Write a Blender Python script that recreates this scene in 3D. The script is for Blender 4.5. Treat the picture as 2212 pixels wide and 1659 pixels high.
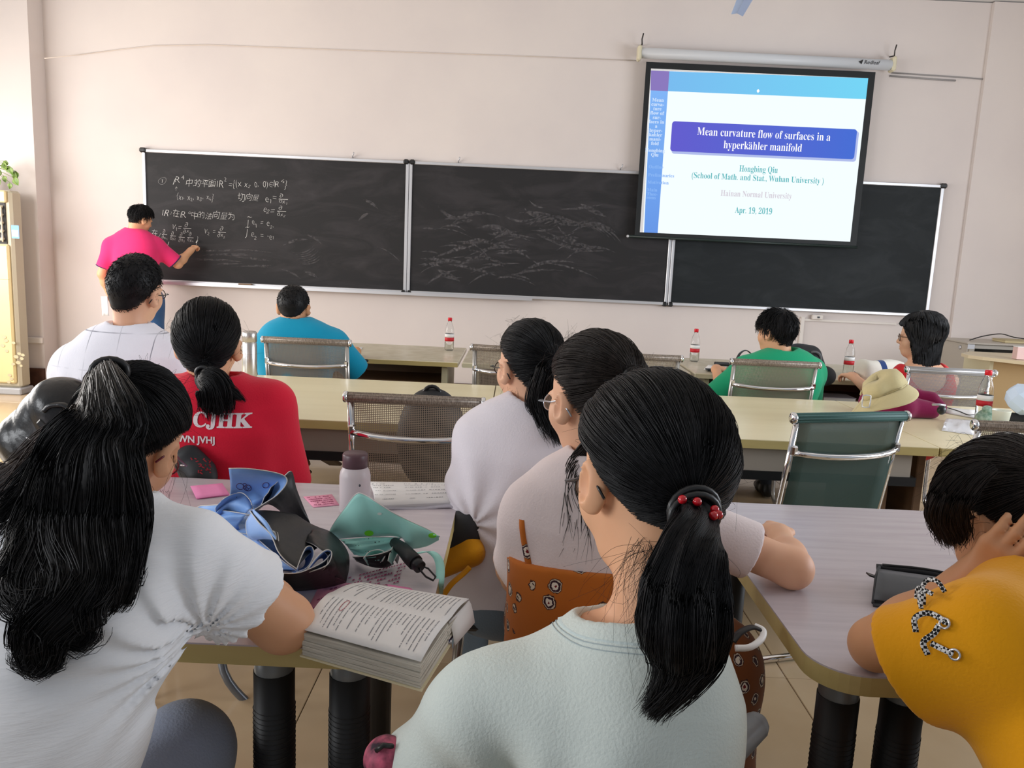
import bpy, math, random
import numpy as np
from mathutils import Vector, Matrix, Euler
from mathutils.bvhtree import BVHTree
for _o in list(bpy.data.objects): bpy.data.objects.remove(_o)
scene = bpy.context.scene
COL = scene.collection
R = math.radians
PI = math.pi
rng = np.random.default_rng(7)
random.seed(7)
# ---------------------------------------------------------------- camera
FPX, CX, CY, PITCH, ROLL, EYE = 1700.0, 1106.0, 829.5, R(9.1), R(2.57), 1.40
_F = Vector((0, math.cos(PITCH), -math.sin(PITCH))); _U = Vector((0, math.sin(PITCH), math.cos(PITCH))); _X = Vector((1, 0, 0))
cam_data = bpy.data.cameras.new('camera')
cam_data.sensor_width = 36.0
cam_data.lens = 36.0 * FPX / 2212.0
cam_data.clip_start = 0.05
cam = bpy.data.objects.new('camera', cam_data); COL.objects.link(cam)
_r = _X*math.cos(ROLL) + _U*math.sin(ROLL); _u = -_X*math.sin(ROLL) + _U*math.cos(ROLL)
cam.matrix_world = Matrix(((_r.x, _u.x, -_F.x, 0), (_r.y, _u.y, -_F.y, 0), (_r.z, _u.z, -_F.z, EYE), (0, 0, 0, 1)))
scene.camera = cam
# ---------------------------------------------------------------- light, world, exposure
scene.view_settings.view_transform = 'Standard'
scene.view_settings.look = 'None'
scene.view_settings.gamma = 1.0
scene.view_settings.exposure = 0.0
scene.view_settings.use_curve_mapping = False
scene.cycles.max_bounces = 8
scene.cycles.transparent_max_bounces = 24
world = bpy.data.worlds.new('world'); scene.world = world; world.use_nodes = True
world.node_tree.nodes['Background'].inputs[0].default_value = (0.86, 0.92, 1.0, 1)
world.node_tree.nodes['Background'].inputs[1].default_value = 0.35
def area(name, loc, target, sx, sy, power, color):
    d = bpy.data.lights.new(name, 'AREA'); d.shape = 'RECTANGLE'; d.size = sx; d.size_y = sy
    d.energy = power; d.color = color
    o = bpy.data.objects.new(name, d); COL.objects.link(o); o.location = loc
    o.rotation_euler = (Vector(target)-Vector(loc)).to_track_quat('-Z', 'Y').to_euler()
    return o
# daylight through the window rows in the two side walls, and from the windows behind the seats
area('daylight_left', (-5.1, 4.6, 1.6), (0.5, 6.0, 0.6), 4.0, 1.5, 180, (1.0, 0.95, 0.90))
area('daylight_left_rear', (-5.3, -0.8, 2.0), (0, 1.0, 0.9), 2.8, 1.9, 165, (0.95, 0.97, 1.0))
area('daylight_right', (5.1, 2.8, 1.7), (0, 5.2, 0.6), 4.0, 1.6, 175, (0.86, 0.92, 1.0))
# ---------------------------------------------------------------- pixel helper (2212x1659 frame -> point in the room)
def ray(px, py):
    a = px-CX; b = py-CY
    x = a*math.cos(ROLL)+b*math.sin(ROLL); y = -a*math.sin(ROLL)+b*math.cos(ROLL)
    return _F*FPX + _X*x - _U*y
def at(px, py, y=None, z=None):
    d = ray(px, py)
    t = (y/d.y) if y is not None else (z-EYE)/d.z
    return Vector((d.x*t, d.y*t, EYE+d.z*t))
# ---------------------------------------------------------------- materials
MATS = {}
def nodes_of(m): return m.node_tree.nodes, m.node_tree.links, m.node_tree.nodes['Principled BSDF']
def mat(name, col, rough=0.6, metal=0.0, spec=0.5, bump=None, vary=None, alpha=1.0, trans=0.0, ior=1.45, emit=None, estr=1.0, sheen=0.0, sss=0.0, coat=0.0):
    """bump=(scale, strength[, stretch vec]); vary=(scale, colour2, fac, [stretch vec])"""
    if name in MATS: return MATS[name]
    m = bpy.data.materials.new(name); m.use_nodes = True
    N, L, b = nodes_of(m)
    b.inputs['Base Color'].default_value = (*col, 1); b.inputs['Roughness'].default_value = rough
    b.inputs['Metallic'].default_value = metal; b.inputs['Specular IOR Level'].default_value = spec
    b.inputs['Alpha'].default_value = alpha; b.inputs['Transmission Weight'].default_value = trans; b.inputs['IOR'].default_value = ior
    if sheen: b.inputs['Sheen Weight'].default_value = sheen
    if coat: b.inputs['Coat Weight'].default_value = coat
    if sss:
        b.inputs['Subsurface Weight'].default_value = sss
        b.inputs['Subsurface Radius'].default_value = (0.012, 0.005, 0.003); b.inputs['Subsurface Scale'].default_value = 1.0
    if emit: b.inputs['Emission Color'].default_value = (*emit, 1); b.inputs['Emission Strength'].default_value = estr
    if bump or vary:
        tc = N.new('ShaderNodeTexCoord')
    def noise(scale, st, detail=4):
        mp = N.new('ShaderNodeMapping'); mp.inputs['Scale'].default_value = st
        L.new(tc.outputs['Object'], mp.inputs[0])
        n = N.new('ShaderNodeTexNoise'); n.inputs['Scale'].default_value = scale; n.inputs['Detail'].default_value = detail
        L.new(mp.outputs[0], n.inputs['Vector']); return n
    if vary:
        n = noise(vary[0], vary[3] if len(vary) > 3 else (1, 1, 1))
        cr = N.new('ShaderNodeValToRGB'); cr.color_ramp.elements[0].position = 0.35; cr.color_ramp.elements[1].position = 0.65
        cr.color_ramp.elements[0].color = (*col, 1)
        c2 = [col[i]*(1-vary[2])+vary[1][i]*vary[2] for i in range(3)]
        cr.color_ramp.elements[1].color = (*c2, 1)
        L.new(n.outputs[0], cr.inputs[0]); L.new(cr.outputs[0], b.inputs['Base Color'])
    if bump:
        n = noise(bump[0], bump[2] if len(bump) > 2 else (1, 1, 1))
        bp = N.new('ShaderNodeBump'); bp.inputs['Strength'].default_value = bump[1]; bp.inputs['Distance'].default_value = 0.004
        L.new(n.outputs[0], bp.inputs['Height']); L.new(bp.outputs[0], b.inputs['Normal'])
    MATS[name] = m
    return m
def emis(name, col, strength=1.0):
    if name in MATS: return MATS[name]
    m = bpy.data.materials.new(name); m.use_nodes = True
    N = m.node_tree.nodes; L = m.node_tree.links; N.clear()
    e = N.new('ShaderNodeEmission'); o = N.new('ShaderNodeOutputMaterial')
    e.inputs[0].default_value = (*col, 1); e.inputs[1].default_value = strength
    L.new(e.outputs[0], o.inputs[0]); MATS[name] = m; return m
def srgb(r, g, b):
    f = lambda c: (c/255/12.92) if c/255 <= 0.04045 else ((c/255+0.055)/1.055)**2.4
    return (f(r), f(g), f(b))
# ---------------------------------------------------------------- mesh helpers
def np_mesh(name, V, Fq, smooth=True):
    V = np.asarray(V, dtype=np.float32); Fq = np.asarray(Fq, dtype=np.int32)
    me = bpy.data.meshes.new(name)
    k = Fq.shape[1]
    me.vertices.add(len(V)); me.vertices.foreach_set('co', V.ravel())
    me.loops.add(Fq.size); me.loops.foreach_set('vertex_index', Fq.ravel())
    me.polygons.add(len(Fq)); me.polygons.foreach_set('loop_start', np.arange(0, Fq.size, k, dtype=np.int32))
    me.polygons.foreach_set('loop_total', np.full(len(Fq), k, dtype=np.int32))
    if smooth: me.polygons.foreach_set('use_smooth', np.ones(len(Fq), dtype=bool))
    me.update(calc_edges=True); me.validate()
    return me
def link_me(name, me, m, parent=None, kind=None, label=None):
    o = bpy.data.objects.new(name, me); COL.objects.link(o)
    if m is not None:
        for mm in (m if isinstance(m, (list, tuple)) else [m]): me.materials.append(mm)
    if parent is not None:
        o.parent = parent
        o.matrix_parent_inverse = Matrix(parent['_inv']) if '_inv' in parent else Matrix.Identity(4)
    if kind: o['kind'] = kind
    if label: o['label'] = label
    return o
class MB:
    """collects shapes, builds ONE mesh"""
    def __init__(s): s.v = []; s.f = []; s.sm = []; s.mi = []; s.cur = 0; s.T = None
    def add(s, vs, fs, smooth=False):
        b = len(s.v)
        for v in vs:
            v = Vector(v); s.v.append(tuple(s.T @ v if s.T is not None else v))
        for f in fs: s.f.append(tuple(i+b for i in f)); s.sm.append(smooth); s.mi.append(s.cur)
        return s
    def box(s, c, size, rot=None, bev=0.0, only=None):
        hx, hy, hz = size[0]/2, size[1]/2, size[2]/2
        Mx = (Euler(rot).to_matrix() if rot is not None and not isinstance(rot, Matrix) else rot)
        c = Vector(c)
        def tr(p): return (Mx @ Vector(p) if Mx is not None else Vector(p)) + c
        if bev <= 0 or bev >= min(hx, hy, hz):
            vs = [tr((x*hx, y*hy, z*hz)) for x in (-1, 1) for y in (-1, 1) for z in (-1, 1)]
            return s.add(vs, [(0, 1, 3, 2), (4, 6, 7, 5), (0, 4, 5, 1), (2, 3, 7, 6), (0, 2, 6, 4), (1, 5, 7, 3)])
        vs = []; idx = {}
        for x in (-1, 1):
            for y in (-1, 1):
                for z in (-1, 1):
                    for k in range(3):
                        p = [x*(hx-bev), y*(hy-bev), z*(hz-bev)]
                        p[k] = (x*hx, y*hy, z*hz)[k]
                        idx[(x, y, z, k)] = len(vs); vs.append(tr(p))
        F = []
        for k in range(3):
            a, b2 = [(1, 2), (2, 0), (0, 1)][k]
            for sg in (-1, 1):
                q = []
                for (u, w) in ((-1, -1), (1, -1), (1, 1), (-1, 1)):
                    t = [0, 0, 0]; t[k] = sg; t[a] = u; t[b2] = w; q.append(idx[(*t, k)])
                F.append(tuple(q if sg > 0 else q[::-1]))
        for k in range(3):
            a, b2 = [(1, 2), (2, 0), (0, 1)][k]
            for u in (-1, 1):
                for w in (-1, 1):
                    t0 = [0, 0, 0]; t0[k] = -1; t0[a] = u; t0[b2] = w; t1 = list(t0); t1[k] = 1
                    q = [idx[(*t0, a)], idx[(*t1, a)], idx[(*t1, b2)], idx[(*t0, b2)]]
                    F.append(tuple(q if u*w < 0 else q[::-1]))
        for x in (-1, 1):
            for y in (-1, 1):
                for z in (-1, 1):
                    q = [idx[(x, y, z, k)] for k in range(3)]
                    F.append(tuple(q if x*y*z > 0 else q[::-1]))
        return s.add(vs, F)
    def tube(s, pts, r, n=10, closed=False, flat=None, cap=True):
        P = [Vector(p) for p in pts]; K = len(P)
        rr = r if isinstance(r, (list, tuple)) else [r]*K
        vs = []; prev = None
        for i in range(K):
            if closed: t = P[(i+1) % K]-P[i-1]
            else: t = P[min(i+1, K-1)]-P[max(i-1, 0)]
            t.normalize()
            if prev is None:
                a = t.orthogonal().normalized() if abs(t.z) > 0.95 else t.cross(Vector((0, 0, 1))).normalized()
            else:
                a = prev - t*prev.dot(t)
                a = a.normalized() if a.length > 1e-6 else t.orthogonal().normalized()
            prev = a; b = t.cross(a)
            for j in range(n):
                an = 2*PI*j/n
                vs.append(P[i] + a*math.cos(an)*rr[i] + b*math.sin(an)*rr[i]*(flat or 1))
        F = []
        for i in range(K if closed else K-1):
            i2 = (i+1) % K
            for j in range(n):
                j2 = (j+1) % n
                F.append((i*n+j, i*n+j2, i2*n+j2, i2*n+j))
        s.add(vs, F, True)
        if not closed and cap:
            b = len(s.v)-len(vs)
            s.f.append(tuple(b+j for j in range(n))[::-1]); s.sm.append(False); s.mi.append(s.cur)
            s.f.append(tuple(b+(K-1)*n+j for j in range(n))); s.sm.append(False); s.mi.append(s.cur)
        return s
    def lathe(s, prof, c=(0, 0, 0), n=24, axis=None, smooth=True):
        c = Vector(c); Q = Vector((0, 0, 1)).rotation_difference(Vector(axis)).to_matrix() if axis is not None else Matrix.Identity(3)
        vs = [c + Q @ Vector((r*math.cos(2*PI*j/n), r*math.sin(2*PI*j/n), z)) for (r, z) in prof for j in range(n)]
        F = [(i*n+j, i*n+(j+1) % n, (i+1)*n+(j+1) % n, (i+1)*n+j) for i in range(len(prof)-1) for j in range(n)]
        return s.add(vs, F, smooth)
    def prism(s, poly, z0, z1, ax=(0, 1, 2), smooth=False):
        n = len(poly)
        def mk(u, w, h):
            p = [0, 0, 0]; p[ax[0]] = u; p[ax[1]] = w; p[ax[2]] = h; return p
        vs = [mk(u, w, z0) for u, w in poly]+[mk(u, w, z1) for u, w in poly]
        F = [tuple(range(n))[::-1], tuple(range(n, 2*n))]+[(i, (i+1) % n, n+(i+1) % n, n+i) for i in range(n)]
        return s.add(vs, F, smooth)
    def sphere(s, c, r, n=12, m=8, sc=(1, 1, 1), rot=None):
        c = Vector(c); Mx = Euler(rot).to_matrix() if rot is not None else None
        vs = []
        for i in range(m+1):
            th = PI*i/m
            for j in range(n):
                p = Vector((math.sin(th)*math.cos(2*PI*j/n)*r*sc[0], math.sin(th)*math.sin(2*PI*j/n)*r*sc[1], math.cos(th)*r*sc[2]))
                vs.append(c+(Mx @ p if Mx is not None else p))
        F = [(i*n+j, (i+1)*n+j, (i+1)*n+(j+1) % n, i*n+(j+1) % n) for i in range(m) for j in range(n)]
        return s.add(vs, F, True)
    def grid(s, G, smooth=True, thick=0.0):
        """G[i][j] points -> sheet, with real thickness if asked"""
        G = np.array([[tuple(p) for p in row] for row in G], dtype=float)
        a, b = G.shape[:2]
        du = np.gradient(G, axis=0); dv = np.gradient(G, axis=1)
        nn = np.cross(du, dv); nn /= (np.linalg.norm(nn, axis=2, keepdims=True)+1e-12)
        F = [(i*b+j, (i+1)*b+j, (i+1)*b+j+1, i*b+j+1) for i in range(a-1) for j in range(b-1)]
        if thick <= 0:
            return s.add(G.reshape(-1, 3), F, smooth)
        A = (G+nn*thick/2).reshape(-1, 3); B = (G-nn*thick/2).reshape(-1, 3); n = a*b
        F2 = [tuple(n+i for i in f[::-1]) for f in F]
        rim = [(0, j) for j in range(b)]+[(i, b-1) for i in range(1, a)]+[(a-1, j) for j in range(b-2, -1, -1)]+[(i, 0) for i in range(a-2, 0, -1)]
        ri = [i*b+j for i, j in rim]
        F3 = [(ri[k], ri[(k+1) % len(ri)], n+ri[(k+1) % len(ri)], n+ri[k]) for k in range(len(ri))]
        mi = s.cur
        s.add(np.concatenate([A, B]), F, smooth)
        base = len(s.v)-2*n
        for f in F2: s.f.append(tuple(base+i for i in f)); s.sm.append(smooth); s.mi.append(getattr(s, 'back', mi))
        for f in F3: s.f.append(tuple(base+i for i in f)); s.sm.append(False); s.mi.append(getattr(s, 'rim', mi))
        return s
    def build(s, name, m, parent=None, kind=None, label=None):
        me = bpy.data.meshes.new(name); me.from_pydata(s.v, [], s.f)
        me.polygons.foreach_set('use_smooth', s.sm); me.polygons.foreach_set('material_index', s.mi); me.update()
        return link_me(name, me, m, parent, kind, label)
def bm_box(name, c, size, m, parent=None, bev=0.0, rot=None, kind=None, label=None):
    return MB().box(c, size, rot, bev).build(name, m, parent, kind, label)
def thing(name, label, cat, loc=(0, 0, 0), group=None, rz=0.0):
    o = bpy.data.objects.new(name, None); COL.objects.link(o); o.empty_display_size = 0.05
    o.location = loc; o.rotation_euler = (0, 0, rz); o['label'] = label; o['category'] = cat
    if group: o['group'] = group
    return o
def wthing(name, label, cat, loc, group=None):
    """thing whose parts are given in room coordinates"""
    o = thing(name, label, cat, loc, group)
    o['_inv'] = [list(r) for r in Matrix.Translation(-Vector(loc))]
    return o
def tag(o, label, cat, group=None):
    o['label'] = label; o['category'] = cat
    if group: o['group'] = group
    return o
def struct(o): o['kind'] = 'structure'; return o
def dup(root, loc, rz, label=None, group=None):
    r = root.copy(); COL.objects.link(r); r.location = loc; r.rotation_euler = (0, 0, rz)
    if label: r['label'] = label
    if group: r['group'] = group
    for ch in list(root.children):
        c = ch.copy(); COL.objects.link(c); c.parent = r
        for g in ch.children:
            d = g.copy(); COL.objects.link(d); d.parent = c
    return r
def arc(c, r, a0, a1, n, u=(1, 0, 0), v=(0, 0, 1)):
    c = Vector(c); u = Vector(u); v = Vector(v)
    return [c+u*math.cos(a0+(a1-a0)*i/n)*r+v*math.sin(a0+(a1-a0)*i/n)*r for i in range(n+1)]
def catmull(pts, n=8):
    P = [np.array(p, dtype=float) for p in pts]; P = [2*P[0]-P[1]]+P+[2*P[-1]-P[-2]]
    out = []
    for i in range(1, len(P)-2):
        for k in range(n):
            t = k/n
            out.append(0.5*((2*P[i])+(-P[i-1]+P[i+1])*t+(2*P[i-1]-5*P[i]+4*P[i+1]-P[i+2])*t*t+(-P[i-1]+3*P[i]-3*P[i+1]+P[i+2])*t**3))
    out.append(P[-2]); return out
# text as mesh data: list of (verts, faces) in its own plane (x right, y up)
_tc = {}
def glyphs(s, size=1.0, thin=0.0, align='LEFT', shear=0.0):
    cu = bpy.data.curves.new('t', 'FONT'); cu.body = s; cu.size = size; cu.align_x = align; cu.offset = thin; cu.shear = shear
    cu.resolution_u = 3
    ob = bpy.data.objects.new('t', cu); COL.objects.link(ob)
    dg = bpy.context.evaluated_depsgraph_get()
    me = bpy.data.meshes.new_from_object(ob.evaluated_get(dg))
    V = [tuple(v.co) for v in me.vertices]; F = [tuple(p.vertices) for p in me.polygons]
    bpy.data.objects.remove(ob); bpy.data.curves.remove(cu); bpy.data.meshes.remove(me)
    return V, F
def flat_text(mb, s, size, fn, thin=0.0, align='LEFT', shear=0.0):
    V, F = glyphs(s, size, thin, align, shear)
    mb.add([fn(x, y) for x, y, z in V], F)
# ================================================================ SETTING
WALL_Y = 7.4
m_wall = mat('wall_paint', srgb(220, 210, 204), 0.85, vary=(1.1, srgb(211, 201, 197), 0.7), bump=(140, 0.06))
m_dark = mat('brown_skirting', srgb(62, 38, 30), 0.45, vary=(14, srgb(95, 62, 48), 0.6))
m_trimw = mat('white_trim', srgb(222, 214, 206), 0.6)
struct(bm_box('wall_back', (0, WALL_Y+0.06, 1.9), (10.6, 0.12, 3.8), m_wall))
struct(bm_box('wall_left', (-4.79, 7.29, 1.9), (0.94, 0.22, 3.8), m_wall))     # pillar face beside the air conditioner
struct(bm_box('baseboard_left', (-4.79, 7.17, 0.10), (0.94, 0.02, 0.20), m_dark))
struct(bm_box('baseboard_back', (0.25, WALL_Y-0.01, 0.10), (9.1, 0.02, 0.20), m_dark))
o = bm_box('trim_1', (-4.79, 7.165, 0.46), (0.94, 0.03, 0.055), m_trimw, bev=0.006); struct(o)
o = bm_box('trim_2', (4.55, WALL_Y-0.02, 1.9), (0.95, 0.04, 3.8), m_wall); struct(o)
struct(bm_box('wall_right', (5.32, 6.0, 1.9), (0.12, 2.9, 3.8), m_wall))
struct(bm_box('ceiling', (0, 3.4, 3.86), (10.6, 8.3, 0.1), mat('ceiling_paint', (0.78, 0.77, 0.76), 0.9)))
# tiled floor: slab + tiles
fl = struct(bm_box('floor', (0, 3.2, -0.035), (10.8, 9.0, 0.05), mat('grout', srgb(120, 98, 76), 0.8)))
m_tile = mat('beige_tile', srgb(186, 162, 130), 0.16, spec=0.5, vary=(1.6, srgb(202, 180, 150), 0.8), bump=(3, 0.02))
tm = None
for i in range(13):
    for j in range(10):
        x = -5.0+i*0.8; y = -0.55+j*0.8+0.3
        if y > 7.4: continue
        if tm is None:
            t = bm_box('floor_tile', (0, 0, 0), (0.797, 0.797, 0.012), m_tile, fl, bev=0.002); tm = t.data
        else:
            t = bpy.data.objects.new('floor_tile', tm); COL.objects.link(t); t.parent = fl
        t.location = (x, y, -0.006)
# small bits on the wall: hooks, sagging cable, conduit
m_cable = mat('cable_beige', srgb(214, 200, 188), 0.6)
cab = MB(); cab.tube([at(96, 126, 7.17)]+[at(*p, y=WALL_Y-0.006) for p in ((175, 118), (260, 107), (330, 99), (450, 97), (800, 110), (1100, 120), (1380, 131))], 0.0045, 6)
tag(cab.build('wall_cable', m_cable), 'thin beige cable sagging along the wall above the blackboard', 'cable')
cab = MB(); cab.tube([at(*p, y=WALL_Y-0.006) for p in ((1925, 157), (2062, 166), (2212, 178))], 0.006, 6)
cab.tube([at(*p, y=WALL_Y-0.008) for p in ((1922, 164), (2040, 173), (2064, 174))], 0.008, 6)
tag(cab.build('wall_cable', mat('cable_grey', srgb(150, 146, 145), 0.6)), 'grey cable running right from the projection screen case', 'cable')
cd = MB(); p0 = at(1733, 684, WALL_Y-0.01); p1 = at(1728, 756, WALL_Y-0.01)
cd.box(((p0.x+p1.x)/2, WALL_Y-0.012, (p0.z+0.3)/2), (0.03, 0.024, p0.z-0.3))
q0 = at(1740, 686, WALL_Y-0.01); cd.box((q0.x+0.4, WALL_Y-0.01, q0.z-0.02), (0.9, 0.02, 0.02))
tag(cd.build('cable_conduit', m_trimw), 'white conduit dropping down the wall below the third board panel', 'conduit')
q = at(1765, 685, WALL_Y-0.03)
sw = wthing('wall_switch', 'small white switch box on the wall under the blackboard', 'switch', (q.x, q.y, q.z))
bm_box('housing', (q.x, WALL_Y-0.035, q.z), (0.10, 0.035, 0.045), m_trimw, sw, bev=0.006)
bm_box('rocker', (q.x+0.005, WALL_Y-0.055, q.z), (0.02, 0.008, 0.016), mat('black_plastic', (0.015, 0.015, 0.016), 0.35), sw)
# ================================================================ BLACKBOARD
m_alu = mat('aluminium', srgb(205, 205, 208), 0.35, metal=0.55)
m_blk = MATS['black_plastic']
BX0, BX1, BZ0, BZ1 = -3.45, 3.84, 1.035, 2.22
pw = (BX1-BX0)/3
def board_mat(name, base, smear, k):
    m = mat(name, base, 0.6, spec=0.25)
    N, L, b = nodes_of(m)
    tc = N.new('ShaderNodeTexCoord'); mp = N.new('ShaderNodeMapping'); mp.inputs['Scale'].default_value = (1, 1, 3.0); mp.inputs['Rotation'].default_value = (0, 0.35, 0)
    n = N.new('ShaderNodeTexNoise'); n.inputs['Scale'].default_value = 1.7; n.inputs['Detail'].default_value = 9; n.inputs['Roughness'].default_value = 0.62; n.inputs['Distortion'].default_value = 1.2
    cr = N.new('ShaderNodeValToRGB'); cr.color_ramp.elements[0].position = 0.46; cr.color_ramp.elements[1].position = 0.8
    cr.color_ramp.elements[0].color = (*base, 1); cr.color_ramp.elements[1].color = (*smear, 1)
    L.new(tc.outputs['Object'], mp.inputs[0]); L.new(mp.outputs[0], n.inputs['Vector']); L.new(n.outputs[0], cr.inputs[0]); L.new(cr.outputs[0], b.inputs['Base Color'])
    return m
mb1 = board_mat('slate_chalky', srgb(42, 41, 42), srgb(62, 59, 61), 1)
mb3 = board_mat('slate_clean', srgb(29, 33, 35), srgb(46, 50, 52), 1)
bb = wthing('blackboard', 'long three-panel blackboard in an aluminium frame on the back wall', 'blackboard', (BX0, WALL_Y, BZ0))
for i in range(3):
    x0 = BX0+i*pw; xc = x0+pw/2
    pn = bm_box('board_panel', (xc, WALL_Y-0.025, (BZ0+BZ1)/2), (pw-0.05, 0.02, BZ1-BZ0-0.04), mb1 if i < 2 else mb3, bb,
                label=('panel covered in chalk formulas', 'wiped panel with chalk smears', 'clean dark panel partly behind the screen')[i])
    bm_box('frame_rail', (xc, WALL_Y-0.03, BZ1-0.008), (pw-0.01, 0.04, 0.028), m_alu, bb, bev=0.004)
    bm_box('frame_rail', (xc, WALL_Y-0.035, BZ0+0.008), (pw-0.01, 0.05, 0.028), m_alu, bb, bev=0.004)
    for x in (x0+0.016, x0+pw-0.016):
        bm_box('frame_stile', (x, WALL_Y-0.03, (BZ0+BZ1)/2), (0.028, 0.04, BZ1-BZ0-0.03), m_alu, bb, bev=0.004)
for x in (BX0, BX0+pw, BX0+2*pw, BX1):
    for z in (BZ0+0.004, BZ1-0.004):
        if x in (BX0, BX1):
            bm_box('corner_cap', (x+(0.012 if x == BX0 else -0.012), WALL_Y-0.035, z), (0.06, 0.06, 0.045), m_blk, bb, bev=0.012)
        else:
            for s in (-1, 1): bm_box('corner_cap', (x+s*0.028, WALL_Y-0.035, z), (0.05, 0.06, 0.045), m_blk, bb, bev=0.012)
tr = MB(); tr.box((BX0+1.9, WALL_Y-0.09, BZ0-0.012), (3.4, 0.09, 0.01)); tr.box((BX0+1.9, WALL_Y-0.134, BZ0-0.003), (3.4, 0.006, 0.026))
tr.build('chalk_tray', m_alu, bb)
for px in (762, 990, 1340): 
    q = at(px, 341 if px < 900 else (350 if px < 1100 else 366), WALL_Y-0.02)
    MB().tube([(q.x, WALL_Y-0.005, BZ1+0.005), (q.x, WALL_Y-0.03, BZ1+0.03), (q.x+0.01, WALL_Y-0.05, BZ1+0.035), (q.x+0.014, WALL_Y-0.05, BZ1+0.06)], 0.006, 6).build('wall_bracket', m_alu, bb)
# chalk handwriting: glyphs with a hand's wobble, lying on panel 1
rs = random.Random(3)
def chalk_line(mb, s, px, py, px2, py2, h, jit=0.12):
    a = at(px, py, WALL_Y-0.037); b = at(px2, py2, WALL_Y-0.037)
    G = []
    x = 0.0
    for ch in s:
        wide = ord(ch) > 0x2e80
        if ch == ' ': x += 0.45; continue
        V, F = glyphs(ch, 1.0, -0.017 if wide else -0.022)
        if not V: continue
        xs = [v[0] for v in V]; w = max(xs)-min(xs); x0 = min(xs)
        sc = rs.uniform(0.85, 1.1)*(0.92 if wide else 1.0); ro = rs.uniform(-0.16, 0.10); dy = rs.uniform(-jit, jit)
        ph = rs.uniform(0, 6)
        pts = []
        for (u, v, _) in V:
            u = (u-x0)*sc*0.92+0.035*math.sin(v*5+ph); v = v*sc+0.03*math.sin(u*6+ph)
            pts.append((x+u*math.cos(ro)-v*math.sin(ro)+v*0.12, dy+u*math.sin(ro)+v*math.cos(ro)))
        G.append((pts, F)); x += w*sc*0.92+0.12
    L = max(x, 0.1); d = b-a; W = math.hypot(d.x, d.z); k = W/L
    ux, uz = d.x/W, d.z/W
    for pts, F in G:
        mb.add([(a.x+(u*k)*ux-(v*h)*uz, WALL_Y-0.0365, a.z+(u*k)*uz+(v*h)*ux) for u, v in pts], F)
ck = MB()
for args in (('①', 342, 397, 362, 396, .085), ('IR', 374, 396, 391, 396, .085), ('4', 391, 388, 399, 388, .05), ('中的平面', 402, 402, 468, 404, .085),
             ('IR', 469, 403, 484, 403, .085), ('2', 484, 392, 490, 392, .045), ('={(x', 494, 405, 524, 405, .085), ('x₂ 0, 0)∈', 528, 405, 590, 405, .08), ('IR⁴}', 590, 403, 622, 406, .09),
             ('↑', 378, 412, 384, 412, .05), ('{x₁, x₂, x₃, x₄}', 382, 430, 462, 432, .08), ('切向量', 512, 431, 560, 435, .085), ('e₁=', 572, 434, 598, 436, .085), ('∂', 604, 428, 613, 428, .055), ('∂x₁', 603, 440, 621, 440, .055),
             ('e₂=', 568, 459, 594, 461, .085), ('∂', 602, 453, 611, 453, .055), ('∂x₂', 599, 467, 618, 467, .055),
             ('IR²在IR⁴中的法向量为', 351, 467, 508, 474, .085), ('J e₁ = e₂.', 533, 486, 592, 490, .085), ('~', 533, 472, 545, 472, .09), ('~', 530, 497, 542, 497, .09), ('J e₂ = -e₁', 530, 511, 592, 517, .085),
             ('ν₁=', 371, 495, 392, 496, .08), ('∂', 399, 490, 407, 490, .055), ('∂x₁', 395, 503, 413, 503, .055), ('ν₂ =', 440, 503, 466, 505, .08), ('∂', 475, 498, 483, 498, .055), ('∂x₂', 470, 512, 487, 512, .055),
             ('在{', 328, 512, 347, 514, .08), ('∂', 352, 504, 358, 504, .05), ('∂x₁', 349, 516, 362, 516, .05), ('∂', 370, 507, 376, 507, .05), ('∂x₂', 367, 518, 380, 518, .05),
             ('∂', 389, 510, 395, 510, .05), ('∂x₃', 386, 522, 400, 522, .05), ('∂', 408, 510, 414, 510, .05), ('∂x₄', 405, 522, 419, 522, .05), ('}', 424, 522, 429, 522, .09)):
    chalk_line(ck, *args)
for (a, b) in (((602, 430), (622, 431)), ((599, 456), (618, 457)), ((396, 493), (413, 494)), ((471, 501), (488, 502)), ((350, 506), (361, 507)), ((368, 509), (380, 510)), ((386, 512), (399, 513)), ((405, 513), (418, 514)), ((365, 522), (361, 534))):
    p = at(*a, y=WALL_Y-0.0365); q = at(*b, y=WALL_Y-0.0365); d = (q-p).normalized()*0.002; nn = Vector((-d.z, 0, d.x))
    ck.add([p-nn, q-nn, q+nn, p+nn], [(0, 1, 2, 3)])
m_chalk = mat('chalk', srgb(196, 194, 192), 0.95)
ck.build('chalk_writing', m_chalk, bb)
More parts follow.
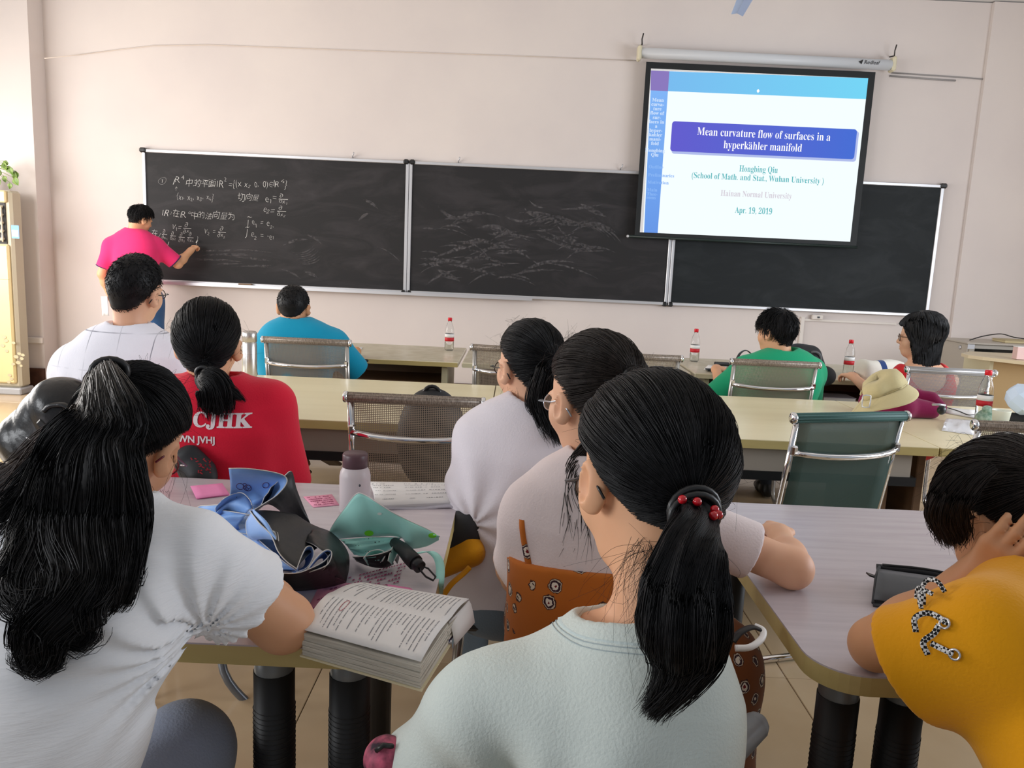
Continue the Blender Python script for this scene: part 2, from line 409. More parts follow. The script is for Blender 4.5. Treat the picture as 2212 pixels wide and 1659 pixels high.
# soft smears left by the eraser, thin streaks of dust on panels 1 and 2
m_dust = mat('chalk_dust', srgb(120, 116, 118), 0.95)
def _dust():
    N, L, b = nodes_of(m_dust); tc = N.new('ShaderNodeTexCoord'); mp = N.new('ShaderNodeMapping'); mp.inputs['Scale'].default_value = (1, 1, 1)
    n = N.new('ShaderNodeTexNoise'); n.inputs['Scale'].default_value = 45; n.inputs['Detail'].default_value = 6
    mr = N.new('ShaderNodeMapRange'); mr.inputs[1].default_value = 0.38; mr.inputs[2].default_value = 0.75; mr.inputs[3].default_value = 0; mr.inputs[4].default_value = 0.62
    L.new(tc.outputs['Object'], mp.inputs[0]); L.new(mp.outputs[0], n.inputs['Vector']); L.new(n.outputs[0], mr.inputs[0]); L.new(mr.outputs[0], b.inputs['Alpha'])
_dust()
sm = MB()
def streak(px, py, L, w, ang, bend=0.15):
    c = at(px, py, WALL_Y-0.0362); n = 8; pts = []
    for i in range(n+1):
        t = i/n-0.5; x = t*L; z = bend*L*(0.25-t*t)*2; ca, sa = math.cos(ang), math.sin(ang)
        for s in (-1, 1):
            zz = z+s*w/2*math.sin(PI*(i+0.3)/(n+0.6))
            pts.append((c.x+x*ca-zz*sa, WALL_Y-0.0362, c.z+x*sa+zz*ca))
    sm.add(pts, [(2*i, 2*i+2, 2*i+3, 2*i+1) for i in range(n)])
for i in range(46): streak(rs.uniform(960, 1300), rs.uniform(440, 600), rs.uniform(.15, .6), rs.uniform(.015, .05), rs.uniform(-.5, .35), rs.uniform(-.3, .4))
for i in range(22): streak(rs.uniform(920, 1120), rs.uniform(470, 610), rs.uniform(.15, .4), rs.uniform(.01, .025), rs.uniform(-.3, .5))
for i in range(12): streak(rs.uniform(450, 560), rs.uniform(525, 580), rs.uniform(.2, .5), rs.uniform(.01, .02), rs.uniform(-.08, .08), 0.02)
for k in range(7): streak(655+k*3, 537+k*4, .22, .009, .35, -.3)
for i in range(8): streak(rs.uniform(620, 840), rs.uniform(440, 600), rs.uniform(.1, .3), rs.uniform(.01, .03), rs.uniform(-.6, .8))
for k in range(10): streak(1180+k*14, 480+k*3, .35, .018, .3-.08*k, .3)
sm.build('chalk_smear', m_dust, bb, kind='stuff')
# chalk sticks and an eraser on the tray
for k, (px, py, c, L) in enumerate(((450, 611, (230, 228, 220), .07), (500, 613, (232, 230, 225), .04), (590, 617, (230, 226, 220), .05))):
    q = at(px, py, WALL_Y-0.09)
    o = MB().tube([(q.x-L/2, WALL_Y-0.09, BZ0-0.001), (q.x+L/2, WALL_Y-0.095, BZ0-0.001)], 0.005, 8).build('chalk_stick', mat('chalk_white', srgb(*c), 0.9))
    tag(o, ('white chalk stick lying leftmost on the tray under the formulas', 'short white chalk stub in the middle of the tray', 'white chalk stick rightmost on the tray')[k], 'chalk')
q = at(530, 615, WALL_Y-0.09)
er = wthing('blackboard_eraser', 'brown felt eraser on the chalk tray', 'eraser', (q.x, WALL_Y-0.09, BZ0-0.006))
bm_box('felt', (q.x, WALL_Y-0.09, BZ0+0.002), (0.12, 0.04, 0.016), mat('felt_grey', srgb(90, 80, 76), 0.95), er, bev=0.003)
bm_box('back', (q.x, WALL_Y-0.09, BZ0+0.015), (0.12, 0.042, 0.010), mat('wood_brown', srgb(140, 110, 80), 0.6), er, bev=0.003)
# ================================================================ PROJECTION SCREEN
SY = 7.27
c0 = [at(1393, 131, SY), at(1891, 158, SY), at(1849, 535, SY), at(1374, 506, SY)]
sx0 = (c0[0].x+c0[3].x)/2; sx1 = (c0[1].x+c0[2].x)/2; sz1 = (c0[0].z+c0[1].z)/2; sz0 = (c0[2].z+c0[3].z)/2
ps = wthing('projection_screen', 'pull-down projection screen with black border showing a lecture title slide', 'screen', (sx0, SY, sz1))
bm_box('border', ((sx0+sx1)/2, SY, (sz0+sz1)/2), (sx1-sx0, 0.004, sz1-sz0), mat('screen_black', (0.006, 0.008, 0.009), 0.6), ps)
m_white = mat('screen_white', (0.8, 0.8, 0.8), 0.8)
wx0, wx1, wz0, wz1 = sx0+0.045, sx1-0.06, sz0+0.035, sz1-0.055
bm_box('screen_fabric', ((wx0+wx1)/2, SY-0.003, (wz0+wz1)/2), (wx1-wx0, 0.003, wz1-wz0), m_white, ps)
cs = MB(); zt = sz1+0.075
cs.tube([(sx0-0.05, SY+0.01, zt), (sx1+0.13, SY+0.01, zt-0.01)], 0.045, 16)
cs.build('roller_case', mat('case_white', srgb(205, 208, 212), 0.4), ps)
ct = MB(); flat_text(ct, '◀ Redleaf', 0.045, lambda x, y: (sx1-0.18+x, SY-0.037, zt-0.02+y), thin=0.0, shear=0.3); ct.build('case_lettering', m_blk, ps)
for x in (sx0-0.065, sx1+0.145):
    bm_box('end_cap', (x, SY+0.01, zt-0.005), (0.035, 0.10, 0.125), mat('cap_yellowed', srgb(214, 206, 178), 0.5), ps, bev=0.012)
    MB().tube([(x+0.02, WALL_Y, zt+0.09), (x+0.025, SY+0.05, zt+0.08), (x+0.02, SY+0.04, zt+0.12), (x+0.03, SY+0.04, zt+0.17)], 0.006, 6).build('hook', mat('iron', srgb(70, 66, 64), 0.5, metal=0.6), ps)
MB().tube([(sx0-0.05, SY, sz0-0.005), (sx1+0.01, SY, sz0-0.012)], 0.012, 10).build('bottom_bar', mat('bar_dark', srgb(30, 44, 42), 0.4), ps)
MB().sphere((sx0-0.06, SY, sz0-0.005), 0.014).build('bar_tip', m_alu, ps)
# slide: thin projected layers, the light of the projector
def SX(u, v): # u,v in 0..1 of white area, v down -> room point; slide is a little skewed like the projector's beam
    return (wx0+(wx1-wx0)*u, wz1-(wz1-wz0)*v)
def slide_quad(name, poly, m, lift):
    mb = MB(); mb.add([(SX(u, v)[0], SY-0.005-lift, SX(u, v)[1]) for u, v in poly], [tuple(range(len(poly)))]); return mb
sl = slide_quad('projected_slide', [(0.0, .012), (1, .0), (1, 1), (0.015, 1)], None, 0)
slo = sl.build('projected_slide', emis('slide_white', srgb(238, 247, 250), 1.08), ps)
sub = lambda n, poly, c, s, l: slide_quad(n, poly, None, l).build(n, emis(n, srgb(*c), s), ps)
sub('slide_header', [(.08, .012), (1, .0), (1, .125), (.08, .13)], (122, 205, 244), 1.0, .0006)
# left->right and down tints of the header and side bar
def ramp_emis(name, ca, cb, x0, x1, s=1.0, axis=0):
    m = emis(name, (1, 1, 1), s); N = m.node_tree.nodes; L = m.node_tree.links
    tc = N.new('ShaderNodeTexCoord'); sp = N.new('ShaderNodeSeparateXYZ'); mr = N.new('ShaderNodeMapRange'); cr = N.new('ShaderNodeValToRGB')
    mr.inputs[1].default_value = x0; mr.inputs[2].default_value = x1
    cr.color_ramp.elements[0].color = (*srgb(*ca), 1); cr.color_ramp.elements[1].color = (*srgb(*cb), 1)
    L.new(tc.outputs['Object'], sp.inputs[0]); L.new(sp.outputs[axis], mr.inputs[0]); L.new(mr.outputs[0], cr.inputs[0])
    L.new(cr.outputs[0], [n for n in N if n.type == 'EMISSION'][0].inputs[0]); return m
bpy.data.objects['slide_header'].data.materials[0] = ramp_emis('slide_header_tint', (122, 186, 240), (118, 214, 246), wx0, wx1)
slide_quad('s', [(0.005, .13), (.085, .13), (.085, 1), (.02, 1)], None, .0006).build('slide_sidebar', ramp_emis('slide_sidebar_tint', (104, 152, 232), (134, 186, 250), wz0, wz1, 1.0, 2), ps)
sub('slide_corner', [(0.0, .012), (.085, .012), (.085, .13), (.004, .13)], (140, 122, 190), 1.0, .0007)
def rrect(u0, v0, u1, v1, r):
    W = wx1-wx0; Hh = wz1-wz0; out = []
    for (cu, cv, a0) in ((u1-r/W, v0+r/Hh, -90), (u1-r/W, v1-r/Hh, 0), (u0+r/W, v1-r/Hh, 90), (u0+r/W, v0+r/Hh, 180)):
        for k in range(6):
            a = R(a0+k*18); out.append((cu+r*math.cos(a)/W, cv+r*math.sin(a)/Hh))
    return out
slide_quad('s', rrect(.122, .318, .985, .505, .025), None, .0008).build('slide_title_shadow', emis('slide_shadow', srgb(178, 190, 236), 1.0), ps)
slide_quad('s', rrect(.115, .308, .975, .49, .025), None, .0012).build('slide_title_box', ramp_emis('slide_box_tint', (104, 92, 206), (72, 112, 214), wx0, wx1), ps)
def bold_serif(s):
    out = ''
    for ch in s:
        if 'A' <= ch <= 'Z': out += chr(0x1D400+ord(ch)-65)
        elif 'a' <= ch <= 'z': out += chr(0x1D41A+ord(ch)-97)
        elif '0' <= ch <= '9': out += chr(0x1D7CE+ord(ch)-48)
        else: out += ch
    return out
def slide_text(mb, s, u, v, size, thin, align='CENTER', fit=None):
    V, F = glyphs(bold_serif(s), size, thin, align)
    if fit:
        xs = [p[0] for p in V]; k = fit*(wx1-wx0)/(max(xs)-min(xs))
    else: k = 1
    X, Z = SX(u, v)
    mb.add([(X+x*k, SY-0.0068, Z+y) for x, y, z in V], F)
t = MB(); slide_text(t, 'Mean curvature flow of surfaces in a', .545, .385, .098, -.0006, fit=.62); slide_text(t, 'hyperkahler manifold', .545, .458, .098, -.0006, fit=.365)
for k in (0.0, 0.014): t.sphere((SX(.481+k*.6, .41)[0], SY-0.0070, SX(.5, .418)[1]), .0048, 8, 4, (1, .1, 1))
t.build('slide_title_text', emis('slide_text_white', (1, 1, 1), 1.05), ps)
t = MB(); slide_text(t, 'Hongbing Qiu', .535, .595, .078, 0.0, fit=.18); slide_text(t, '(School of Math. and Stat., Wuhan University )', .535, .648, .074, 0.0, fit=.62)
slide_text(t, 'Apr. 19, 2019', .53, .852, .078, 0.0, fit=.175); t.build('slide_author_text', emis('slide_text_teal', srgb(96, 186, 190), 1.0), ps)
t = MB(); slide_text(t, 'Hainan Normal University', .535, .75, .074, 0.0, fit=.335); t.build('slide_venue_text', emis('slide_text_pale', srgb(214, 206, 216), 1.0), ps)
t = MB()
for k, s in enumerate(('Mean', 'curva-', 'ture', 'flow of', 'sur-', 'faces in', 'a', 'hyper-', 'kahler', 'mani-', 'fold')):
    slide_text(t, s, .042, .195+k*.0262, .042, 0.0003)
for k, s in enumerate(('Hongbing', 'Qiu')): slide_text(t, s, .045, .50+k*.0262, .042, 0.0003)
t.build('slide_sidebar_text', emis('slide_text_side', srgb(214, 232, 255), 1.0), ps)
t = MB()
for k, (s, v) in enumerate((('Outline', .60), ('Preliminaries', .65), ('Motivation', .695), ('Main', .742), ('Theo-', .768), ('rems', .79))): slide_text(t, s, .02, v, .040, 0.0003, 'LEFT')
t.build('slide_outline_text', emis('slide_text_side2', srgb(140, 184, 246), 1.0), ps)
q = SX(.50, .105)
MB().add([(q[0], SY-0.0068, q[1]+.018), (q[0]+.014, SY-0.0068, q[1]), (q[0], SY-0.0068, q[1]-.018), (q[0]-.014, SY-0.0068, q[1])], [(0, 1, 2, 3)]).build('slide_mark', MATS['slide_text_white'], ps)
# ================================================================ AIR CONDITIONER with trailing plant
ac = wthing('air_conditioner', 'tall cream floor-standing air conditioner in the left corner', 'air conditioner', (-4.58, 6.95, 0))
m_ac = mat('cream_panel', srgb(226, 206, 152), 0.35, vary=(2, srgb(214, 192, 140), 0.5))
m_acg = mat('ac_grey', srgb(196, 186, 162), 0.5)
bm_box('cabinet', (-4.62, 6.97, 0.92), (0.50, 0.15, 1.72), m_acg, ac, bev=0.02)
bm_box('front_panel', (-4.63, 6.885, 0.71), (0.46, 0.04, 1.22), m_ac, ac, bev=0.015)
bm_box('top_panel', (-4.63, 6.885, 1.725), (0.46, 0.04, 0.10), m_ac, ac, bev=0.01)
bm_box('plinth', (-4.62, 6.96, 0.03), (0.53, 0.20, 0.06), mat('ac_base', srgb(168, 168, 170), 0.5), ac, bev=0.01)
bm_box('outlet', (-4.62, 6.895, 1.50), (0.40, 0.02, 0.35), mat('outlet_dark', (0.02, 0.018, 0.016), 0.6), ac)
for k in range(5): bm_box('louvre', (-4.62, 6.872, 1.365+k*0.068), (0.37, 0.035, 0.012), m_acg, ac, rot=(R(25), 0, 0))
MB().tube([(-4.445, 6.87, 1.34+k*0.033) for k in range(10)], [0.006+0.004*(k % 2) for k in range(10)], 6).build('louvre_comb', m_acg, ac)
bm_box('panel_seam', (-4.63, 6.864, 1.02), (0.45, 0.002, 0.003), mat('seam', srgb(150, 136, 100), 0.7), ac)
q = at(33, 501, 6.862); st = bm_box('energy_sticker', (q.x, 6.862, q.z), (0.066, 0.002, 0.112), mat('sticker_blue', srgb(112, 160, 205), 0.5), ac)
bm_box('sticker_picture', (q.x, 6.860, q.z-0.012), (0.056, 0.002, 0.055), mat('sticker_white', srgb(226, 214, 212), 0.5), st)
MB().sphere((-4.71, 6.863, 1.25), 0.05, 16, 8, (1, .08, 1)).build('round_badge', mat('badge', srgb(92, 80, 66), 0.4), ac)
m_pr = mat('floral_print', srgb(196, 184, 150), 0.4)
fp = MB()
def leafprint(px, py, s, a):
    c = at(px, py, 6.8635); n = 10; P = [(c.x, 6.8615, c.z)]
    for i in range(n):
        t = 2*PI*i/n; r = s*(0.6+0.4*math.cos(t))*0.5
        P.append((c.x+math.cos(t+a)*r*1.1, 6.8615, c.z+math.sin(t+a)*r*0.8))
    fp.add(P, [(0, 1+(i+1) % n, 1+i) for i in range(n)])
for px, py, s, a in ((6, 728, .06, 0), (14, 738, .06, 2), (4, 748, .06, 1), (12, 758, .05, 0), (28, 742, .05, 1), (33, 772, .06, .8), (40, 765, .05, .6), (45, 775, .05, .3), (38, 785, .06, 1), (48, 768, .05, .9), (30, 788, .05, 2.2), (20, 812, .05, 1), (26, 820, .05, 2), (17, 826, .05, .5), (44, 790, .04, 0)):
    leafprint(px, py, s, a)
fp.build('floral_print', m_pr, ac)
pot = wthing('potted_plant', 'trailing green plant in a small pot on top of the air conditioner', 'plant', (-4.66, 7.0, 1.78))
MB().lathe([(0.0, 0), (0.06, 0), (0.075, 0.11), (0.082, 0.11), (0.082, 0.125), (0.07, 0.125), (0.0, 0.115)], (-4.66, 7.0, 1.78)).build('pot', mat('pot_brown', srgb(130, 90, 66), 0.6), pot)
m_leaf = mat('leaf_green', srgb(74, 104, 38), 0.45, vary=(30, srgb(126, 148, 58), 0.8))
stems = MB(); lr = random.Random(5)
tips = [at(5, 352, 6.93), at(14, 360, 6.93), at(26, 372, 6.92), at(35, 370, 6.92), at(8, 380, 6.9), at(22, 395, 6.88), at(30, 384, 6.9), at(0, 366, 6.95), at(14, 347, 6.93), at(-12, 350, 6.9), at(-20, 372, 6.92), at(20, 362, 6.9), at(-6, 385, 6.88)]
for k, tp in enumerate(tips):
    b0 = Vector((-4.66+lr.uniform(-.03, .03), 7.0, 1.89))
    mid = (b0+tp)/2+Vector((0, 0, 0.05)); stems.tube(catmull([b0, mid, tp], 5), 0.0025, 5)
    L = lr.uniform(.055, .085); w = L*0.42; a = lr.uniform(-.6, .6)
    if tp.x > -4.45: a += 0.3
    D = Vector((math.sin(a), -0.25, -math.cos(a))).normalized(); S = D.cross(Vector((0, 1, 0.2))).normalized(); Nn = S.cross(D)
    G = []
    for i in range(7):
        t = i/6; ww = w*math.sin(PI*min(1, t**0.75*1.0))*(1.05-0.3*t)
        G.append([tp+D*L*t+S*ww*s+Nn*(-abs(s)*ww*0.4+0.012*math.sin(t*3)) for s in (-1, -.5, 0, .5, 1)])
    MB().grid(G, True, 0.0012).build('leaf', m_leaf, pot)
stems.build('stems', mat('stem_green', srgb(110, 120, 60), 0.6), pot)
# ================================================================ CEILING FAN (only one blade tip reaches the picture)
fz = 2.95; tip = at(1592, 33, z=fz); inn = at(1612, -8, z=fz); D = (inn-tip).normalized(); hub = tip+D*0.68
fan = wthing('ceiling_fan', 'ceiling fan whose pale blade tip hangs in at the top edge', 'fan', (hub.x, hub.y, fz))
m_bl = mat('fan_blade', srgb(176, 194, 226), 0.35, metal=0.2)
for k in range(3):
    Q = Matrix.Rotation(2*PI*k/3, 3, 'Z'); d = Q @ (-D); s = Vector((-d.y, d.x, 0))
    w0, w1 = 0.05, 0.036
    mbx = MB(); G = []
    for i in range(9):
        t = 0.12+0.56*i/8; ww = w0+(w1-w0)*i/8
        G.append([Vector((hub.x, hub.y, fz))+d*t+s*ww*u+Vector((0, 0, 0.012*(1-abs(u))+0.006*u)) for u in (-1, -.03, .03, 1)])
    mbx.grid(G, False, 0.002); mbx.build('blade', m_bl, fan)
MB().lathe([(0, -.05), (.09, -.045), (.12, 0), (.10, .06), (0.02, .09), (0.02, .84), (.07, .86), (0, .9)], (hub.x, hub.y, fz)).build('motor', m_bl, fan)
# ================================================================ TABLES
m_top = mat('laminate_cream', srgb(242, 230, 192), 0.28, spec=0.5, vary=(2.2, srgb(230, 216, 176), 0.55, (0.5, 4, 4)))
m_edge = mat('table_edge', srgb(196, 178, 120), 0.4, vary=(7, srgb(180, 160, 102), 0.6, (.4, 3, 3)))
m_grain = mat('laminate_pale', srgb(196, 187, 192), 0.26, spec=0.5, vary=(7, srgb(184, 174, 180), 0.8, (0.5, 7, 3)))
m_ftop = mat('laminate_front', srgb(212, 202, 178), 0.25, vary=(12, srgb(188, 178, 152), 0.6))
m_brown = mat('wood_panel', srgb(128, 98, 72), 0.5, vary=(3, srgb(104, 78, 56), 0.6, (1, 1, 5)))
m_side = mat('side_panel_cream', srgb(204, 196, 164), 0.45)
m_legblk = mat('leg_black', (0.008, 0.008, 0.009), 0.5)
m_mesh = mat('perforated_grey', srgb(164, 154, 142), 0.6)
m_leggrey = mat('leg_grey', srgb(120, 122, 122), 0.4, metal=0.3)
m_chrome = mat('chrome', (0.80, 0.80, 0.82), 0.10, metal=1.0)
def rounded_top(x0, x1, y0, y1, z, th, r, corners, name, label, mtop, parent_loc):
    t = wthing(name, label, 'table', parent_loc)
    P = []
    for key, cx, cy, a0 in (('rb', x1, y1, 0), ('lb', x0, y1, 90), ('lf', x0, y0, 180), ('rf', x1, y0, 270)):
        rr = r if key in corners else 0.006
        ccx = cx-rr if key[0] == 'r' else cx+rr; ccy = cy-rr if key[1] == 'b' else cy+rr
        for k in range(9):
            a = R(a0+k*90/8); P.append((ccx+rr*math.cos(a), ccy+rr*math.sin(a)))
    mb = MB(); mb.prism(P, z-0.003, z); mb.build('tabletop', mtop, t)
    mb = MB(); mb.prism([(a, b) for a, b in P], z-th, z-0.003); mb.build('edge_band', m_edge, t)
    return t
def pair_legs(t, x, y, dx=0.135):
    for k in (0, 1):
        xx = x+k*dx
        MB().tube([(xx, y, 0.012), (xx, y, 0.66)], 0.036, 20).build('leg', m_legblk, t)
        lg = MB(); lg.tube([(xx, y, 0.60), (xx, y, 0.715)], 0.0345, 20).build('leg_sleeve', m_leggrey, t)
        # knitted mesh sleeve: small knurls round the leg
        mb = MB()
        for i in range(60):
            z0 = 0.03+i*0.0095
            mb.tube([(xx+0.0368*math.cos(a), y+0.0368*math.sin(a), z0+0.001*math.sin(a*9)) for a in [2*PI*j/18 for j in range(18)]], 0.0008, 4, closed=True)
        mb.build('leg_ribbing', mat('leg_rib', (0.02, 0.02, 0.021), 0.4), t, kind='stuff')
tL = rounded_top(-1.75, -0.13, 1.212, 2.135, 0.75, 0.036, 0.02, ('rf',), 'study_table', 'pale table strewn with umbrellas and an open book', m_grain, (-0.9, 1.67, 0))
pair_legs(tL, -0.40, 1.30); pair_legs(tL, -1.62, 1.30)
for x in (-0.33, -1.55): MB().tube([(x, 2.02, 0.012), (x, 2.02, 0.715)], 0.034, 16).build('leg', m_legblk, tL)
bm_box('beam', (-0.94, 1.9, 0.69), (1.4, 0.05, 0.04), m_legblk, tL)
tR = rounded_top(0.525, 2.15, 1.20, 2.135, 0.75, 0.036, 0.085, ('lf', 'rf'), 'study_table', 'pale table with a rounded corner and a grey pencil case on it', m_grain, (1.3, 1.67, 0))
pair_legs(tR, 0.605, 1.30, 0.115); pair_legs(tR, 1.95, 1.30, 0.115)
for x in (0.62, 2.05): MB().tube([(x, 2.02, 0.012), (x, 2.02, 0.715)], 0.034, 16).build('leg', m_legblk, tR)
bm_box('beam', (1.34, 1.9, 0.69), (1.4, 0.05, 0.04), m_legblk, tR)
for k, (x0, x1, lab) in enumerate(((-1.70, -0.085, 'long cream table in the middle row, left one, with the steel thermos on it'),
                                    (-0.08, 1.66, 'long cream table in the middle row, under the khaki hat and maroon bag'),
                                    (1.665, 3.3, 'cream table at the right end of the middle row with cup and papers'))):
    t = rounded_top(x0, x1, 2.97, 3.985, 0.75, 0.035, 0.01, (), 'study_table', lab, m_top, ((x0+x1)/2, 3.5, 0))
    bm_box('modesty_mesh', ((x0+x1)/2, 3.02, 0.665), (x1-x0-0.16, 0.02, 0.095), m_mesh, t)
    bm_box('beam', ((x0+x1)/2, 3.02, 0.60), (x1-x0-0.12, 0.04, 0.035), m_legblk, t)
    for x in (x0+0.07, x1-0.07):
        bm_box('leg_panel', (x, 3.5, 0.36), (0.035, 0.55, 0.70), m_brown, t, bev=0.004)
for k, (x0, x1, lab) in enumerate(((-1.76, -0.335, 'front row desk ahead of the man in turquoise'), (-0.315, 1.10, 'front row desk carrying two water bottles'),
                                    (1.12, 2.52, 'front row desk with the black bag and the canvas tote'))):
    t = wthing('desk', lab, 'desk', ((x0+x1)/2, 5.2, 0)); xc = (x0+x1)/2; w = x1-x0
    bm_box('desktop', (xc, 5.2, 0.735), (w, 0.80, 0.03), m_ftop, t, bev=0.006)
    bm_box('desktop_edge', (xc, 4.797, 0.733), (w-0.01, 0.006, 0.026), m_edge if k == 0 else m_side, t)
    for x in (x0+0.09, x1-0.09):
        bm_box('side_panel', (x, 5.15, 0.36), (0.035, 0.60, 0.70), m_side, t, bev=0.004)
    bm_box('back_panel', (xc, 5.40, 0.42), (w-0.2, 0.02, 0.58), m_brown, t)
    bm_box('shelf', (xc, 5.2, 0.58), (w-0.22, 0.38, 0.018), m_brown, t)
# teacher's desk at the right edge
t = wthing('desk', 'wooden desk with a rounded top at the right edge of the room', 'desk', (4.3, 6.0, 0))
mb = MB(); P = [(3.62, 6.35), (3.60, 6.22), (3.66, 6.12), (3.85, 5.90), (5.1, 5.4), (5.1, 6.55), (3.8, 6.55)]
mb.prism(P, 0.775, 0.80); mb.build('desktop', mat('laminate_desk', srgb(214, 198, 164), 0.35), t)
a = Vector((3.76, 6.18)); b = Vector((5.0, 5.55)); d = (b-a).normalized(); an = math.atan2(d.y, d.x); mid = (a+b)/2
bm_box('front_panel', (mid.x, mid.y, 0.388), ((b-a).length, 0.02, 0.775), mat('wood_tan', srgb(176, 148, 106), 0.5), t, rot=(0, 0, an))
bm_box('side_panel', (3.76, 6.34, 0.388), (0.03, 0.36, 0.775), m_side, t)
# metal cabinet at right
q = at(2085, 745, y=6.95)
cx0 = q.x; cab_z = at(2085, 742, y=6.95).z
t = wthing('metal_cabinet', 'beige steel equipment cabinet with a dark glass door by the right wall', 'cabinet', (cx0+0.4, 7.1, 0))
m_cabm = mat('cabinet_beige', srgb(172, 164, 150), 0.45); m_cabl = mat('cabinet_side', srgb(186, 178, 166), 0.45)
bm_box('body', (cx0+0.42, 7.13, cab_z/2), (0.84, 0.44, cab_z), m_cabl, t, bev=0.006)
bm_box('door', (cx0+0.42, 6.90, cab_z/2-0.01), (0.82, 0.022, cab_z-0.06), m_cabm, t, bev=0.004)
dg_ = at(2105, 761, 6.885); dg2 = at(2190, 795, 6.885)
bm_box('glass_pane', ((dg_.x+dg2.x)/2+.03, 6.887, (dg_.z+dg2.z)/2+.01), (dg2.x-dg_.x+0.06, 0.006, 0.17), mat('dark_glass', (0.012, 0.013, 0.012), 0.08), t, bev=0.002)
bm_box('top_plate', (cx0+0.42, 7.12, cab_z+0.008), (0.88, 0.48, 0.016), m_cabl, t, bev=0.004)
q = at(2098, 749, 6.885); bm_box('label_plate', (q.x, 6.887, q.z), (0.06, 0.004, 0.04), mat('label_white', srgb(200, 200, 204), 0.5), t)
q = at(2092, 776, 6.885); MB().lathe([(0, 0), (.014, 0), (.012, .014), (0, .016)], (q.x, 6.889, q.z), 12, (0, -1, 0)).build('lock', m_alu, t)
q = at(2064, 750, 7.0); MB().lathe([(0, 0), (.02, 0), (.018, .008), (.008, .01), (0, .01)], (cx0, 7.02, q.z), 14, (-1, 0, 0)).build('vent_cap', m_alu, t)
rt = wthing('notebook', 'yellowed pad lying on the metal cabinet', 'notebook', (cx0+0.55, 7.1, cab_z+0.016))
bm_box('pages', (cx0+0.55, 7.1, cab_z+0.028), (0.34, 0.2, 0.022), mat('pad_yellow', srgb(206, 190, 150), 0.7), rt, bev=0.004)
bm_box('cover', (cx0+0.55, 7.1, cab_z+0.041), (0.35, 0.21, 0.003), mat('pad_cover', srgb(190, 176, 140), 0.7), rt)
tag(MB().tube(catmull([(cx0+.12, 7.1, cab_z+.02), (cx0+.25, 7.12, cab_z+.06), (cx0+.42, 7.15, cab_z+.085), (cx0+.55, 7.16, cab_z+.06), (cx0+.7, 7.16, cab_z+.045)], 6), 0.005, 6).build('cable', m_blk), 'thin black cable looped on the metal cabinet', 'cable')
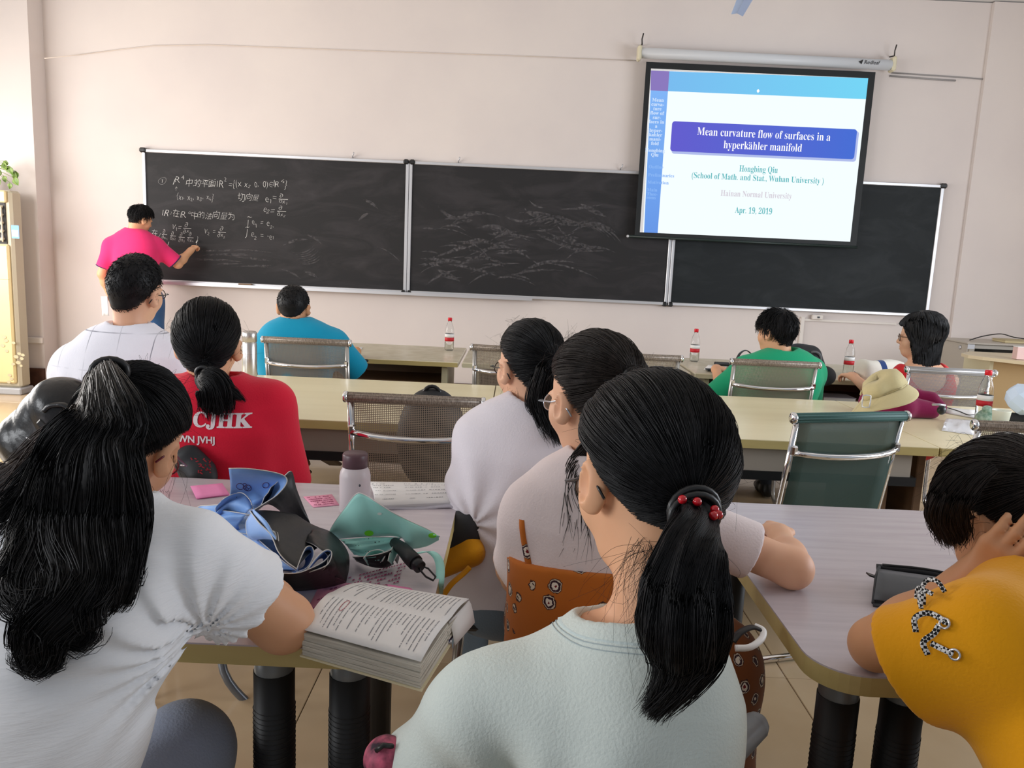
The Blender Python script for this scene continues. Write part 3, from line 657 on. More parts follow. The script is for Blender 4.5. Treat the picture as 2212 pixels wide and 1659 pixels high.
# ================================================================ CHAIRS
m_frame = mat('chair_steel', srgb(186, 182, 176), 0.3, metal=0.75)
m_wire = mat('chair_mesh_taupe', srgb(158, 143, 126), 0.6)
m_arm = mat('arm_grey', srgb(116, 120, 124), 0.45)
m_green = mat('green_mesh_fabric', srgb(58, 84, 78), 0.6)
def _thinmesh(m, f):
    N, L, b = nodes_of(m); out = [n for n in N if n.type == 'OUTPUT_MATERIAL'][0]
    tr_ = N.new('ShaderNodeBsdfTransparent'); mx = N.new('ShaderNodeMixShader'); mx.inputs[0].default_value = f
    L.new(tr_.outputs[0], mx.inputs[1]); L.new(b.outputs[0], mx.inputs[2]); L.new(mx.outputs[0], out.inputs[0])
_thinmesh(m_green, 0.76)
m_silver = mat('silver_mesh', srgb(150, 146, 144), 0.5)
mesh_cache = {}
def make_chair(label, style, loc, rz, arms=False, group=None, base=True, back_=True, zt=0.915, nm='stool'):
    """style: taupe (open wire weave), chrome (bright frame), green (fine green weave), silver"""
    c = thing('mesh_chair' if back_ else nm, label, 'chair' if back_ else nm.split('_')[-1], loc, group, rz)
    W, yt, yb, zb = 0.215, -0.30, -0.215, 0.44
    if not back_:
        bm_box('cushion', (0, 0, .443), (.40, .38, .035), mat('vinyl_dark', (.02, .02, .022), .5), c, bev=.012)
        for sx in (-1, 1):
            for sy in (-1, 1): MB().tube([(sx*.16, sy*.15, .43), (sx*.19, sy*.18, .008)], .011, 8).build('leg', m_frame, c)
        return c
    if zt < .9: yt = -0.26
    fr = m_frame if style == 'taupe' else m_chrome
    def back(z): 
        t = (z-zb)/(zt-zb); return yb+(yt-yb)*t
    def get(key, fn, name, m, kind=None):
        k = (style, key, zt)
        if k in mesh_cache:
            o = bpy.data.objects.new(name, mesh_cache[k]); COL.objects.link(o); o.parent = c
            if kind: o['kind'] = kind
            return o
        o = fn().build(name, m, c, kind); mesh_cache[k] = o.data; return o
    if style != 'green':
        def wires():
            mb = MB(); w = 0.0021; pitch = 0.0064
            nx = int(2*(W-0.012)/pitch); nz = int((zt-zb)/pitch)
            for i in range(nx+1):
                x = -W+0.012+i*pitch; mb.add([(x-w/2*1.3, back(zb), zb), (x+w/2*1.3, back(zb), zb), (x+w/2*1.3, back(zt), zt), (x-w/2*1.3, back(zt), zt)], [(0, 1, 2, 3)])
            for j in range(nz+1):
                z = zb+j*pitch; y = back(z)+0.001
                mb.add([(-W+.01, y, z-w/2*1.3), (W-.01, y, z-w/2*1.3), (W-.01, y, z+w/2*1.3), (-W+.01, y, z+w/2*1.3)], [(0, 1, 2, 3)])
            return mb
        get('back', wires, 'back_mesh', m_wire if style != 'silver' else m_silver, 'stuff')
        def swires():
            mb = MB(); w = 0.003; pitch = 0.0064
            for i in range(66):
                x = -0.205+i*pitch; mb.add([(x-w/2, -0.21, .438), (x+w/2, -0.21, .438), (x+w/2, .21, .43), (x-w/2, .21, .43)], [(0, 1, 2, 3)])
            for i in range(66):
                y = -0.21+i*pitch; mb.add([(-.21, y-w/2, .436), (.21, y-w/2, .436), (.21, y+w/2, .436), (-.21, y+w/2, .436)], [(0, 1, 2, 3)])
            return mb
        get('seat', swires, 'seat_mesh', m_wire, 'stuff')
    else:
        get('back', lambda: MB().grid([[(-W+0.01+(2*W-0.02)*i/8, back(zb+(zt-zb)*j/8)-0.012*math.sin(PI*j/8), zb+(zt-zb)*j/8) for j in range(9)] for i in range(9)], True, 0.002), 'back_mesh', m_green)
        get('seat', lambda: MB().grid([[(-W+0.01+(2*W-0.02)*i/8, -.21+.42*j/8, .438-0.01*math.sin(PI*i/8)) for j in range(9)] for i in range(9)], True, 0.002), 'seat_mesh', m_green)
    # top roller: wrapped tube with little ribs
    def roller():
        mb = MB(); mb.tube([(-W-0.012, yt, zt), (W+0.012, yt, zt)], 0.0165, 16)
        for k in range(10):
            a = 2*PI*k/10; mb.box((0, yt+0.0165*math.cos(a), zt+0.0165*math.sin(a)), (2*W+0.02, 0.002, 0.003), (a, 0, 0))
        return mb
    mtop_ = {'green': mat('green_roll', srgb(66, 104, 100), 0.6, bump=(400, .4)), 'silver': mat('silver_roll', srgb(160, 158, 158), 0.4, metal=.5)}.get(style, mat('roll_taupe', srgb(164, 150, 136), 0.45, metal=.2, vary=(500, srgb(96, 84, 74), .9, (1, .2, .2))))
    get('roll', roller, 'top_roll', mtop_)
    for s in (-1, 1):
        get('cap%d' % s, lambda: MB().lathe([(0, 0), (.018, 0), (.0195, .004), (.0195, .010), (.016, .014), (0, .014)], (s*(W+0.010), yt, zt), 16, (s, 0, 0)), 'roll_cap', m_chrome)
        get('post%d' % s, lambda: MB().tube([(s*W, back(z), z) for z in (0.40, 0.48, zt*.75, zt-0.012)], 0.0125, 8, flat=0.8), 'back_post', fr)
        get('seatrail%d' % s, lambda: MB().tube([(s*W, yb, .44), (s*W, 0, .432), (s*W, .20, .43), (s*W, .235, .425)], 0.012, 8), 'seat_rail', fr)
    def bar():
        mb = MB(); z = zt-.115; P = []
        for i in range(13):
            u = -1+2*i/12; P.append((u*(W-0.004), back(z)-0.014-0.045*(1-abs(u)**3), z-0.006-0.010*(1-u*u)))
        mb.tube(P, 0.0115, 10)
        for s in (-1, 1): mb.box((s*(W-0.004), back(z)-0.01, z+0.002), (0.022, 0.03, 0.034), None, 0.005)
        return mb
    get('bar', bar, 'back_bar', m_chrome)
    if base:
        def sled():
            mb = MB()
            for s in (-1, 1):
                x = s*0.235
                mb.tube(catmull([(x, -.10, .425), (x, .16, .42), (x, .225, .37), (x, .225, .10), (x, .19, .03), (x, .1, .018), (x, -.24, .018)], 5), 0.0125, 10)
            mb.tube([(-.235, -.24, .018), (.235, -.24, .018)], 0.0125, 10); mb.tube([(-.235, -.05, .42), (.235, -.05, .42)], 0.0125, 10)
            return mb
        get('sled', sled, 'sled_base', m_chrome if style != 'taupe' else m_frame)
    if arms:
        for s in (-1, 1):
            get('armtube%d' % s, lambda: MB().tube(catmull([(s*.235, .20, .42), (s*.262, .17, .56), (s*.265, .08, .635), (s*.262, -.10, .645), (s*.235, -.25, .60)], 5), 0.011, 10), 'arm_tube', fr)
            get('armpad%d' % s, lambda: MB().tube(catmull([(s*.265, .16, .62), (s*.267, .08, .655), (s*.264, -.05, .665), (s*.25, -.18, .65)], 5), [0.012, .018, .021]+[.022]*10+[.018, .014, .010], 12, flat=0.7), 'arm_pad', m_arm)
    return c
make_chair('taupe mesh chair standing empty just beyond the table with the water bottle', 'chrome', (-0.325, 2.90, 0), 0.0)
make_chair('dark green mesh chair with chrome frame, empty, right of centre', 'green', (1.075, 2.93, 0), R(17), base=True)
make_chair('taupe mesh chair under the man in turquoise', 'taupe', (-1.10, 4.45, 0), 0.0)
make_chair('taupe mesh chair beyond the head of the girl in the plain white T-shirt', 'taupe', (0.035, 4.5, 0), R(-6))
make_chair('taupe mesh chair standing empty left of the man in green', 'taupe', (0.655, 4.42, 0), R(0))
make_chair('taupe mesh chair under the man in green', 'taupe', (1.375, 4.40, 0), 0.0)
make_chair('silver mesh chair under the woman in red', 'silver', (2.295, 4.40, 0), 0.0)
make_chair('chrome mesh chair mostly hidden behind the girl in yellow', 'chrome', (1.79, 2.90, 0), R(0))
# ================================================================ SOFT BODIES: smooth distance fields meshed by surface nets
def _n(v): v = np.asarray(v, float); return v/np.linalg.norm(v)
class Fld:
    def __init__(s): s.p = []; s.disp = None; s.damp = 0.0
    def _a(s, fn, c, r, k, op='u'): s.p.append((fn, np.asarray(c, float), r, k, op)); return s
    def cap(s, a, b, r0, r1=None, k=0.02, op='u'):
        a = np.asarray(a, float); b = np.asarray(b, float); r1 = r0 if r1 is None else r1; ba = b-a; L = ba@ba+1e-12
        def fn(P):
            t = np.clip((P-a)@ba/L, 0, 1); return np.linalg.norm(P-a-t[:, None]*ba, axis=1)-(r0+(r1-r0)*t)
        return s._a(fn, (a+b)/2, math.sqrt(L)/2+max(r0, r1), k, op)
    def ell(s, c, rad, Rm=None, k=0.02, op='u'):
        c = np.asarray(c, float); rad = np.asarray(rad, float); Q = np.eye(3) if Rm is None else np.asarray(Rm)
        def fn(P):
            q = (P-c)@Q; k0 = np.linalg.norm(q/rad, axis=1); k1 = np.linalg.norm(q/rad**2, axis=1)+1e-9; return k0*(k0-1)/k1
        return s._a(fn, c, rad.max(), k, op)
    def ecap(s, a, b, ra, rb, side, k=0.03, op='u', pw=2.0):
        a = np.asarray(a, float); b = np.asarray(b, float); L = np.linalg.norm(b-a); w = (b-a)/L
        u = np.asarray(side, float); u = _n(u-w*(u@w)); v = np.cross(w, u)
        def fn(P):
            q = P-a; z = q@w; t = np.clip(z/L, 0, 1); A = ra[0]+(rb[0]-ra[0])*t; B = ra[1]+(rb[1]-ra[1])*t
            ze = np.maximum(np.maximum(-z, z-L), 0); m = np.minimum(A, B)
            x = np.abs(q@u)/A; y = np.abs(q@v)/B
            return ((x**pw+y**pw+(ze/m)**pw)**(1/pw)-1)*m
        return s._a(fn, (a+b)/2, L/2+max(*ra, *rb), k, op)
    def cut(s, pt, nrm, k=0.004):
        """remove everything on the side the normal points to"""
        pt = np.asarray(pt, float); n = _n(nrm)
        return s._a(lambda P: -((P-pt)@n), pt, 1e3, k, 's')
    def val(s, P):
        d = np.full(len(P), 0.3)
        for fn, c, r, k, op in s.p:
            if r < 100:
                m = ((P-c)**2).sum(1) < (r+0.07)**2
                if not m.any(): continue
                e = fn(P[m]); D = d[m]
            else: m = slice(None); e = fn(P); D = d
            if op == 'u':
                h = np.maximum(k-np.abs(D-e), 0)/k; d[m] = np.minimum(D, e)-h*h*k/4
            else:
                h = np.maximum(k-np.abs(D+e), 0)/k; d[m] = np.maximum(D, -e)+h*h*k/4
        if s.disp is not None: d += s.disp(P)
        return d
    def bounds(s):
        A = [(c-r, c+r) for fn, c, r, k, op in s.p if op == 'u']
        return np.min([a for a, b in A], 0)-0.02, np.max([b for a, b in A], 0)+0.02
    def mesh(s, h, name='m', lo=None, hi=None):
        b0, b1 = s.bounds()
        if lo is not None: b0 = np.maximum(b0, lo)
        if hi is not None: b1 = np.minimum(b1, hi)
        B = 4; nb = np.ceil((b1-b0)/(h*B)).astype(int)+1; n = nb*B
        ax = [b0[i]+(np.arange(nb[i])*B+B/2-0.5)*h for i in range(3)]
        C = np.stack(np.meshgrid(*ax, indexing='ij'), -1).reshape(-1, 3)
        dc = s.val(C); m = np.abs(dc) < B*h*1.05+0.004
        V = np.repeat(np.repeat(np.repeat(dc.reshape(nb).astype(np.float32), B, 0), B, 1), B, 2)
        bi = np.stack(np.unravel_index(np.nonzero(m)[0], nb), -1)*B
        off = np.stack(np.meshgrid(*[np.arange(B)]*3, indexing='ij'), -1).reshape(-1, 3)
        I = (bi[:, None, :]+off[None]).reshape(-1, 3)
        V[I[:, 0], I[:, 1], I[:, 2]] = s.val(b0+I*h)
        S = V < 0
        cnt = np.zeros(n-1, np.int8)
        for dx in (0, 1):
            for dy in (0, 1):
                for dz in (0, 1): cnt += S[dx:n[0]-1+dx, dy:n[1]-1+dy, dz:n[2]-1+dz]
        act = np.nonzero((cnt > 0) & (cnt < 8)); A = np.stack(act, -1)
        idx = np.full(n-1, -1, np.int32); idx[act] = np.arange(len(A))
        cor = np.array([(x, y, z) for x in (0, 1) for y in (0, 1) for z in (0, 1)])
        vals = np.stack([V[A[:, 0]+c[0], A[:, 1]+c[1], A[:, 2]+c[2]] for c in cor], 1)
        acc = np.zeros((len(A), 3)); w = np.zeros(len(A))
        for i in range(8):
            for j in range(i+1, 8):
                if np.abs(cor[i]-cor[j]).sum() != 1: continue
                a = vals[:, i]; b = vals[:, j]; x = (a < 0) != (b < 0)
                t = np.where(x, a/(a-b+1e-12*(~x)+np.where(a == b, 1e-9, 0)), 0)
                p = cor[i]+t[:, None]*(cor[j]-cor[i]); acc[x] += p[x]; w += x
        P = b0+(A+acc/w[:, None])*h
        F = []
        for axi in range(3):
            u, v = [(1, 2), (2, 0), (0, 1)][axi]
            sl0 = [slice(1, n[k]-1) for k in range(3)]; sl1 = list(sl0)
            sl0[axi] = slice(0, n[axi]-1); sl1[axi] = slice(1, n[axi])
            a = S[tuple(sl0)]; b = S[tuple(sl1)]
            for flip, mm in ((0, a & ~b), (1, b & ~a)):
                E = np.stack(np.nonzero(mm), -1)
                if not len(E): continue
                E = E+np.array([0 if k == axi else 1 for k in range(3)])
                def cell(du, dv):
                    c = E.copy(); c[:, u] -= du; c[:, v] -= dv; return idx[c[:, 0], c[:, 1], c[:, 2]]
                q = np.stack([cell(0, 0), cell(1, 0), cell(1, 1), cell(0, 1)], 1)
                F.append(q[:, ::-1] if flip else q)
        F = np.concatenate(F); F = F[(F >= 0).all(1)]
        # light smoothing
        for _ in range(2):
            s_ = np.zeros_like(P); c_ = np.zeros(len(P))
            for i in range(4):
                a = F[:, i]; b = F[:, (i+1) % 4]
                for k in range(3): s_[:, k] += np.bincount(a, P[b, k], len(P))+np.bincount(b, P[a, k], len(P))
                c_ += np.bincount(a, minlength=len(P))+np.bincount(b, minlength=len(P))
            P = P*0.5+0.5*s_/np.maximum(c_, 1)[:, None]
        return np_mesh(name, P, F)
def folds(seed, amp, freq, stretch=(1, 1, 1), sharp=1.0):
    r = np.random.default_rng(seed); D = r.normal(size=(5, 3))*np.asarray(stretch); D /= np.linalg.norm(D, axis=1, keepdims=True)
    ph = r.uniform(0, 6.28, 5); W = r.normal(size=(3, 3)); st = np.asarray(stretch, float)
    def f(P):
        Q = P*st; w = np.sin(Q@W.T*freq*0.35)*0.9; o = 0
        for i in range(5): o = o+np.abs(np.sin(Q@D[i]*freq*(0.6+0.22*i)*0.5+ph[i]+w[:, i % 3]))**sharp/(1+0.35*i)
        return -(o/2.6-0.5)*amp*1.7
    return f
def radial_folds(c, axis, up, n, amp, r0, fall, ph=0.0):
    """creases fanning out from a point such as an armpit"""
    c = np.asarray(c, float); a = _n(axis); u = _n(np.cross(np.cross(a, up), a)); v = np.cross(a, u)
    def f(P):
        q = P-c; d = np.linalg.norm(q, axis=1); an = np.arctan2(q@v, q@u)
        return -amp*np.sin(an*n+ph+d*14)*np.clip(d/r0, 0, 1)*np.exp(-(d/fall)**2)
    return f
def hrot(yaw, pitch=0, roll=0):
    """yaw + turns left, pitch + looks down, roll + leans to its right"""
    return np.array(Matrix.Rotation(R(yaw), 3, 'Z') @ Matrix.Rotation(-R(pitch), 3, 'X') @ Matrix.Rotation(R(roll), 3, 'Y'))
def head_fld(f, c, Q, s=1.0, male=False, ear=(True, True), k=0.012):
    c = np.asarray(c, float)
    def W(p): return c+Q@(np.asarray(p, float)*s)
    def E(p, r, rot=None, kk=k, op='u'):
        f.ell(W(p), np.asarray(r)*s, Q if rot is None else Q@np.array(Euler([R(a) for a in rot]).to_matrix()), kk, op)
    E((0, -.006, .032), (.074, .092, .092))
    E((0, .022, -.030), (.061, .068, .075), kk=.03)
    E((0, .048, -.078), (.040, .036, .030), kk=.03)                     # chin
    for s_ in (-1, 1):
        E((s_*.040, .058, -.022), (.024, .022, .028), kk=.025)           # cheek
        E((s_*.030, .082, .004), (.014, .012, .009), kk=.010, op='s')    # socket
        E((s_*.030, .071, .004), (.0125, .0125, .0125), kk=.002)         # eyeball
        E((s_*.030, .080, .022), (.022, .010, .006), kk=.012)            # brow
    f.cap(W((0, .088, .012)), W((0, .104, -.022)), .006*s, .0105*s, .012)  # nose
    for s_ in (-1, 1): E((s_*.010, .094, -.026), (.008, .010, .007), kk=.006)
    E((0, .089, -.050), (.023, .010, .006), kk=.006); E((0, .087, -.058), (.020, .010, .0065), kk=.006)  # lips
    E((0, .097, -.054), (.024, .006, .0014), kk=.003, op='s')
    for i, s_ in enumerate((-1, 1)):
        if not ear[i]: continue
        rr = (8, -12*0, s_*-20)
        E((s_*.086, -.008, -.004), (.0105, .022, .034), (12, s_*12, -s_*32), .006)
        E((s_*.0955, -.002, .000), (.0078, .0125, .022), (12, s_*12, -s_*32), .004, 's')
        E((s_*.077, .003, -.028), (.008, .009, .009), None, .006)
def hand_fld(f, W, d, nrm, right=True, curl=(25, 35, 25), spread=1.0, s=1.0, thumb=(0.5, 0.6)):
    """W wrist, d pointing direction, nrm out of the back of the hand"""
    W = np.asarray(W, float); d = _n(d); n = np.asarray(nrm, float); n = _n(n-d*(n@d)); x = np.cross(d, n)*(1 if right else -1)  # x: towards little finger side... thumb at -x
    f.ecap(W+d*.015*s, W+d*.072*s, (.024*s, .015*s), (.037*s, .012*s), x, .012)
    f.cap(W-d*.02*s, W+d*.02*s, .022*s, .024*s, .02)
    for i, (off, L) in enumerate(((-.029, .070), (-.010, .078), (.010, .073), (.028, .058))):
        p = W+d*(.078-.004*abs(i-1.2))*s+x*off*s; a = 0.0; dd = _n(d+x*off*3.0*spread)
        f.cap(W+d*.03*s+x*off*.5*s, p, .011*s, .0098*s, .008)
        for j, (q, r0, r1) in enumerate(((.46, .0092, .0085), (.30, .0083, .0076), (.24, .0074, .0066))):
            a += R(curl[j]*(1+0.08*i)); v = dd*math.cos(a)-n*math.sin(a); p2 = p+v*L*q*s
            f.cap(p, p2, r0*s, r1*s, .003); p = p2
    t = _n(d*thumb[0]-x*thumb[1]-n*0.35); p = W+d*.022*s-x*.020*s
    p1 = p+t*.040*s; f.cap(p, p1, .0145*s, .0115*s, .010)
    t2 = _n(t+d*0.5-n*0.25); p2 = p1+t2*.030*s; f.cap(p1, p2, .0108*s, .0098*s, .004)
    t3 = _n(t2+d*0.3-n*0.2); f.cap(p2, p2+t3*.024*s, .0098*s, .0082*s, .003)
def chainpts(A, B, n): return [np.asarray(A)+(np.asarray(B)-np.asarray(A))*i/n for i in range(n+1)]
def torso_fld(f, Pv, N, side, prof, bulge=0.03, k=0.03, fwd=None):
    """prof rows: t, half width, half depth"""
    Pv = np.asarray(Pv, float); N = np.asarray(N, float); side = _n(side)
    fw = _n(np.cross((0, 0, 1), side)) if fwd is None else np.asarray(fwd)
    pt = lambda t: Pv+(N-Pv)*t-fw*bulge*math.sin(PI*min(t, 1))
    for (t0, a0, b0), (t1, a1, b1) in zip(prof[:-1], prof[1:]): f.ecap(pt(t0), pt(t1), (a0, b0), (a1, b1), side, k, pw=2.3)
    return pt
# ---------------------------------------------------------------- hair
def tubes(paths, rad, nside=3, prof=None):
    """paths (S,K,3), rad scalar or (S,) -> verts, quads"""
    S, K, _ = paths.shape
    T = np.gradient(paths, axis=1); T /= np.linalg.norm(T, axis=2, keepdims=True)+1e-9
    ref = np.where(np.abs(T[..., 2:3]) > 0.9, np.array([1., 0, 0]), np.array([0, 0, 1.]))
    a = np.cross(T, ref); a /= np.linalg.norm(a, axis=2, keepdims=True)+1e-9; b = np.cross(T, a)
    pr = np.ones(K) if prof is None else prof
    r = (np.broadcast_to(np.asarray(rad), (S,))[:, None]*pr[None])[..., None]
    V = np.stack([paths+r*(a*math.cos(2*PI*j/nside)+b*math.sin(2*PI*j/nside)) for j in range(nside)], 2)
    base = (np.arange(S)*K*nside)[:, None, None]+(np.arange(K-1)*nside)[None, :, None]+np.arange(nside)[None, None]
    nx = (np.arange(nside)+1) % nside-np.arange(nside)
    F = np.stack([base, base+nx, base+nx+nside, base+nside], -1).reshape(-1, 4)
    return V.reshape(-1, 3), F
class Hair:
    def __init__(s, c, Q, sc=1.0, rad=(.086, .104, .100), cen=(0, -.008, .032)):
        s.c = np.asarray(c, float); s.Q = Q; s.sc = sc; s.rad = np.array(rad); s.cen = np.array(cen); s.V = []; s.F = []; s.n = 0
    def put(s, V, F): s.V.append(V); s.F.append(F+s.n); s.n += len(V)
    def w(s, L): return s.c+(L*s.sc)@s.Q.T
    def dirs(s, phi, el): return np.stack([-np.sin(phi)*np.cos(el), np.cos(phi)*np.cos(el), np.sin(el)], -1)
    def line(s, phi, kind):
        a = np.abs((np.degrees(phi)+180) % 360-180)
        if kind == 'pony': return np.radians(np.interp(a, [0, 35, 60, 78, 92, 108, 125, 150, 180], [44, 42, 32, 14, 4, -24, -46, -60, -64]))
        if kind == 'short': return np.radians(np.interp(a, [0, 35, 60, 78, 92, 108, 125, 150, 180], [40, 38, 26, 2, -2, -26, -48, -66, -70]))
        if kind == 'fringe': return np.radians(np.interp(a, [0, 35, 60, 78, 92, 108, 125, 150, 180], [20, 18, 12, -8, -8, -30, -50, -68, -72]))
        return np.radians(np.interp(a, [0, 35, 60, 78, 92, 180], [30, 26, 5, -35, -50, -55]))
    def surf(s, D, lift):
        L = D*(s.rad+lift); u = np.clip(-D[..., 2], 0, 1); hy = np.sqrt(np.clip(1-u*u, .01, 1)); tg = 1-.30*u
        wb = np.clip((.25-D[..., 1])/.4, 0, 1); fac = 1+wb*(np.maximum(tg/hy, 1)-1)
        L[..., 0] *= 1+(fac-1)*.72; L[..., 1] *= fac
        return s.cen+L
    def cap_mesh(s, kind, lift=0.0, n=72, m=22):
        ph = np.linspace(-PI, PI, n, endpoint=False); el0 = s.line(ph, kind)-0.03
        t = np.linspace(0, 1, m)
        EL = el0[:, None]+(PI/2-el0[:, None])*t[None]; PH = np.broadcast_to(ph[:, None], EL.shape)
        D = s.dirs(PH, EL); rr = np.where(t < 0.06, -0.010, lift)[None, :, None]
        L = s.surf(D, rr); V = s.w(L.reshape(-1, 3))
        i = np.arange(n)[:, None]; j = np.arange(m-1)[None]
        F = np.stack([i*m+j, ((i+1) % n)*m+j, ((i+1) % n)*m+j+1, i*m+j+1], -1).reshape(-1, 4); s.put(V, F)
    def sweep(s, kind, tie, n, r=0.0006, lift=0.004, seed=1, K=12, frac=0.3, mess=0.0):
        """hair combed back over the skull to the tie direction (phi deg, elev deg)"""
        g = np.random.default_rng(seed); T = s.dirs(np.array(R(tie[0])), np.array(R(tie[1])))
        ph = g.uniform(-PI, PI, n*2); lo = s.line(ph, kind); u = np.where(g.random(n*2) < 0.45, g.random(n*2)*0.04, g.random(n*2)*0.9)
        el = lo+(PI/2-lo)*u
        D0 = s.dirs(ph, el); dot = np.clip(D0@T, -1, 1); om = np.arccos(dot); keep = om > 0.25; D0 = D0[keep][:n]; om = om[keep][:n]; n = len(D0)
        t = np.linspace(0, 1, K)[None]; tt = t
        so = np.sin(om)[:, None]
        D = (np.sin((1-tt)*om[:, None])/so)[..., None]*D0[:, None]+(np.sin(tt*om[:, None])/so)[..., None]*T
        # lanes: the tie gathers, strands stay slightly apart
        end = g.normal(size=(n, 1, 3))*0.05
        D = D+end*(t[..., None]**2); D /= np.linalg.norm(D, axis=2, keepdims=True)
        lf = lift*(g.random((n, 1))*0.9+0.2)*np.sin(np.clip(t*1.25, 0, 1)*PI/2)+mess*g.normal(size=(n, 1))*np.sin(t*PI)
        clump = 0.0016*np.sin(ph[keep][:n]*23)[:, None]*np.sin(t*PI)
        L = s.surf(D, (lf+clump)[..., None]); L[:, -1] = L[:, -1]*0.93+0.07*s.cen
        pr = np.clip(np.minimum(t[0]*9+0.4, 1.0), 0, 1)
        V, F = tubes(s.w(L.reshape(-1, 3)).reshape(n, K, 3), r*g.uniform(.7, 1.4, n), 3, pr); s.put(V, F)
    def crop(s, kind, n, r=0.0009, length=0.30, lift=0.010, seed=2, K=6, whorl=(180, 60), down=0.0):
        """short hair growing away from the whorl"""
        g = np.random.default_rng(seed); Wd = s.dirs(np.array(R(whorl[0])), np.array(R(whorl[1])))
        ph = g.uniform(-PI, PI, n); lo = s.line(ph, kind); el = np.arcsin(np.sin(lo)+(1-np.sin(lo))*g.random(n))
        D0 = s.dirs(ph, el); flow = D0-Wd*(D0@Wd)[:, None]; flow = flow-D0*(flow*D0).sum(1)[:, None]; flow += np.array([0, 0, -down]); flow += g.normal(size=flow.shape)*0.25
        flow -= D0*(flow*D0).sum(1)[:, None]; flow /= np.linalg.norm(flow, axis=1, keepdims=True)+1e-9
        an = length*g.uniform(.6, 1.3, n); a = an[:, None]*np.linspace(0, 1, K)[None]
        D = np.cos(a)[..., None]*D0[:, None]+np.sin(a)[..., None]*flow[:, None]
        low = np.clip((s.dirs(ph, el)[:, 2]+0.55)/0.7, 0.25, 1)
        lf = lift*g.uniform(.3, 1.1, n)[:, None]*low[:, None]*np.linspace(0, 1, K)[None]
        L = s.surf(D, lf[..., None]-0.002)
        V, F = tubes(s.w(L.reshape(-1, 3)).reshape(n, K, 3), r*g.uniform(.7, 1.3, n), 3, np.linspace(1, .35, K)); s.put(V, F)
    def tail(s, ctrl, rad, n, r=0.0007, seed=3, wave=0.0, wf=3.0, flat=1.0, K=26, tip=0.5, core=True, fray=0.0):
        """bundle along world control points; rad = list of bundle radii"""
        g = np.random.default_rng(seed); C = np.array(catmull(ctrl, 8)); M = len(C)
        ts = np.linspace(0, 1, M); tk = np.linspace(0, 1, K)
        C = np.stack([np.interp(tk, ts, C[:, i]) for i in range(3)], 1); RR = np.interp(tk, np.linspace(0, 1, len(rad)), rad)
        T = np.gradient(C, axis=0); T /= np.linalg.norm(T, axis=1, keepdims=True)
        A = np.cross(T, np.array([0, 1.0, 0.01])); A /= np.linalg.norm(A, axis=1, keepdims=True); B = np.cross(T, A)
        th = g.uniform(0, 2*PI, n); q = np.sqrt(g.random(n))*0.65+0.35; q = np.where(g.random(n) < .5, 1.0, q)
        tw = g.normal(size=n)*0.5; L = g.uniform(1-tip, 1.02, n)
        tt = L[:, None]*tk[None]
        def smp(X): return np.stack([np.interp(tt, tk, X[:, i]) for i in range(X.shape[1])], -1)
        c = smp(C); a = smp(A); b = smp(B); rr = np.interp(tt, tk, RR)
        ang = th[:, None]+tw[:, None]*tt
        clump = 1+0.10*np.sin(ang*9+tt*5)
        x = np.cos(ang)*q[:, None]*rr*clump; y = np.sin(ang)*q[:, None]*rr*flat*clump
        if wave:
            ph = np.round(th*2)/2*3
            x = x+wave*tt*np.sin(tt*2*PI*wf+ph[:, None]); y = y+wave*tt*0.7*np.cos(tt*2*PI*wf+ph[:, None]*1.3)
        if fray: x = x+fray*g.normal(size=(n, 1))*tt**3; y = y+fray*g.normal(size=(n, 1))*tt**3
        P = c+a*x[..., None]+b*y[..., None]
        V, F = tubes(P, r*g.uniform(.7, 1.4, n), 3, np.interp(tk, [0, .8, 1], [1, .9, .25])); s.put(V, F)
        if core:
            m = 14; an = np.linspace(0, 2*PI, m, endpoint=False)
            rc = RR*0.86*np.interp(tk, [0, .75, .97, 1], [1, 1, .2, .02])
            V = (C[:, None]+A[:, None]*(np.cos(an)[None, :, None]*rc[:, None, None])+B[:, None]*(np.sin(an)[None, :, None]*rc[:, None, None]*flat)).reshape(-1, 3)
            i = np.arange(K-1)[:, None]; j = np.arange(m)[None]
            s.put(V, np.stack([i*m+j, i*m+(j+1) % m, (i+1)*m+(j+1) % m, (i+1)*m+j], -1).reshape(-1, 4))
    def free(s, starts, ctrl_dirs, n, r=0.0004, L=0.10, seed=5, K=9, curl=0.02, sag=0.5):
        """loose flyaway hairs: start points (world), main direction"""
        g = np.random.default_rng(seed); st = np.asarray(starts)[g.integers(0, len(starts), n)]+g.normal(size=(n, 3))*0.006
        d = np.asarray(ctrl_dirs)[None]+g.normal(size=(n, 3))*0.45; d /= np.linalg.norm(d, axis=1, keepdims=True)
        t = np.linspace(0, 1, K)[None, :, None]; l = L*g.uniform(.4, 1.2, n)[:, None, None]
        P = st[:, None]+d[:, None]*l*t+np.array([0, 0, -1.])*sag*l*t**2+g.normal(size=(n, 1, 3))*curl*np.sin(t*4)*t
        V, F = tubes(P, r, 3, np.linspace(1, .4, K)); s.put(V, F)
    def build(s, name, m, root, label=None):
        return link_me(name, np_mesh(name, np.concatenate(s.V), np.concatenate(s.F)), m, root, None, label)
def hair_mat(name, c, rough=0.47, spec=0.22):
    m = mat(name, c, rough, spec=spec, vary=(60, tuple(min(1, x*2.2+.004) for x in c), 0.6)); return m
m_hair = hair_mat('hair_black', (0.0050, 0.0048, 0.0055))
m_hairb = hair_mat('hair_brownish', (0.014, 0.010, 0.0085))
m_hairg = hair_mat('hair_greyish', (0.012, 0.012, 0.013), 0.5)
m_skin = mat('skin_light', srgb(226, 178, 146), 0.5, spec=0.4, sss=0.12, vary=(7, srgb(216, 160, 130), 0.5))
m_skin2 = mat('skin_warm', srgb(222, 170, 132), 0.5, spec=0.4, sss=0.12, vary=(7, srgb(212, 154, 120), 0.5))
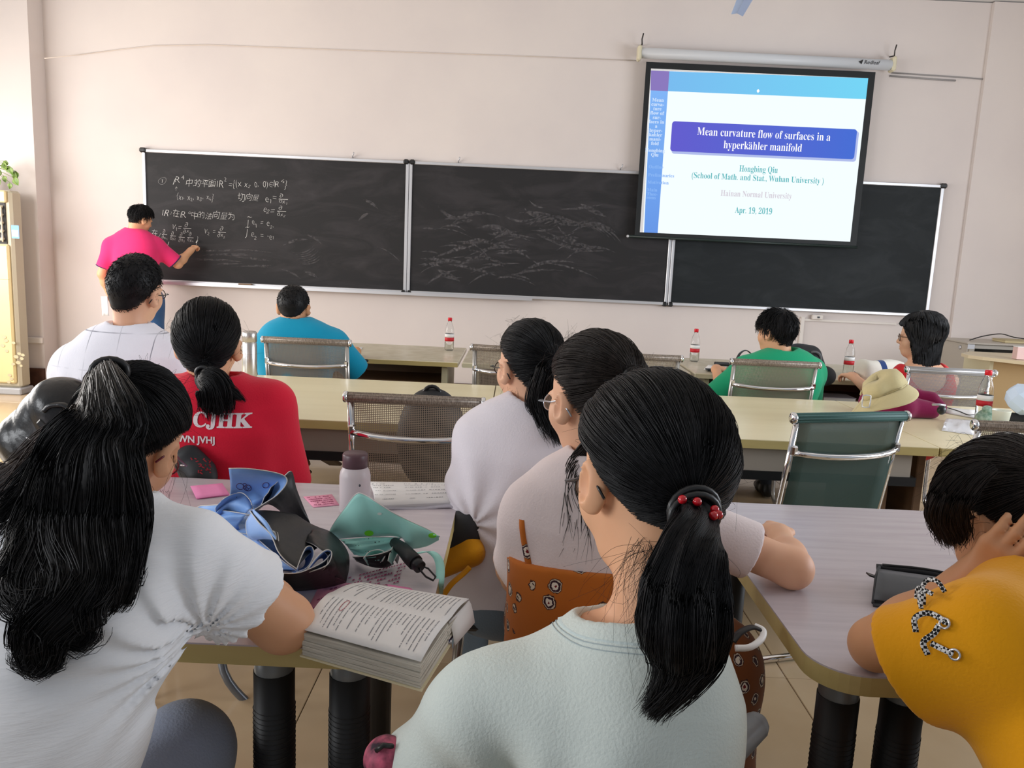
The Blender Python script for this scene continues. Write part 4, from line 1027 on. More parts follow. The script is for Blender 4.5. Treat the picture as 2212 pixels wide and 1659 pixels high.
m_skin3 = mat('skin_tan', srgb(204, 150, 110), 0.5, spec=0.4, sss=0.12, vary=(7, srgb(192, 134, 98), 0.5))
m_eye = mat('eye_dark', (0.02, 0.015, 0.012), 0.1)
def cloth(name, c, rough=0.85, **k): return mat(name, c, rough, spec=0.2, sheen=0.15, bump=k.pop('bump', (220, 0.25)), **k)
def link_sdf(f, h, name, m, root, label=None, **k): return link_me(name, f.mesh(h, name, **k), m, root, None, label)
def glasses(root, c, Q, s, m_fr, r=0.0016, rim=True):
    c = np.asarray(c, float); W = lambda p: Vector(c+Q@(np.asarray(p, float)*s)); mb = MB(); lens = MB()
    for sd in (-1, 1):
        P = [W((sd*.032+.023*math.cos(a)*(1-.12*math.sin(a)), .100-.004*abs(sd*.032+.023*math.cos(a))/.03, .003+.0175*math.sin(a))) for a in [2*PI*i/20 for i in range(20)]]
        mb.tube(P, r*s, 6, closed=True); b = len(lens.v); lens.add(P, [tuple(range(20))])
        mb.tube([W((sd*.056, .096, .010)), W((sd*.072, .085, .010)), W((sd*.083, .03, .008)), W((sd*.086, -.004, .012)), W((sd*.086, -.022, -.004)), W((sd*.083, -.032, -.020))], r*1.1*s, 6)
    mb.tube([W((-.010, .101, .008)), W((0, .104, .011)), W((.010, .101, .008))], r*s, 6)
    g = mb.build('glasses', m_fr, root); lens.build('lens', mat('lens_glass', (0.9, 0.95, 0.95), 0.02, alpha=0.22), g); return g
# ================================================================ PEOPLE
def P(px, py, y=None, z=None): return np.array(at(px, py, y, z))
A3 = lambda *v: np.array(v, float)
FP = [(0, .165, .12), (.25, .145, .105), (.5, .140, .100), (.75, .160, .108), (.90, .135, .085), (1.0, .065, .058)]
MP = [(0, .165, .125), (.25, .155, .118), (.5, .165, .118), (.75, .190, .122), (.90, .160, .095), (1.0, .070, .064)]
def scaled(pr, kx, ky, add=0.0): return [(t, a*kx+add, b*ky+add) for t, a, b in pr]
def arms_fld(f, sh, el, wr, r=(.047, .040, .036, .025), k=.03):
    f.cap(sh, el, r[0], r[1], k); f.cap(el, np.asarray(el)+(np.asarray(wr)-el)*.35, r[1]*.95, r[2], .02); f.cap(np.asarray(el)+(np.asarray(wr)-el)*.35, wr, r[2], r[3], .03)
def leg_tubes(f, hip, kn, an, r=(.085, .062, .048), k=.04): f.cap(hip, kn, r[0], r[1], k); f.cap(kn, an, r[1], r[2], k)
def shoe(root, an, yaw, m, L=.24, name='shoe'):
    an = np.asarray(an, float); fw = A3(-math.sin(R(yaw)), math.cos(R(yaw)), 0); f = Fld(); g = A3(an[0], an[1], 0)
    f.cap(g+A3(0, 0, .045)-fw*.03, g+A3(0, 0, .040)+fw*(L*.45), .038, .036, .02); f.cap(g+A3(0, 0, .036)+fw*(L*.4), g+A3(0, 0, .032)+fw*(L*.72), .036, .028, .02); f.cap(g+A3(0, 0, .05), an, .036, .040, .03)
    f.cut((0, 0, .004), (0, 0, -1)); return link_sdf(f, .006, name, m, root)
def shirt_fld(Pv, N, side, prof, sh, sleeve_pts, rs, bulge=.03, neck_r=.062, hem=None, fold=None, k=.035, trap=.040, neck_up=(0, 0, 1), neck_off=(0, 0, 0)):
    """sh/sleeve_pts for both arms: [(shoulder, direction point, length, r0, r1), ...]"""
    f = Fld(); torso_fld(f, Pv, N, side, prof, bulge, k)
    N = np.asarray(N, float)
    for s_, (d, L, r0, r1) in zip(sh, sleeve_pts):
        s_ = np.asarray(s_, float); dd = _n(np.asarray(d, float)-s_)
        f.cap(N+A3(0, 0, -.035), s_, trap+.008, r0*.86, .06)
        f.cap(s_, s_+dd*L, r0, r1, .05)
        e = s_+dd*L; f._a(lambda Q, e=e, dd=dd: np.maximum(-((Q-e)@dd), np.linalg.norm(np.cross(Q-e, dd), axis=1)-.2), e, 99, .006, 's') if False else None
        # open cuff: trim the rounded end flat, then hollow it
        f.p.append((lambda Q, e=e, dd=dd: np.maximum(-((Q-e)@dd), np.linalg.norm(Q-e, axis=1)-.16), e, .17, .004, 's'))
        f.cap(e-dd*.02, e+dd*.05, r1-.017, r1-.006, .006, 's')
    up = _n(neck_up); c = N+np.asarray(neck_off, float)
    f.cap(c-up*.012, c+up*.16, neck_r, neck_r+.03, .012, 's')
    if hem is not None: f.cut(hem[0], hem[1])
    if fold is not None: f.disp = fold
    return f
def skin_fld(N, Hc, Q, hs, male=False, neck=.052, ears=(True, True)):
    f = Fld(); N = np.asarray(N, float); Hc = np.asarray(Hc, float)
    head_fld(f, Hc, Q, hs, male, ears)
    f.cap(N+A3(0, 0, -.05), Hc+Q@A3(0, -.022, -.060)*hs, neck*1.12, neck, .035)
    return f
def under(f, N, sh, Pv):
    N = np.asarray(N, float)
    for s_ in sh: f.cap(N+A3(0, 0, -.035), np.asarray(s_), .045, .036, .04)
    f.cap(N+A3(0, 0, -.05), (N+np.asarray(Pv))/2, .055, .07, .04)
# ---- 1 teacher at the board
def teacher():
    y = 6.92; Hc = P(303, 474, y); N = P(290, 506, y); rt = wthing('person', 'lecturer in a pink polo shirt writing on the blackboard', 'person', (N[0], y, 0))
    Q = hrot(-38, 18, 8); hs = .98
    sR = P(338, 531, y+.05); sL = P(240, 533, y-.02); eR = P(384, 570, y+.14); wR = P(412, 541, y+.30); eL = P(221, 592, y-.02); wL = P(240, 642, y+.06)
    f = skin_fld(N, Hc, Q, hs, True, .055); under(f, N, (sL, sR), A3(N[0], y, 1.0))
    arms_fld(f, sR, eR, wR, (.048, .041, .037, .028)); arms_fld(f, sL, eL, wL, (.048, .040, .037, .028))
    hand_fld(f, wR, P(426, 528, 7.30)-wR, (-.3, -1, .1), True, (45, 60, 40), .5, .95)
    hand_fld(f, wL, P(243, 668, y+.1)-wL, (-1, -.2, 0), False, (35, 45, 30), .6, .95)
    link_sdf(f, .006, 'body', m_skin2, rt)
    hip = A3(N[0]+.04, y, .93); side = A3(math.cos(R(-14)), math.sin(R(-14)), 0)
    g = shirt_fld(hip, N+A3(0, 0, -.005), side, scaled(MP, 1.0, 1.05, .004), (sL, sR), ((eL, .19, .062, .066), (eR, .20, .062, .070)), None, .01, .058, (hip+A3(0, 0, -.02), (0, 0, -1)), folds(3, .010, 13, (1, 1, .5)))
    link_sdf(g, .008, 'polo_shirt', cloth('polo_pink', srgb(238, 54, 118)), rt)
    mb = MB(); c = N+A3(0, 0, .018); mb.tube([c+A3(.066*math.cos(a), .062*math.sin(a), .006*math.sin(a*1)) for a in [2*PI*i/24 for i in range(24)]], .013, 8, closed=True, flat=1.0)
    mb.build('collar', cloth('polo_pink_edge', srgb(244, 80, 138)), rt)
    mb = MB()
    for s_, e, L, r in ((sL, eL, .19, .066), (sR, eR, .20, .070)):
        d = _n(e-s_); a = _n(np.cross(d, (0, 1, .1))); b = np.cross(d, a)
        mb.tube([s_+d*(L-.002)+(a*math.cos(t)+b*math.sin(t))*(r+.001) for t in [2*PI*i/20 for i in range(20)]], .005, 6, closed=True)
    mb.build('sleeve_trim', cloth('trim_navy', srgb(60, 40, 84)), rt)
    f = Fld(); hL = hip+A3(-.09, 0, -.04); hR = hip+A3(.09, .02, -.04)
    f.ecap(hip+A3(0, 0, .03), hip+A3(0, 0, -.10), (.165, .115), (.17, .12), side, .03)
    aL = A3(hip[0]-.10, y-.02, .10); aR = A3(hip[0]+.10, y+.04, .10)
    leg_tubes(f, hL, (hL+aL)/2+A3(0, .02, .02), aL, (.098, .075, .060)); leg_tubes(f, hR, (hR+aR)/2+A3(0, .02, .02), aR, (.098, .075, .060)); f.disp = folds(9, .008, 14)
    link_sdf(f, .010, 'jeans', cloth('jeans_blue', srgb(48, 82, 130), vary=(5, srgb(66, 104, 150), .6)), rt)
    mt = mat('shoe_black', (.012, .011, .011), .4); shoe(rt, aL, -10, mt); shoe(rt, aR, -20, mt)
    h = Hair(Hc, Q, hs, (.088, .102, .098)); h.cap_mesh('short'); h.crop('short', 1500, .0022, .5, .016, 11, 5, down=.5); h.build('hair', m_hair, rt)
    q = P(226, 664, y+.0); bm = MB(); bm.grid([[P(218+14*u+3*v, 640+42*v, y+.02+.01*math.sin(3*u)) for u in (0, .33, .66, 1)] for v in (0, .25, .5, .75, 1)], True, .004)
    tag(bm.build('paper_sheaf', mat('paper_white', srgb(240, 240, 242), .8)), 'folded white paper held in the left hand of the lecturer in pink', 'paper')
    tag(MB().tube([P(424, 524, 7.31), P(427, 519, 7.355)], .005, 8).build('chalk_piece', MATS['chalk_white']), 'piece of chalk in the hand of the lecturer in pink', 'chalk')
teacher()
# ---- 2 man in the white checked shirt
def man_white():
    y = 2.78; Hc = P(292, 622, y); Hc[2] -= .018; N = P(283, 726, y-.04); rt = wthing('person', 'man with short black hair and a white shirt with faint check', 'person', (N[0], y, 0))
    Q = hrot(-12, 2, 9); hs = .99; Pv = A3(N[0]-.02, y+.02, .50); sd = _n(A3(1, -.10, 0))
    sL = P(160, 800, y-.02); sR = P(352, 806, y+.02); eL = A3(sL[0]-.03, y+.08, .76); eR = A3(sR[0]+.02, y+.20, .80); wL = A3(sL[0]+.12, y+.30, .74); wR = A3(sR[0]-.06, y+.42, .79)
    f = skin_fld(N, Hc, Q, hs, True, .051); under(f, N, (sL, sR), Pv); arms_fld(f, sL, eL, wL); arms_fld(f, sR, eR, wR)
    hand_fld(f, wL, A3(.6, .8, 0), (0, 0, 1), False); hand_fld(f, wR, A3(-.5, .8, -.1), (0, 0, 1), True); link_sdf(f, .0055, 'body', m_skin, rt)
    pr = [(0, .19, .13), (.25, .19, .125), (.5, .20, .125), (.75, .215, .125), (.9, .185, .10), (1, .075, .068)]
    rf = radial_folds(sL+A3(.03, 0, -.1), (0, 1, 0), (0, 0, 1), 6, .004, .04, .22); ff = folds(21, .009, 10, (1, 1, .6))
    g = shirt_fld(Pv, N, sd, pr, (sL, sR), ((eL, .23, .068, .076), (eR, .23, .068, .076)), None, .04, .060, None, lambda X: ff(X)+rf(X), trap=.05)
    m = cloth('checked_cotton', srgb(212, 212, 226))
    N_, L_, b_ = nodes_of(m); tc = N_.new('ShaderNodeTexCoord'); nz = N_.new('ShaderNodeTexNoise'); nz.inputs['Scale'].default_value = 9
    mxs = []
    for axis, sc, off in ((0, 9.0, 0.0), (2, 8.0, .3)):
        sp = N_.new('ShaderNodeSeparateXYZ'); L_.new(tc.outputs['Object'], sp.inputs[0])
        m1 = N_.new('ShaderNodeMath'); m1.operation = 'MULTIPLY_ADD'; m1.inputs[1].default_value = sc; m1.inputs[2].default_value = off; L_.new(sp.outputs[axis], m1.inputs[0])
        m2 = N_.new('ShaderNodeMath'); m2.operation = 'FRACT'; L_.new(m1.outputs[0], m2.inputs[0])
        m3 = N_.new('ShaderNodeMath'); m3.operation = 'LESS_THAN'; m3.inputs[1].default_value = .028; L_.new(m2.outputs[0], m3.inputs[0]); mxs.append(m3)
    ad = N_.new('ShaderNodeMath'); ad.operation = 'MAXIMUM'; L_.new(mxs[0].outputs[0], ad.inputs[0]); L_.new(mxs[1].outputs[0], ad.inputs[1])
    L_.new(tc.outputs['Object'], nz.inputs['Vector']); gt = N_.new('ShaderNodeMapRange'); gt.inputs[1].default_value = .42; gt.inputs[2].default_value = .62; L_.new(nz.outputs[0], gt.inputs[0])
    mu = N_.new('ShaderNodeMath'); mu.operation = 'MULTIPLY'; L_.new(ad.outputs[0], mu.inputs[0]); L_.new(gt.outputs[0], mu.inputs[1])
    mm = N_.new('ShaderNodeMath'); mm.operation = 'MULTIPLY'; mm.inputs[1].default_value = .75; L_.new(mu.outputs[0], mm.inputs[0])
    mx = N_.new('ShaderNodeMix'); mx.data_type = 'RGBA'; mx.inputs[6].default_value = (*srgb(238, 238, 248), 1); mx.inputs[7].default_value = (*srgb(112, 112, 128), 1)
    L_.new(mm.outputs[0], mx.inputs[0]); L_.new(mx.outputs[2], b_.inputs['Base Color'])
    link_sdf(g, .0065, 'shirt', m, rt)
    c = N+A3(0, 0, .022); MB().tube([c+A3(.066*math.cos(a)+.004, .060*math.sin(a), -.004*math.cos(a)+.012*math.sin(a)) for a in [2*PI*i/28 for i in range(28)]], .014, 8, closed=True, flat=1.5).build('collar', m, rt)
    f = Fld(); leg_tubes(f, Pv+A3(-.09, 0, -.02), Pv+A3(-.14, .42, 0), A3(Pv[0]-.14, y+.42, .1)); leg_tubes(f, Pv+A3(.09, 0, -.02), Pv+A3(.14, .42, 0), A3(Pv[0]+.14, y+.42, .1))
    f.ell(Pv+A3(0, 0, -.01), (.17, .14, .10)); link_sdf(f, .012, 'trousers', cloth('trousers_dark', (.03, .035, .05)), rt)
    h = Hair(Hc, Q, hs, (.085, .102, .108)); h.cap_mesh('short'); h.crop('short', 3000, .0013, .16, .008, 12, 5); h.build('hair', m_hair, rt)
    glasses(rt, Hc, Q, hs, m_blk)
man_white()
# ---- 3 girl in red
def girl_red():
    y = 2.40; Hc = P(450, 752, y); N = P(468, 838, y-.03); rt = wthing('person', 'girl in a red T-shirt with white lettering on the back and a low ponytail', 'person', (N[0], y, 0))
    Q = hrot(7, 4, 0); hs = 1.06; Pv = A3(N[0]-.01, y+.03, .48); sd = A3(1, 0, 0)
    sL = P(362, 868, y); sR = P(588, 872, y); eL = A3(sL[0]-.03, y+.10, .72); eR = P(612, 1000, y+.05); wL = A3(sL[0]+.1, y+.36, .74); wR = A3(eR[0]-.14, y+.34, .76)
    f = skin_fld(N, Hc, Q, hs, False, .050); under(f, N, (sL, sR), Pv); arms_fld(f, sL, eL, wL, (.042, .037, .033, .023)); arms_fld(f, sR, eR, wR, (.042, .037, .033, .023))
    hand_fld(f, wL, A3(.6, .8, 0), (0, 0, 1), False, s=.92); hand_fld(f, wR, A3(-.5, .8, -.1), (0, 0, 1), True, s=.92); link_sdf(f, .005, 'body', m_skin2, rt)
    pr = [(0, .185, .13), (.25, .180, .12), (.5, .178, .118), (.75, .180, .115), (.9, .150, .092), (1, .070, .062)]
    ff = folds(33, .012, 11, (1.3, 1, .45)); rf = radial_folds(sR+A3(-.045, 0, -.11), (0, 1, 0), (0, 0, 1), 7, .006, .04, .22)
    g = shirt_fld(Pv, N, sd, pr, (sL, sR), ((eL, .26, .062, .074), (eR, .285, .062, .078)), None, .03, .062, None, ff)
    so = link_sdf(g, .006, 'tshirt', cloth('jersey_red', srgb(206, 24, 52)), rt)
    # lettering laid on the cloth
    bv = BVHTree.FromPolygons([tuple(v.co) for v in so.data.vertices], [tuple(p.vertices) for p in so.data.polygons])
    mb = MB()
    def put(s, x0, y0, x1, y1, bold, split=3):
        V, F = glyphs(s, 1.0, bold); xs = [v[0] for v in V]; k = 1/(max(xs)-min(xs)); xm = min(xs); hh = max(v[1] for v in V)
        import bmesh
        bm = bmesh.new(); vv = [bm.verts.new(v) for v in V]
        for fc in F:
            try: bm.faces.new([vv[i] for i in fc])
            except ValueError: pass
        for _ in range(split-1): bmesh.ops.subdivide_edges(bm, edges=bm.edges[:], cuts=1, use_grid_fill=True)
        bmesh.ops.triangulate(bm, faces=bm.faces[:])
        bm.verts.index_update(); a = P(x0, y0, 2.2); b = P(x1, y1, 2.2); W = np.linalg.norm(b-a); ux = (b-a)/W; uz = np.array([-ux[2], 0, ux[0]])
        out = []
        for v in bm.verts:
            p = a+ux*W*(v.co.x-xm)*k+uz*W*v.co.y*k
            h_, nn, _, _ = bv.ray_cast(Vector((p[0], 1.9, p[2])), Vector((0, 1, 0)))
            out.append((h_+nn*.0016) if h_ is not None else Vector((p[0], 2.35, p[2])))
        mb.add(out, [tuple(v.index for v in fc.verts) for fc in bm.faces], True); bm.free()
    put('𝐂𝐉𝐇𝐊', 404, 927, 527, 934, .02); put('WN JVHJ', 372, 960, 454, 964, .03, 2)
    mb.build('lettering', mat('print_white', srgb(226, 214, 216), .8), rt)
    MB().tube([N+A3(.066*math.cos(a)+.002, .060*math.sin(a), .016+.010*math.sin(a)) for a in [2*PI*i/28 for i in range(28)]], .007, 8, closed=True, flat=1.4).build('collar', cloth('jersey_red_rib', srgb(190, 20, 46)), rt)
    f = Fld(); leg_tubes(f, Pv+A3(-.09, 0, -.02), Pv+A3(-.12, .40, 0), A3(Pv[0]-.12, y+.40, .1)); leg_tubes(f, Pv+A3(.09, 0, -.02), Pv+A3(.12, .40, 0), A3(Pv[0]+.12, y+.40, .1))
    f.ell(Pv, (.17, .14, .10)); link_sdf(f, .012, 'trousers', MATS['trousers_dark'], rt)
    h = Hair(Hc, Q, hs, (.092, .106, .113), (0, -.008, .034)); h.cap_mesh('pony', -.001); h.sweep('pony', (-171, -32), 2600, .0010, .006, 31, mess=.001); 
    h.build('hair', m_hair, rt)
    tie = Hc+Q@(A3(.016, -.105, -.055)*hs); h = Hair(Hc, Q, hs)
    h.tail([tie+A3(0, .02, .01), tie+A3(.002, -.018, -.02), P(460, 830, y-.16), P(468, 870, y-.15), P(470, 905, y-.14)], [.018, .020, .040, .050, .046, .034], 520, .0011, 32, .004, 2, .6, tip=.28, fray=.008)
    h.tail([tie, P(480, 830, y-.16), P(505, 850, y-.15), P(532, 868, y-.13)], [.012, .02, .018, .006], 90, .0010, 33, tip=.3, flat=.5)
    h.build('ponytail', m_hair, rt)
    MB().tube([tie+A3(.019*math.cos(a), -.012, -.008+.019*math.sin(a)) for a in [2*PI*i/16 for i in range(16)]], .006, 8, closed=True).build('hair_tie', m_blk, rt)
    h = Hair(Hc, Q, hs); sts = [Hc+Q@(A3(.09*math.cos(a), .0, .03+.098*math.sin(a))*hs) for a in np.linspace(-.3, 3.4, 30)]
    h.free(sts, (0, 0, .25), 70, .0004, .06, 34, sag=.8); h.build('flyaway_hair', m_hair, rt)
girl_red()
# ---- 4 man in turquoise
def man_turq():
    y = 4.36; Hc = P(634, 664, y); Hc[2] = 1.20-.132; N = P(640, 712, y-.02); rt = wthing('person', 'man in a turquoise shirt with cropped black hair in the front row', 'person', (N[0], y, 0))
    Q = hrot(2, 8, 0); hs = 1.0; Pv = A3(N[0], y+.03, .50); sd = A3(1, 0, 0)
    sL = P(580, 752, y+.02); sR = P(722, 745, y+.02); eL = A3(sL[0]-.05, y+.16, .76); eR = P(766, 796, y+.12); wL = A3(sL[0]+.10, y+.46, .79); wR = A3(eR[0]-.06, y+.46, .79)
    f = skin_fld(N, Hc, Q, hs, True, .058); under(f, N, (sL, sR), Pv); arms_fld(f, sL, eL, wL); arms_fld(f, sR, eR, wR)
    hand_fld(f, wL, A3(.6, .8, 0), (0, 0, 1), False); hand_fld(f, wR, A3(-.5, .8, 0), (0, 0, 1), True)
    # feet, drawn back under the seat
    aR = P(708, 968, 4.55); aL = P(640, 985, 4.45); kR = A3(aR[0]+.01, 4.84, .46); kL = A3(aL[0]-.05, 4.84, .46)
    f.cap((N+Pv)/2, Pv, .06, .09, .04)
    for a_, k_, s_ in ((aL, kL, -.09), (aR, kR, .09)): f.cap(Pv+A3(s_, 0, -.02), k_, .06, .045, .03); f.cap(k_, a_+A3(0, 0, .04), .045, .034, .02)
    for a_, sx in ((aL, 1), (aR, 1)): f.cap(a_+A3(0, 0, .04), a_+A3(0, .0, -.02), .034, .034, .02); f.cap(a_+A3(0, -.02, -.03), a_+A3(.02*sx, .13, -.085), .032, .026, .03)
    link_sdf(f, .007, 'body', m_skin3, rt)
    ff = folds(41, .012, 9)
    g = shirt_fld(Pv, N, sd, scaled(MP, 1.06, 1.08, .006), (sL, sR), ((eL, .22, .066, .072), (eR, .22, .066, .074)), None, .03, .060, None, ff); link_sdf(g, .009, 'shirt', cloth('shirt_turquoise', srgb(14, 146, 182)), rt)
    MB().tube([N+A3(.064*math.cos(a), .058*math.sin(a), .020+.008*math.sin(a)) for a in [2*PI*i/24 for i in range(24)]], .011, 8, closed=True, flat=1.3).build('collar', MATS['shirt_turquoise'], rt)
    f = Fld(); leg_tubes(f, Pv+A3(-.09, 0, -.02), kL, aL+A3(0, 0, .03), (.09, .068, .056)); leg_tubes(f, Pv+A3(.09, 0, -.02), kR, aR+A3(0, 0, .03), (.09, .068, .058)); f.ell(Pv, (.18, .15, .10)); f.disp = folds(42, .008, 14)
    link_sdf(f, .010, 'jeans', MATS['jeans_blue'], rt)
    msd = mat('sandal_dark', srgb(60, 42, 34), .6)
    for a_ in (aL, aR):
        MB().box(a_+A3(.01, .05, -.095), (.085, .24, .022), (R(-22), 0, 0), .008).build('sandal', msd, rt)
        MB().tube(arc(a_+A3(.012, .07, -.07), .045, 0, PI, 8), .010, 6, flat=.5).build('sandal_strap', mat('sandal_strap', srgb(130, 84, 58), .6), rt)
    h = Hair(Hc, Q, hs, (.084, .100, .100)); h.cap_mesh('short'); h.crop('short', 1500, .0016, .16, .008, 43, 4); h.build('hair', m_hair, rt)
man_turq()
# ---- 5 girl in white T-shirt with glasses
def girl_white():
    y = 2.08; Hc = P(1143, 797, y); N = P(1152, 893, y-.03); rt = wthing('person', 'girl with glasses, ponytail and plain white T-shirt at the end of the umbrella table', 'person', (N[0], y, 0))
    Q = hrot(33, 6, -2); hs = .97; Pv = A3(N[0]-.05, y-.02, .50); sd = _n(A3(1, -.05, 0))
    sL = P(1048, 952, y-.02); sR = P(1222, 955, y+.06); eL = P(1016, 1140, y+.0); wL = A3(-.02, y+.22, .66); eR = A3(sR[0]+.06, y+.10, .78); wR = A3(.10, y+.34, .72)
    f = skin_fld(N, Hc, Q, hs, False, .046); under(f, N, (sL, sR), Pv); arms_fld(f, sL, eL, wL, (.040, .036, .033, .023)); arms_fld(f, sR, eR, wR, (.040, .036, .033, .023))
    hand_fld(f, wL, A3(-.9, .3, 0), (0, 0, 1), False, s=.9); hand_fld(f, wR, A3(-.6, .8, 0), (0, 0, 1), True, s=.9); link_sdf(f, .0045, 'body', m_skin, rt)
    pr = [(0, .205, .13), (.2, .190, .125), (.5, .165, .115), (.75, .158, .110), (.9, .138, .088), (1, .066, .060)]
    ff = folds(51, .013, 11, (1.2, 1, .55)); rf = radial_folds(P(1025, 1110, 2.0), (0, 1, 0), (0, 0, 1), 8, .006, .07, .22)
    g = shirt_fld(Pv+A3(0, 0, -.02), N, sd, pr, (sL, sR), ((eL, .205, .050, .060), (eR, .20, .052, .060)), None, .03, .056, (Pv+A3(0, 0, -.005), (0, 0, -1)), lambda X: ff(X)+rf(X))
    link_sdf(g, .0055, 'tshirt', cloth('jersey_white', srgb(222, 216, 222)), rt)
    MB().tube([N+A3(.058*math.cos(a), .053*math.sin(a), .014+.006*math.sin(a)) for a in [2*PI*i/28 for i in range(28)]], .006, 8, closed=True, flat=1.4).build('collar', MATS['jersey_white'], rt)
    f = Fld(); f.ell(Pv+A3(0, .02, -.02), (.185, .165, .12)); leg_tubes(f, Pv+A3(-.09, 0.03, -.02), A3(-.12, y+.45, .50), A3(-.10, y+.42, .1), (.092, .07, .055)); leg_tubes(f, Pv+A3(.09, 0.03, -.02), A3(.14, y+.45, .50), A3(.14, y+.42, .1), (.092, .07, .055)); f.disp = folds(52, .010, 16)
    link_sdf(f, .009, 'jeans', cloth('jeans_grey_blue', srgb(98, 112, 124), vary=(5, srgb(122, 134, 142), .6)), rt)
    mt = mat('shoe_white', srgb(200, 200, 200), .6); shoe(rt, A3(-.10, y+.42, .1), 0, mt, .22); shoe(rt, A3(.14, y+.42, .1), 0, mt, .22)
    tie = Hc+Q@(A3(0, -.112, .022)*hs)
    h = Hair(Hc, Q, hs, (.087, .105, .102)); h.cap_mesh('pony', -.001); h.sweep('pony', (180, -4), 3000, .0009, .007, 53, mess=.0012); h.build('hair', m_hair, rt)
    h = Hair(Hc, Q, hs); h.tail([tie+A3(-.01, .02, 0), tie+A3(.004, -.02, -.008), P(1192, 800, y-.13), P(1180, 860, y-.12), P(1198, 920, y-.14), P(1212, 962, y-.15)], [.018, .022, .036, .040, .026, .010], 620, .0009, 54, .007, 1.6, .7, tip=.35, fray=.012)
    h.tail([tie, P(1165, 820, y-.11), P(1150, 870, y-.12), P(1158, 905, y-.13)], [.012, .022, .016, .005], 160, .0008, 55, .004, 1.5, .6, tip=.4); h.build('ponytail', m_hair, rt)
    MB().tube([tie+A3(.020*math.cos(a)+.004, -.014+.008*math.cos(a), -.004+.020*math.sin(a)) for a in [2*PI*i/16 for i in range(16)]], .006, 8, closed=True).build('hair_tie', m_blk, rt)
    h = Hair(Hc, Q, hs); h.free([Hc+Q@(A3(.085*math.cos(a), .02, .03+.10*math.sin(a))*hs) for a in np.linspace(.2, 2.9, 24)], (0, 0, .5), 50, .0003, .03, 56, sag=.7)
    h.free([Hc+Q@(A3(-.06, -.03+.03*k, -.05)*hs) for k in range(3)], (0, -.3, -1), 14, .0003, .07, 57); h.build('flyaway_hair', m_hair, rt)
    glasses(rt, Hc, Q, hs, mat('frame_dark', (.02, .018, .018), .25))
girl_white()
# ---- 6 girl in pinafore dress
def print_mat(name, base):
    m = mat(name, base, .85, spec=.2, sheen=.1); N, L, b = nodes_of(m); tc = N.new('ShaderNodeTexCoord')
    vo = N.new('ShaderNodeTexVoronoi'); vo.inputs['Scale'].default_value = 24; vo.inputs['Randomness'].default_value = .55
    L.new(tc.outputs['Object'], vo.inputs['Vector'])
    sn = N.new('ShaderNodeTexNoise'); sn.inputs['Scale'].default_value = 120; L.new(tc.outputs['Object'], sn.inputs['Vector'])
    ad = N.new('ShaderNodeMath'); ad.operation = 'MULTIPLY_ADD'; ad.inputs[1].default_value = .22; L.new(sn.outputs[0], ad.inputs[0]); L.new(vo.outputs['Distance'], ad.inputs[2])
    cr = N.new('ShaderNodeValToRGB'); e = cr.color_ramp; e.interpolation = 'CONSTANT'
    stops = [(0, srgb(120, 30, 36)), (.20, srgb(226, 214, 200)), (.30, srgb(58, 34, 44)), (.38, srgb(206, 190, 170)), (.42, srgb(70, 40, 34)), (.46, base)]
    e.elements[0].position = 0; e.elements[0].color = (*stops[0][1], 1); e.elements[1].position = stops[1][0]; e.elements[1].color = (*stops[1][1], 1)
    for p_, c_ in stops[2:]: q_ = e.elements.new(p_); q_.color = (*c_, 1)
    L.new(ad.outputs[0], cr.inputs[0]); L.new(cr.outputs[0], b.inputs['Base Color']); return m
m_print = print_mat('printed_cotton', srgb(186, 104, 38))
